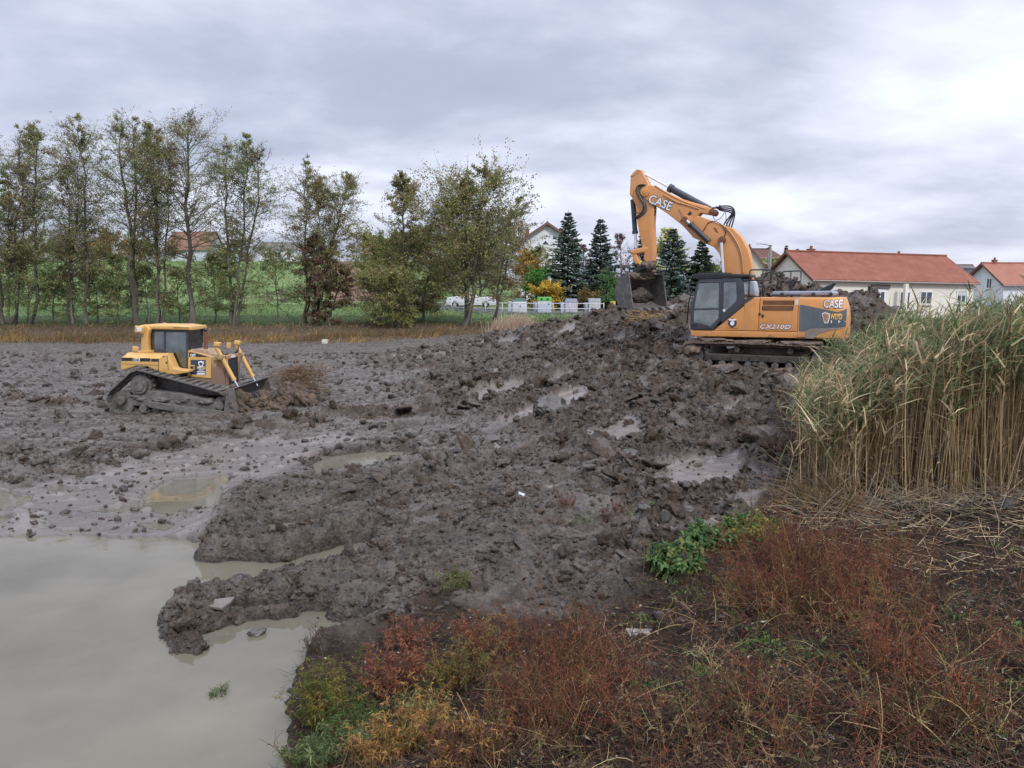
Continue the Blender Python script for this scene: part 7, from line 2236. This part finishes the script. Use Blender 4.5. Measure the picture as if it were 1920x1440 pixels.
def straw_heap(label, px, py, w, n, col, hh=0.12):
    g = ground_at(px, py); P = NPM()
    x = g.x + RS.normal(size=n) * w * 0.4; y = g.y + RS.normal(size=n) * w * 0.5
    z = height(x, y) + RS.rand(n) * hh
    D = rdir(n); D[:, 2] = np.abs(D[:, 2]) * 0.35
    P.tubes(np.stack([x, y, z], 1), unit(D), RS.uniform(0.12, 0.4, n), np.full(n, 0.008), np.full(n, 0.004), RS.normal(size=(n, 3)) * 0.2, pick(n, col), 2, 3)
    tag(P.build('straw_heap', M_STEM), label, 'straw', kind='stuff')


straw_heap('yellow straw lying on the heap between bucket and cab', 1212, 596, 1.0, 900, [(0.42, 0.30, 0.15), (0.30, 0.20, 0.11)])
straw_heap('brown root tangle in front of the bulldozer blade', 560, 748, 1.2, 2300, [(0.14, 0.085, 0.045), (0.09, 0.055, 0.035), (0.2, 0.13, 0.07)], 1.15)
straw_heap('brown root tangle at the near end of the bulldozer blade', 452, 750, 0.9, 700, [(0.14, 0.085, 0.045), (0.09, 0.055, 0.035)], 0.6)


# ------------------------------------------------------------------ reeds
def in_poly(poly, x, y):
    ins = np.zeros(x.shape, bool); P = poly
    for i in range(len(P)):
        a = P[i]; b = P[(i + 1) % len(P)]
        ins ^= ((a[1] > y) != (b[1] > y)) & (x < (b[0] - a[0]) * (y - a[1]) / (b[1] - a[1] + 1e-12) + a[0])
    return ins


TAN = [(0.56, 0.425, 0.245), (0.45, 0.335, 0.19), (0.64, 0.52, 0.325), (0.33, 0.235, 0.13)]
RGREEN = [(0.10, 0.150, 0.055), (0.065, 0.105, 0.040), (0.17, 0.215, 0.09), (0.25, 0.25, 0.13)]


def reeds():
    n = 60000
    x = RS.uniform(4, 26, n); y = RS.uniform(10.8, 27, n)
    ok = in_poly(POLY_REED, x + 0.15 * RS.normal(size=n), y + 0.15 * RS.normal(size=n))
    sd = -poly_sd(POLY_REED, x.astype(np.float32), y.astype(np.float32), 12.0)
    d = np.hypot(x, y)
    p = np.where(sd < 1.6, 1.0, 0.17) * np.clip(14 / d, 0.3, 1) ** 1.6
    p *= 0.35 + 0.9 * sstep(-0.35, 0.3, fbm(x * 1.3, y * 1.3, 2, 5)) 
    p *= (x < y * 0.80 + 1.5)
    ok &= RS.rand(n) < p
    x, y, sd = x[ok], y[ok], sd[ok]; n = len(x)
    g = height(x, y)
    ed = line_d([(4.7, 11.8), (4.9, 12.6), (5.5, 14.4), (6.5, 16.6), (7.2, 19.0), (9.2, 20.2), (11.5, 21.6), (14, 24.5)], x, y)
    hh = 1.30 + 1.15 * sstep(0.1, 1.9, ed) + 0.80 * sstep(1.8, 5.5, ed) - 0.05 * np.maximum(y - 13, 0) * (1 - sstep(2.5, 6, ed)) + 0.22 * fbm(x * .7, y * .7, 2, 3) + RS.normal(size=n) * 0.24
    hh *= np.where(sd < 0.35, 0.80 + 0.25 * RS.rand(n), 1.0)
    hh = np.clip(hh, 0.8, 3.4)
    P = np.stack([x, y, g - 0.05], 1)
    D = unit(np.stack([RS.normal(size=n) * 0.06 - 0.01, RS.normal(size=n) * 0.06 - 0.02, np.ones(n)], 1))
    lean = RS.rand(n) < 0.05
    D[lean] = unit(D[lean] + RS.normal(size=(lean.sum(), 3)) * np.array([0.55, 0.4, 0.0]))
    bend = np.stack([0.0 + 0.05 * RS.rand(n), RS.normal(size=n) * 0.04, -0.02 * np.ones(n)], 1)
    a = NPM()
    pos = a.tubes(P, D, hh, np.full(n, 0.0082), np.full(n, 0.0042), bend, pick(n, TAN, 0.3), 4, 3)
    # leaves: green ones high up, dry ones lower down
    for (m, u0, u1, cols, ln, w, dr) in ((6, 0.80, 1.0, RGREEN, (0.28, 0.70), 0.026, (0.10, 0.5)), (2, 0.35, 0.82, TAN + [(0.22, 0.19, 0.09)], (0.18, 0.45), 0.011, (0.5, 1.5)), (1, 0.02, 0.35, TAN, (0.15, 0.4), 0.010, (0.4, 1.2))):
        u = RS.uniform(u0, u1, (n, m))
        if cols is RGREEN:
            u = u - (0.22 * sstep(2.2, 4.5, ed) * RS.rand(n))[:, None] * RS.rand(n, m)
        k = np.clip((u * 4).astype(int), 0, 3); f = u * 4 - k
        r = np.arange(n)[:, None]
        Q = (pos[r, k] + (pos[r, k + 1] - pos[r, k]) * f[..., None]).reshape(-1, 3)
        q = len(Q)
        az = np.where(RS.rand(q) < 0.42, RS.normal(size=q) * 0.7, RS.rand(q) * 6.28)
        el = RS.uniform(0.35, 1.2, q)
        Dd = np.stack([np.cos(az) * np.cos(el), np.sin(az) * np.cos(el) * 0.8, np.sin(el)], 1)
        c = pick(q, cols, 0.28)
        if cols is RGREEN:
            # left edge of the bed is drier
            dry = (np.repeat(x, m) < 7.4 + RS.normal(size=q) * 0.8) & (RS.rand(q) < 0.55)
            c[dry] = pick(int(dry.sum()), TAN + [(0.25, 0.24, 0.11)], 0.25)
        a.ribbons(Q, unit(Dd), RS.uniform(ln[0], ln[1], q), w * RS.uniform(0.6, 1.3, q), RS.uniform(dr[0], dr[1], q), c, 3, 'blade', roll=1.6)
    # feathery heads on some
    t = RS.rand(n) < 0.22
    Q = pos[t, 4]; q = len(Q); m = 16
    QQ = np.repeat(Q, m, 0) + np.array([0, 0, -1.0]) * RS.rand(q * m, 1) * 0.16
    Dd = unit(np.stack([0.5 + RS.normal(size=q * m) * 0.5, RS.normal(size=q * m) * 0.4, 0.4 + RS.normal(size=q * m) * 0.4], 1))
    a.ribbons(QQ, Dd, RS.uniform(0.07, 0.17, q * m), np.full(q * m, 0.010), RS.uniform(0.4, 1.4, q * m), pick(q * m, [(0.19, 0.12, 0.10), (0.24, 0.17, 0.13), (0.13, 0.085, 0.075)]), 2, 'blade')
    tag(a.build('reed_bed', M_LEAF), 'dense bed of tall reeds, tan stalks with green upper leaves', 'reeds', kind='stuff')


reeds()


def fallen_straw():
    a = NPM(); n = 3400
    px = RS.uniform(4.2, 15, n); py = 11.6 + RS.normal(size=n) * 0.75 - 0.25
    left = RS.rand(n) < 0.22
    py = np.where(left, RS.uniform(12, 18, n), py); px = np.where(left, 4.7 + (py - 12) * 0.42 + RS.normal(size=n) * 0.35, px)
    z = height(px, py) + RS.rand(n) * 0.10
    D = rdir(n); D[:, 2] = np.abs(D[:, 2]) * 0.4 + 0.02; D = unit(D)
    a.tubes(np.stack([px, py, z], 1), D, RS.uniform(0.15, 0.95, n), np.full(n, 0.0048), np.full(n, 0.003), RS.normal(size=(n, 3)) * 0.08 + np.array([0, 0, -0.12]), pick(n, [(0.24, 0.17, 0.09), (0.18, 0.13, 0.08), (0.30, 0.24, 0.15), (0.16, 0.14, 0.11), (0.22, 0.20, 0.17)], 0.3), 3, 3)
    m = 1500
    x = RS.uniform(3.2, 12, m); y = RS.uniform(7.6, 12, m); z = height(x, y) + 0.02
    D = rdir(m); D[:, 2] = np.abs(D[:, 2]) * 0.12; D = unit(D)
    a.tubes(np.stack([x, y, z], 1), D, RS.uniform(0.06, 0.5, m), np.full(m, 0.0035), np.full(m, 0.0025), RS.normal(size=(m, 3)) * 0.15, pick(m, TAN + [(0.16, 0.12, 0.08)], 0.3), 2, 3)
    tag(a.build('fallen_straw', M_STEM), 'broken reed stalks lying at the foot of the reeds', 'straw', kind='stuff')


fallen_straw()

# ------------------------------------------------------------------ weeds
REDB = [(0.065, 0.030, 0.024), (0.105, 0.045, 0.032), (0.13, 0.048, 0.032), (0.10, 0.036, 0.026), (0.042, 0.022, 0.019), (0.15, 0.085, 0.052), (0.16, 0.058, 0.036), (0.05, 0.034, 0.026), (0.11, 0.075, 0.05), (0.15, 0.12, 0.06), (0.085, 0.085, 0.035), (0.19, 0.13, 0.08)]


def veg_points(n, clusters, loose=0.35):
    """positions on the near bank: loosely everywhere plus denser clusters given as photo ellipses"""
    xs = []; ys = []
    for (cx, cy_, rx, ry, w) in clusters:
        k = int(n * w); g = ground_at(cx, cy_)
        gx = ground_at(cx + rx, cy_); gy = ground_at(cx, cy_ - ry)
        xs.append(g.x + RS.normal(size=k) * abs(gx.x - g.x) * 0.5); ys.append(g.y + RS.normal(size=k) * abs(gy.y - g.y) * 0.5)
    k = int(n * loose)
    D = np.exp(RS.uniform(math.log(3.0), math.log(12), k)); u = RS.uniform(-0.4, 0.95, k)
    xs.append(u * D); ys.append(D)
    x = np.concatenate(xs); y = np.concatenate(ys)
    ok = in_poly(POLY_VEG, x, y) & (y > 2.2) & (height(x, y, detail=False) > 0.05)
    return x[ok], y[ok]


def dead_weeds(name, label, N_, loose, hm, REDB, clusters):
    x, y = veg_points(N_, clusters or [(1500, 1090, 120, 100, .26), (1440, 1160, 140, 60, .10), (1090, 1300, 110, 90, .15), (1000, 1390, 160, 60, .12), (1350, 1380, 250, 60, .12), (1650, 1200, 160, 90, .10), (1750, 1380, 200, 60, .12), (960, 1230, 60, 40, .04), (1640, 1060, 120, 40, .05), (1540, 960, 60, 40, .04)], loose)
    n = len(x); z = height(x, y)
    a = NPM()
    hh = hm * RS.uniform(0.10, 0.42, n) * np.clip(0.7 + 0.06 * y, 0.7, 1.25)
    D = unit(np.stack([RS.normal(size=n) * 0.38, RS.normal(size=n) * 0.38, np.ones(n)], 1))
    c0_ = pick(n, REDB, 0.35) * np.array([1.12, 1.05, 0.78])
    pos = a.tubes(np.stack([x, y, z - 0.02], 1), D, hh, np.full(n, 0.0040), np.full(n, 0.0022), RS.normal(size=(n, 3)) * 0.22, c0_, 4, 3)
    m = 10
    u = RS.uniform(0.15, 1.0, (n, m)); k = np.clip((u * 4).astype(int), 0, 3); f = u * 4 - k; r = np.arange(n)[:, None]
    Q = (pos[r, k] + (pos[r, k + 1] - pos[r, k]) * f[..., None]).reshape(-1, 3)
    q = len(Q); Dd = unit(rdir(q) * 0.9 + np.array([0, 0, 0.55])); ln = RS.uniform(0.04, 0.19, q)
    c1 = np.repeat(c0_, m, 0) * RS.uniform(0.75, 1.3, (q, 1))
    p2 = a.tubes(Q, Dd, ln, np.full(q, 0.0021), np.full(q, 0.0013), RS.normal(size=(q, 3)) * 0.25, c1, 2, 3)
    m2 = 5
    u = RS.uniform(0.2, 1.0, (q, m2)); k = np.clip((u * 2).astype(int), 0, 1); f = u * 2 - k; r = np.arange(q)[:, None]
    X = (p2[r, k] + (p2[r, k + 1] - p2[r, k]) * f[..., None]).reshape(-1, 3)
    w = len(X)
    a.ribbons(X, rdir(w, 0.2), RS.uniform(0.007, 0.024, w), RS.uniform(0.003, 0.008, w), RS.uniform(0, 0.6, w), np.repeat(c1, m2, 0) * RS.uniform(0.7, 1.5, (w, 1)), 1, 'blade')
    tag(a.build(name, M_STEM), label, 'weeds', kind='stuff')


dead_weeds('dead_weeds', 'low red-brown dead weeds covering the near bank', 1050, 0.36, 1.0, REDB, None)
RUSSET = [(0.115, 0.040, 0.027), (0.085, 0.030, 0.022), (0.15, 0.055, 0.034), (0.06, 0.025, 0.02), (0.14, 0.08, 0.045)]
dead_weeds('russet_weeds', 'taller dark russet weeds standing in thick clumps right of the nettles', 620, 0.0, 1.55, RUSSET,
           [(1500, 1100, 75, 55, .36), (1430, 1150, 60, 40, .12), (1560, 1170, 60, 50, .12), (1080, 1300, 70, 50, .14), (1010, 1370, 60, 40, .08), (1640, 1110, 60, 40, .08), (1700, 1290, 80, 50, .10)])


def pale_stalks():
    a = NPM(); pts = []
    for (cx, cy_, rx, ry, k) in ((1060, 1330, 90, 70, 34), (1350, 1280, 30, 40, 9), (1620, 1300, 120, 90, 16), (940, 1400, 80, 40, 14), (1500, 1380, 240, 50, 18), (1760, 1420, 120, 30, 14), (1400, 1150, 80, 60, 12), (1150, 1240, 60, 50, 14), (1300, 1230, 120, 60, 18), (1700, 1230, 150, 60, 16), (1500, 1080, 100, 60, 12), (1120, 1420, 120, 30, 12)):
        for _ in range(k):
            g = ground_at(min(1915, cx + RS.normal() * rx * .6), min(1470, cy_ + RS.normal() * ry * .6)); pts.append(g)
    P = np.array([[p.x, p.y, Hs(p.x, p.y)] for p in pts]); n = len(P)
    D = unit(np.stack([RS.normal(size=n) * 0.7, RS.normal(size=n) * 0.5, 0.5 + 0.5 * RS.rand(n)], 1))
    b = RS.normal(size=(n, 3)) * 0.35; b[:, 2] = -RS.uniform(0.1, 0.75, n)
    cols = [(0.34, 0.25, 0.10), (0.30, 0.17, 0.09), (0.24, 0.10, 0.06), (0.36, 0.30, 0.15)]
    c = pick(n, cols, 0.25)
    pos = a.tubes(P, D, RS.uniform(0.2, 0.62, n), np.full(n, 0.0036), np.full(n, 0.0018), b, c, 7, 4)
    # knots and short spurs
    q = 4; u = RS.randint(2, 7, (n, q)); Q = pos[np.arange(n)[:, None], u].reshape(-1, 3)
    a.tubes(Q, rdir(n * q, 0.4), RS.uniform(0.03, 0.16, n * q), np.full(n * q, 0.002), np.full(n * q, 0.001), RS.normal(size=(n * q, 3)) * 0.3, np.repeat(c, q, 0), 3, 3)
    tag(a.build('bent_stalks', M_STEM), 'pale bent bare stalks tangled among the dark weeds', 'stalks', kind='stuff')


pale_stalks()


def litter():
    n = 34000
    D = np.exp(RS.uniform(math.log(3.0), math.log(13), n)); u = RS.uniform(-0.4, 0.95, n)
    x = u * D; y = D
    ok = in_poly(POLY_VEG, x, y); x = x[ok]; y = y[ok]; n = len(x)
    z = height(x, y) + 0.006 + 0.02 * RS.rand(n) ** 3
    ok = z > 0.05; x, y, z = x[ok], y[ok], z[ok]; n = len(x)
    A = rdir(n); A[:, 2] *= 0.3; A = unit(A); L_ = RS.uniform(0.012, 0.042, n)[:, None]
    B = unit(np.cross(A, np.array([0, 0, 1.0]) + 0.4 * RS.normal(size=(n, 3)))) * L_ * RS.uniform(0.12, 0.42, (n, 1))
    cols = [(0.06, 0.035, 0.025), (0.11, 0.06, 0.035), (0.20, 0.13, 0.07), (0.30, 0.24, 0.15), (0.42, 0.39, 0.34), (0.06, 0.12, 0.03), (0.035, 0.022, 0.018)]
    c = pick(n, cols, 0.3, [.22, .20, .18, .14, .035, .065, .16])
    a = NPM(); a.quads(np.stack([x, y, z], 1), A * L_ * 0.8, B, c)
    tag(a.build('leaf_litter', M_LEAF), 'fallen leaves scattered on the dark soil of the near bank', 'leaf litter', kind='stuff')
    a = NPM(); n = 26000
    D = np.exp(RS.uniform(math.log(3.0), math.log(12.5), n)); u = RS.uniform(-0.4, 0.95, n); x = u * D; y = D
    ok = in_poly(POLY_VEG, x, y); x = x[ok]; y = y[ok]; z = height(x, y); ok = z > 0.04; x, y, z = x[ok], y[ok], z[ok]; n = len(x)
    Dd = rdir(n); Dd[:, 2] = np.abs(Dd[:, 2]) * 0.30; Dd = unit(Dd)
    a.tubes(np.stack([x, y, z + 0.005], 1), Dd, RS.uniform(0.04, 0.28, n), np.full(n, 0.0022), np.full(n, 0.0012), RS.normal(size=(n, 3)) * np.array([.3, .3, .05]), pick(n, REDB + [(0.20, 0.14, 0.08), (0.03, 0.02, 0.018), (0.04, 0.028, 0.022)], 0.3), 3, 3)
    tag(a.build('twig_litter', M_STEM), 'thin twigs and stems lying across the near bank', 'twigs', kind='stuff')


litter()


def leafy_plant(label, px, py, hgt, rad, nst, cols, stemc, leafl=0.055, leafw=0.010, per=26, name='weed_bush', cat='weed', group=None, up=1.0, droop=0.5, broad=False, water=False, seed=0, hang=0.0):
    global RS
    RS = np.random.RandomState(900 + seed)
    g = ground_at(px, py)
    if water: g = PZ(px, py, 0.0)
    gz = max(Hs(g.x, g.y), -0.02)
    root = empty(name, (g.x, g.y, gz)); tag(root, label, cat, group)
    s = NPM(); l = NPM()
    r = rad * np.sqrt(RS.rand(nst)) * 0.75; a = RS.rand(nst) * 6.28
    P = np.stack([r * np.cos(a), r * np.sin(a), np.zeros(nst)], 1)
    P[:, 2] = np.maximum(height(P[:, 0] + g.x, P[:, 1] + g.y), -0.03) - gz - 0.02
    D = unit(np.stack([P[:, 0] * 0.9 / rad + RS.normal(size=nst) * 0.22, P[:, 1] * 0.9 / rad + RS.normal(size=nst) * 0.22, np.full(nst, up)], 1))
    H = hgt * RS.uniform(0.5, 1.1, nst)
    b = RS.normal(size=(nst, 3)) * 0.14; b[:, 2] -= hang
    pos = s.tubes(P, D, H, np.full(nst, 0.0035), np.full(nst, 0.0015), b, pick(nst, stemc, 0.25), 5, 3)
    # side shoots
    m = 5; u = RS.uniform(0.2, 0.9, (nst, m)); k = np.clip((u * 5).astype(int), 0, 4); f = u * 5 - k; rr = np.arange(nst)[:, None]
    Q = (pos[rr, k] + (pos[rr, k + 1] - pos[rr, k]) * f[..., None]).reshape(-1, 3); q = len(Q)
    p2 = s.tubes(Q, unit(rdir(q) * 0.8 + np.array([0, 0, 0.7])), RS.uniform(0.15, 0.45, q) * hgt, np.full(q, 0.002), np.full(q, 0.001), RS.normal(size=(q, 3)) * 0.2, np.repeat(pick(nst, stemc, 0.25), m, 0), 5, 3)
    allp = np.concatenate([pos, p2], 0); n = len(allp)
    u = RS.uniform(0.12, 1.0, (n, per)); k = np.clip((u * 5).astype(int), 0, 4); f = u * 5 - k; rr = np.arange(n)[:, None]
    X = (allp[rr, k] + (allp[rr, k + 1] - allp[rr, k]) * f[..., None]).reshape(-1, 3); w = len(X)
    d = unit(rdir(w) * np.array([1, 1, 0.5]) + np.array([0, 0, 0.35]))
    ht = np.clip(X[:, 2] / max(hgt, 0.01), 0, 1)
    base = pick(n, cols, 0.2); c = np.repeat(base, per, 0) * RS.uniform(0.7, 1.35, (w, 1))
    l.ribbons(X, d, leafl * RS.uniform(0.35, 1.35, w), leafw * RS.uniform(0.4, 1.4, w), np.full(w, droop) * RS.uniform(0.3, 1.8, w), c, 3 if broad else 2, 'leaf', roll=1.8)
    s.build('stems', M_STEM, root); l.build('leaves', M_LEAF, root)
    return root


GY = [(0.10, 0.13, 0.025), (0.15, 0.15, 0.03), (0.07, 0.10, 0.025), (0.20, 0.15, 0.035)]
RUST = [(0.24, 0.085, 0.04), (0.30, 0.12, 0.055), (0.17, 0.06, 0.035), (0.14, 0.08, 0.05)]
OCH = [(0.30, 0.17, 0.045), (0.25, 0.12, 0.035), (0.20, 0.17, 0.05), (0.33, 0.20, 0.07)]
BRN = [(0.13, 0.06, 0.035), (0.18, 0.085, 0.045), (0.10, 0.055, 0.035), (0.2, 0.14, 0.05)]
SR = [(0.14, 0.04, 0.03), (0.10, 0.05, 0.03)]
PL = [
    ('rounded yellow-green bush at the water edge', 612, 1345, 0.50, 0.30, 60, GY, 0.050, 0.008, 20, dict()),
    ('green willow-leaved weeds right of the yellow-green bush at the waterline', 668, 1370, 0.30, 0.24, 30, [(0.05, 0.085, 0.02), (0.09, 0.12, 0.03)], 0.055, 0.009, 15, dict()),
    ('pale green leafy weeds dipping into the water at the bottom of the picture', 600, 1432, 0.28, 0.30, 36, [(0.11, 0.15, 0.05), (0.16, 0.19, 0.08), (0.07, 0.10, 0.03)], 0.070, 0.012, 12, dict()),
    ('pale green weeds between the water and the ochre plants', 680, 1420, 0.30, 0.20, 26, [(0.13, 0.16, 0.06), (0.18, 0.19, 0.08)], 0.065, 0.012, 13, dict()),
    ('rust-red bushy weed at the tip of the water inlet', 745, 1290, 0.50, 0.24, 38, RUST, 0.050, 0.009, 15, dict()),
    ('second rust-red weed, uphill beside the clod slope', 760, 1210, 0.35, 0.22, 22, RUST, 0.045, 0.008, 13, dict()),
    ('orange-red weed standing highest against the grey mud', 905, 1225, 0.45, 0.22, 26, RUST + OCH[:1], 0.050, 0.009, 14, dict()),
    ('olive and orange weed in the middle of the colourful thicket', 860, 1290, 0.48, 0.26, 34, [(0.17, 0.13, 0.035), (0.24, 0.14, 0.04), (0.10, 0.10, 0.03)], 0.050, 0.009, 15, dict()),
    ('ochre leafy weed at the bottom edge, left one', 730, 1435, 0.42, 0.22, 34, OCH, 0.055, 0.012, 15, dict()),
    ('tallest ochre leafy weed with upright leafy spikes', 800, 1400, 0.52, 0.20, 28, OCH + [(0.17, 0.17, 0.06)], 0.055, 0.011, 18, dict()),
    ('ochre-brown weed at the bottom edge next to the dark red tangle', 880, 1440, 0.36, 0.24, 34, OCH[:2] + BRN, 0.050, 0.010, 14, dict()),
    ('brown feathery weed between thicket and red tangle', 950, 1330, 0.40, 0.24, 34, BRN, 0.045, 0.007, 15, dict()),
    ('dull green weed low in the gap between rust and ochre plants', 790, 1340, 0.25, 0.20, 20, [(0.06, 0.09, 0.025), (0.10, 0.10, 0.03)], 0.050, 0.012, 12, dict()),
    ('feathery brown-green weeds left of the reeds', 1530, 955, 0.45, 0.8, 60, [(0.13, 0.11, 0.045), (0.10, 0.10, 0.035), (0.17, 0.12, 0.06)], 0.050, 0.009, 10, dict()),
    ('reddish knotweed on the mud edge beside the reeds', 1478, 870, 0.55, 0.45, 40, REDB + BRN, 0.05, 0.009, 10, dict()),
    ('red weed tuft on the dark slope, left one', 1062, 962, 0.26, 0.16, 22, [(0.20, 0.075, 0.045), (0.14, 0.06, 0.04)], 0.035, 0.006, 8, dict()),
    ('red weed tuft on the dark slope, right one', 1155, 985, 0.22, 0.18, 20, [(0.18, 0.07, 0.045), (0.12, 0.06, 0.04)], 0.035, 0.006, 8, dict()),
    ('yellow-green grass tuft on the dark slope', 845, 1100, 0.22, 0.22, 26, [(0.20, 0.20, 0.06), (0.12, 0.14, 0.04)], 0.09, 0.005, 5, dict()),
    ('tiny green sprig standing in the water', 410, 1300, 0.16, 0.06, 12, [(0.07, 0.12, 0.03)], 0.06, 0.005, 5, dict(water=True)),
    ('thin bare sprig beside the inlet', 590, 1225, 0.30, 0.10, 8, [(0.05, 0.05, 0.03)], 0.06, 0.006, 5, dict()),
]
for i, (lb, x, y, h_, r_, ns_, cl, ll, lw, per, kw) in enumerate(PL):
    leafy_plant(lb, x, y, h_, r_, ns_, cl, SR if i not in (2, 3, 17, 18) else [(0.06, 0.08, 0.03)], ll, lw, per, seed=i, **kw)
NG = [(0.075, 0.150, 0.045), (0.055, 0.115, 0.038), (0.12, 0.20, 0.065), (0.16, 0.17, 0.05)]
leafy_plant('dark green nettle clump on the slope edge', 1270, 1075, 0.28, 0.42, 60, NG, [(0.06, 0.09, 0.03)], 0.085, 0.050, 6, 'nettle_clump', 'nettles', broad=True, seed=40)
leafy_plant('bluish dark nettle clump in the middle of the green patch', 1335, 1030, 0.30, 0.35, 40, NG[:3], [(0.06, 0.09, 0.03)], 0.085, 0.050, 6, 'nettle_clump', 'nettles', broad=True, seed=41)
leafy_plant('fresh light green nettle clump at the right end of the green patch', 1400, 1015, 0.28, 0.38, 46, [(0.09, 0.19, 0.04), (0.06, 0.15, 0.035), (0.25, 0.24, 0.05)], [(0.08, 0.11, 0.03)], 0.08, 0.045, 6, 'nettle_clump', 'nettles', broad=True, seed=42)
RS = np.random.RandomState(77)


def green_ground():
    a = NPM()
    spots = [(1460, 1165, 60, 20, 60), (1430, 1225, 60, 25, 60), (1330, 990, 20, 8, 20), (1190, 970, 30, 8, 25), (1100, 980, 30, 10, 22), (1640, 1040, 40, 20, 30), (1700, 1000, 60, 20, 20), (1900, 1040, 20, 10, 20), (1320, 1260, 30, 20, 30), (1210, 1310, 40, 15, 22), (1300, 1330, 40, 15, 25), (1850, 1190, 60, 30, 40), (1730, 1330, 60, 30, 30),
             (1450, 1400, 80, 20, 35), (1210, 1170, 20, 8, 15), (1540, 1245, 60, 30, 35), (1640, 1180, 60, 40, 40), (1060, 1380, 40, 20, 20), (1240, 1100, 60, 30, 30), (1360, 1110, 50, 20, 30), (1780, 1240, 80, 30, 30), (1880, 1300, 40, 30, 20)]
    P = []
    for cx, cy_, rx, ry, k in spots:
        g = ground_at(cx, cy_); gx = ground_at(cx + rx, cy_); gy = ground_at(cx, cy_ - ry)
        sx = abs(gx.x - g.x); sy = abs(gy.y - g.y)
        q = np.stack([g.x + RS.normal(size=k) * sx * .55, g.y + RS.normal(size=k) * sy * .55], 1); P.append(q)
    P = np.concatenate(P); z = height(P[:, 0], P[:, 1]); P = np.concatenate([P, z[:, None]], 1)
    m = 9; X = np.repeat(P, m, 0) + RS.normal(size=(len(P) * m, 3)) * np.array([0.03, 0.03, 0.004]); n = len(X)
    a.ribbons(X, rdir(n, 0.7), RS.uniform(0.03, 0.11, n), RS.uniform(0.006, 0.022, n), RS.uniform(0.2, 1.2, n), pick(n, [(0.07, 0.15, 0.035), (0.10, 0.18, 0.05), (0.05, 0.10, 0.03), (0.14, 0.17, 0.05)]), 3, 'leaf')
    tag(a.build('low_green_weeds', M_LEAF), 'small green seedlings scattered over the near bank', 'weeds', kind='stuff')


green_ground()


def far_bank():
    a = NPM(); n = 42000
    x = RS.uniform(-62, 14, n); y = RS.uniform(58, 71, n) 
    dens = sstep(-0.25, 0.25, fbm(x * 0.16, y * 0.5, 3, 404))
    front = 1 - sstep(62.5, 66.5, y + 1.2 * vnoise(x * .2, x * 0, 5))
    z = height(x, y)
    p = (0.25 + 0.75 * dens) * (0.12 + 0.88 * front) * sstep(58.5, 60.5, y + 1.2 * vnoise(x * .3, x * 0, 5)) * (z < 3.0)
    ok = RS.rand(n) < p; x, y, z, dens = x[ok], y[ok], z[ok], dens[ok]; n = len(x)
    pn = fbm(x * 0.10, y * 0.2, 2, 405)
    cA = pick(n, [(0.36, 0.22, 0.08), (0.42, 0.28, 0.11), (0.30, 0.19, 0.07)]); cB = pick(n, [(0.20, 0.11, 0.055), (0.17, 0.095, 0.055), (0.24, 0.15, 0.07), (0.13, 0.13, 0.05)])
    c = np.where((pn + RS.normal(size=n) * 0.12 > 0.02)[:, None], cA, cB)
    D = unit(np.stack([0.35 + RS.normal(size=n) * 0.4, RS.normal(size=n) * 0.3, np.ones(n)], 1))
    a.ribbons(np.stack([x, y, z - 0.05], 1), D, RS.uniform(0.35, 1.05, n) * (0.5 + 0.8 * dens), np.full(n, 0.05), RS.uniform(0.1, 0.7, n), c, 2, 'blade')
    tag(a.build('dry_grass', M_LEAF), 'orange and rust dry grass along the far pond bank', 'dry grass', kind='stuff')
    # low scrub, branches and leaf litter between the trunks
    a = NPM(); n = 16000
    x = RS.uniform(-62, 14, n); y = RS.uniform(64, 76, n); z = height(x, y)
    ok = (RS.rand(n) < np.exp(-((y - 70) / 3.2) ** 2)) & (z < 3); x, y, z = x[ok], y[ok], z[ok]; n = len(x)
    a.ribbons(np.stack([x, y, z], 1), rdir(n, 0.8), RS.uniform(0.15, 0.6, n), np.full(n, 0.06), RS.uniform(0.2, 1.2, n), pick(n, [(0.07, 0.045, 0.03), (0.11, 0.07, 0.045), (0.05, 0.06, 0.02), (0.16, 0.12, 0.09)]), 2, 'blade')
    tag(a.build('bank_scrub', M_LEAF), 'brown scrub and fallen twigs around the feet of the alders', 'scrub', kind='stuff')
    a = NPM(); n = 30000
    x = RS.uniform(-60, 26, n); y = RS.uniform(70, 90, n); z = height(x, y)
    z = np.where(y > 79, far_z(x.astype(np.float32), y.astype(np.float32)) * sstep(80.2, 92, y) + z * (1 - sstep(80.2, 92, y)), z)
    a.ribbons(np.stack([x, y, z - 0.02], 1), rdir(n, 1.0), RS.uniform(0.10, 0.30, n), np.full(n, 0.06), RS.uniform(0.1, 0.8, n), pick(n, [(0.055, 0.12, 0.03), (0.08, 0.155, 0.04), (0.04, 0.085, 0.025), (0.12, 0.15, 0.05)]), 2, 'blade')
    tag(a.build('verge_grass', M_LEAF), 'short green grass under the alders and along the verge', 'grass', kind='stuff')
    # pale clump of old reeds behind the toe of the heap
    a = NPM(); n = 900
    g0 = ground_at(915, 642); g1 = ground_at(985, 625)
    t = RS.rand(n); x = g0.x + (g1.x - g0.x) * t + RS.normal(size=n) * 0.25; y = max(g0.y, 44) + 1.5 * RS.rand(n); z = height(x, y)
    a.tubes(np.stack([x, y, z], 1), unit(np.stack([0.35 + RS.normal(size=n) * 0.25, RS.normal(size=n) * 0.15, np.ones(n)], 1)), RS.uniform(0.5, 1.35, n), np.full(n, 0.016), np.full(n, 0.006), RS.normal(size=(n, 3)) * 0.1, pick(n, [(0.45, 0.34, 0.25), (0.38, 0.27, 0.19), (0.5, 0.40, 0.30)]), 3, 3)
    tag(a.build('old_reeds', M_STEM), 'pale pinkish old reeds at the left toe of the mud heap', 'old reeds', kind='stuff')


far_bank()
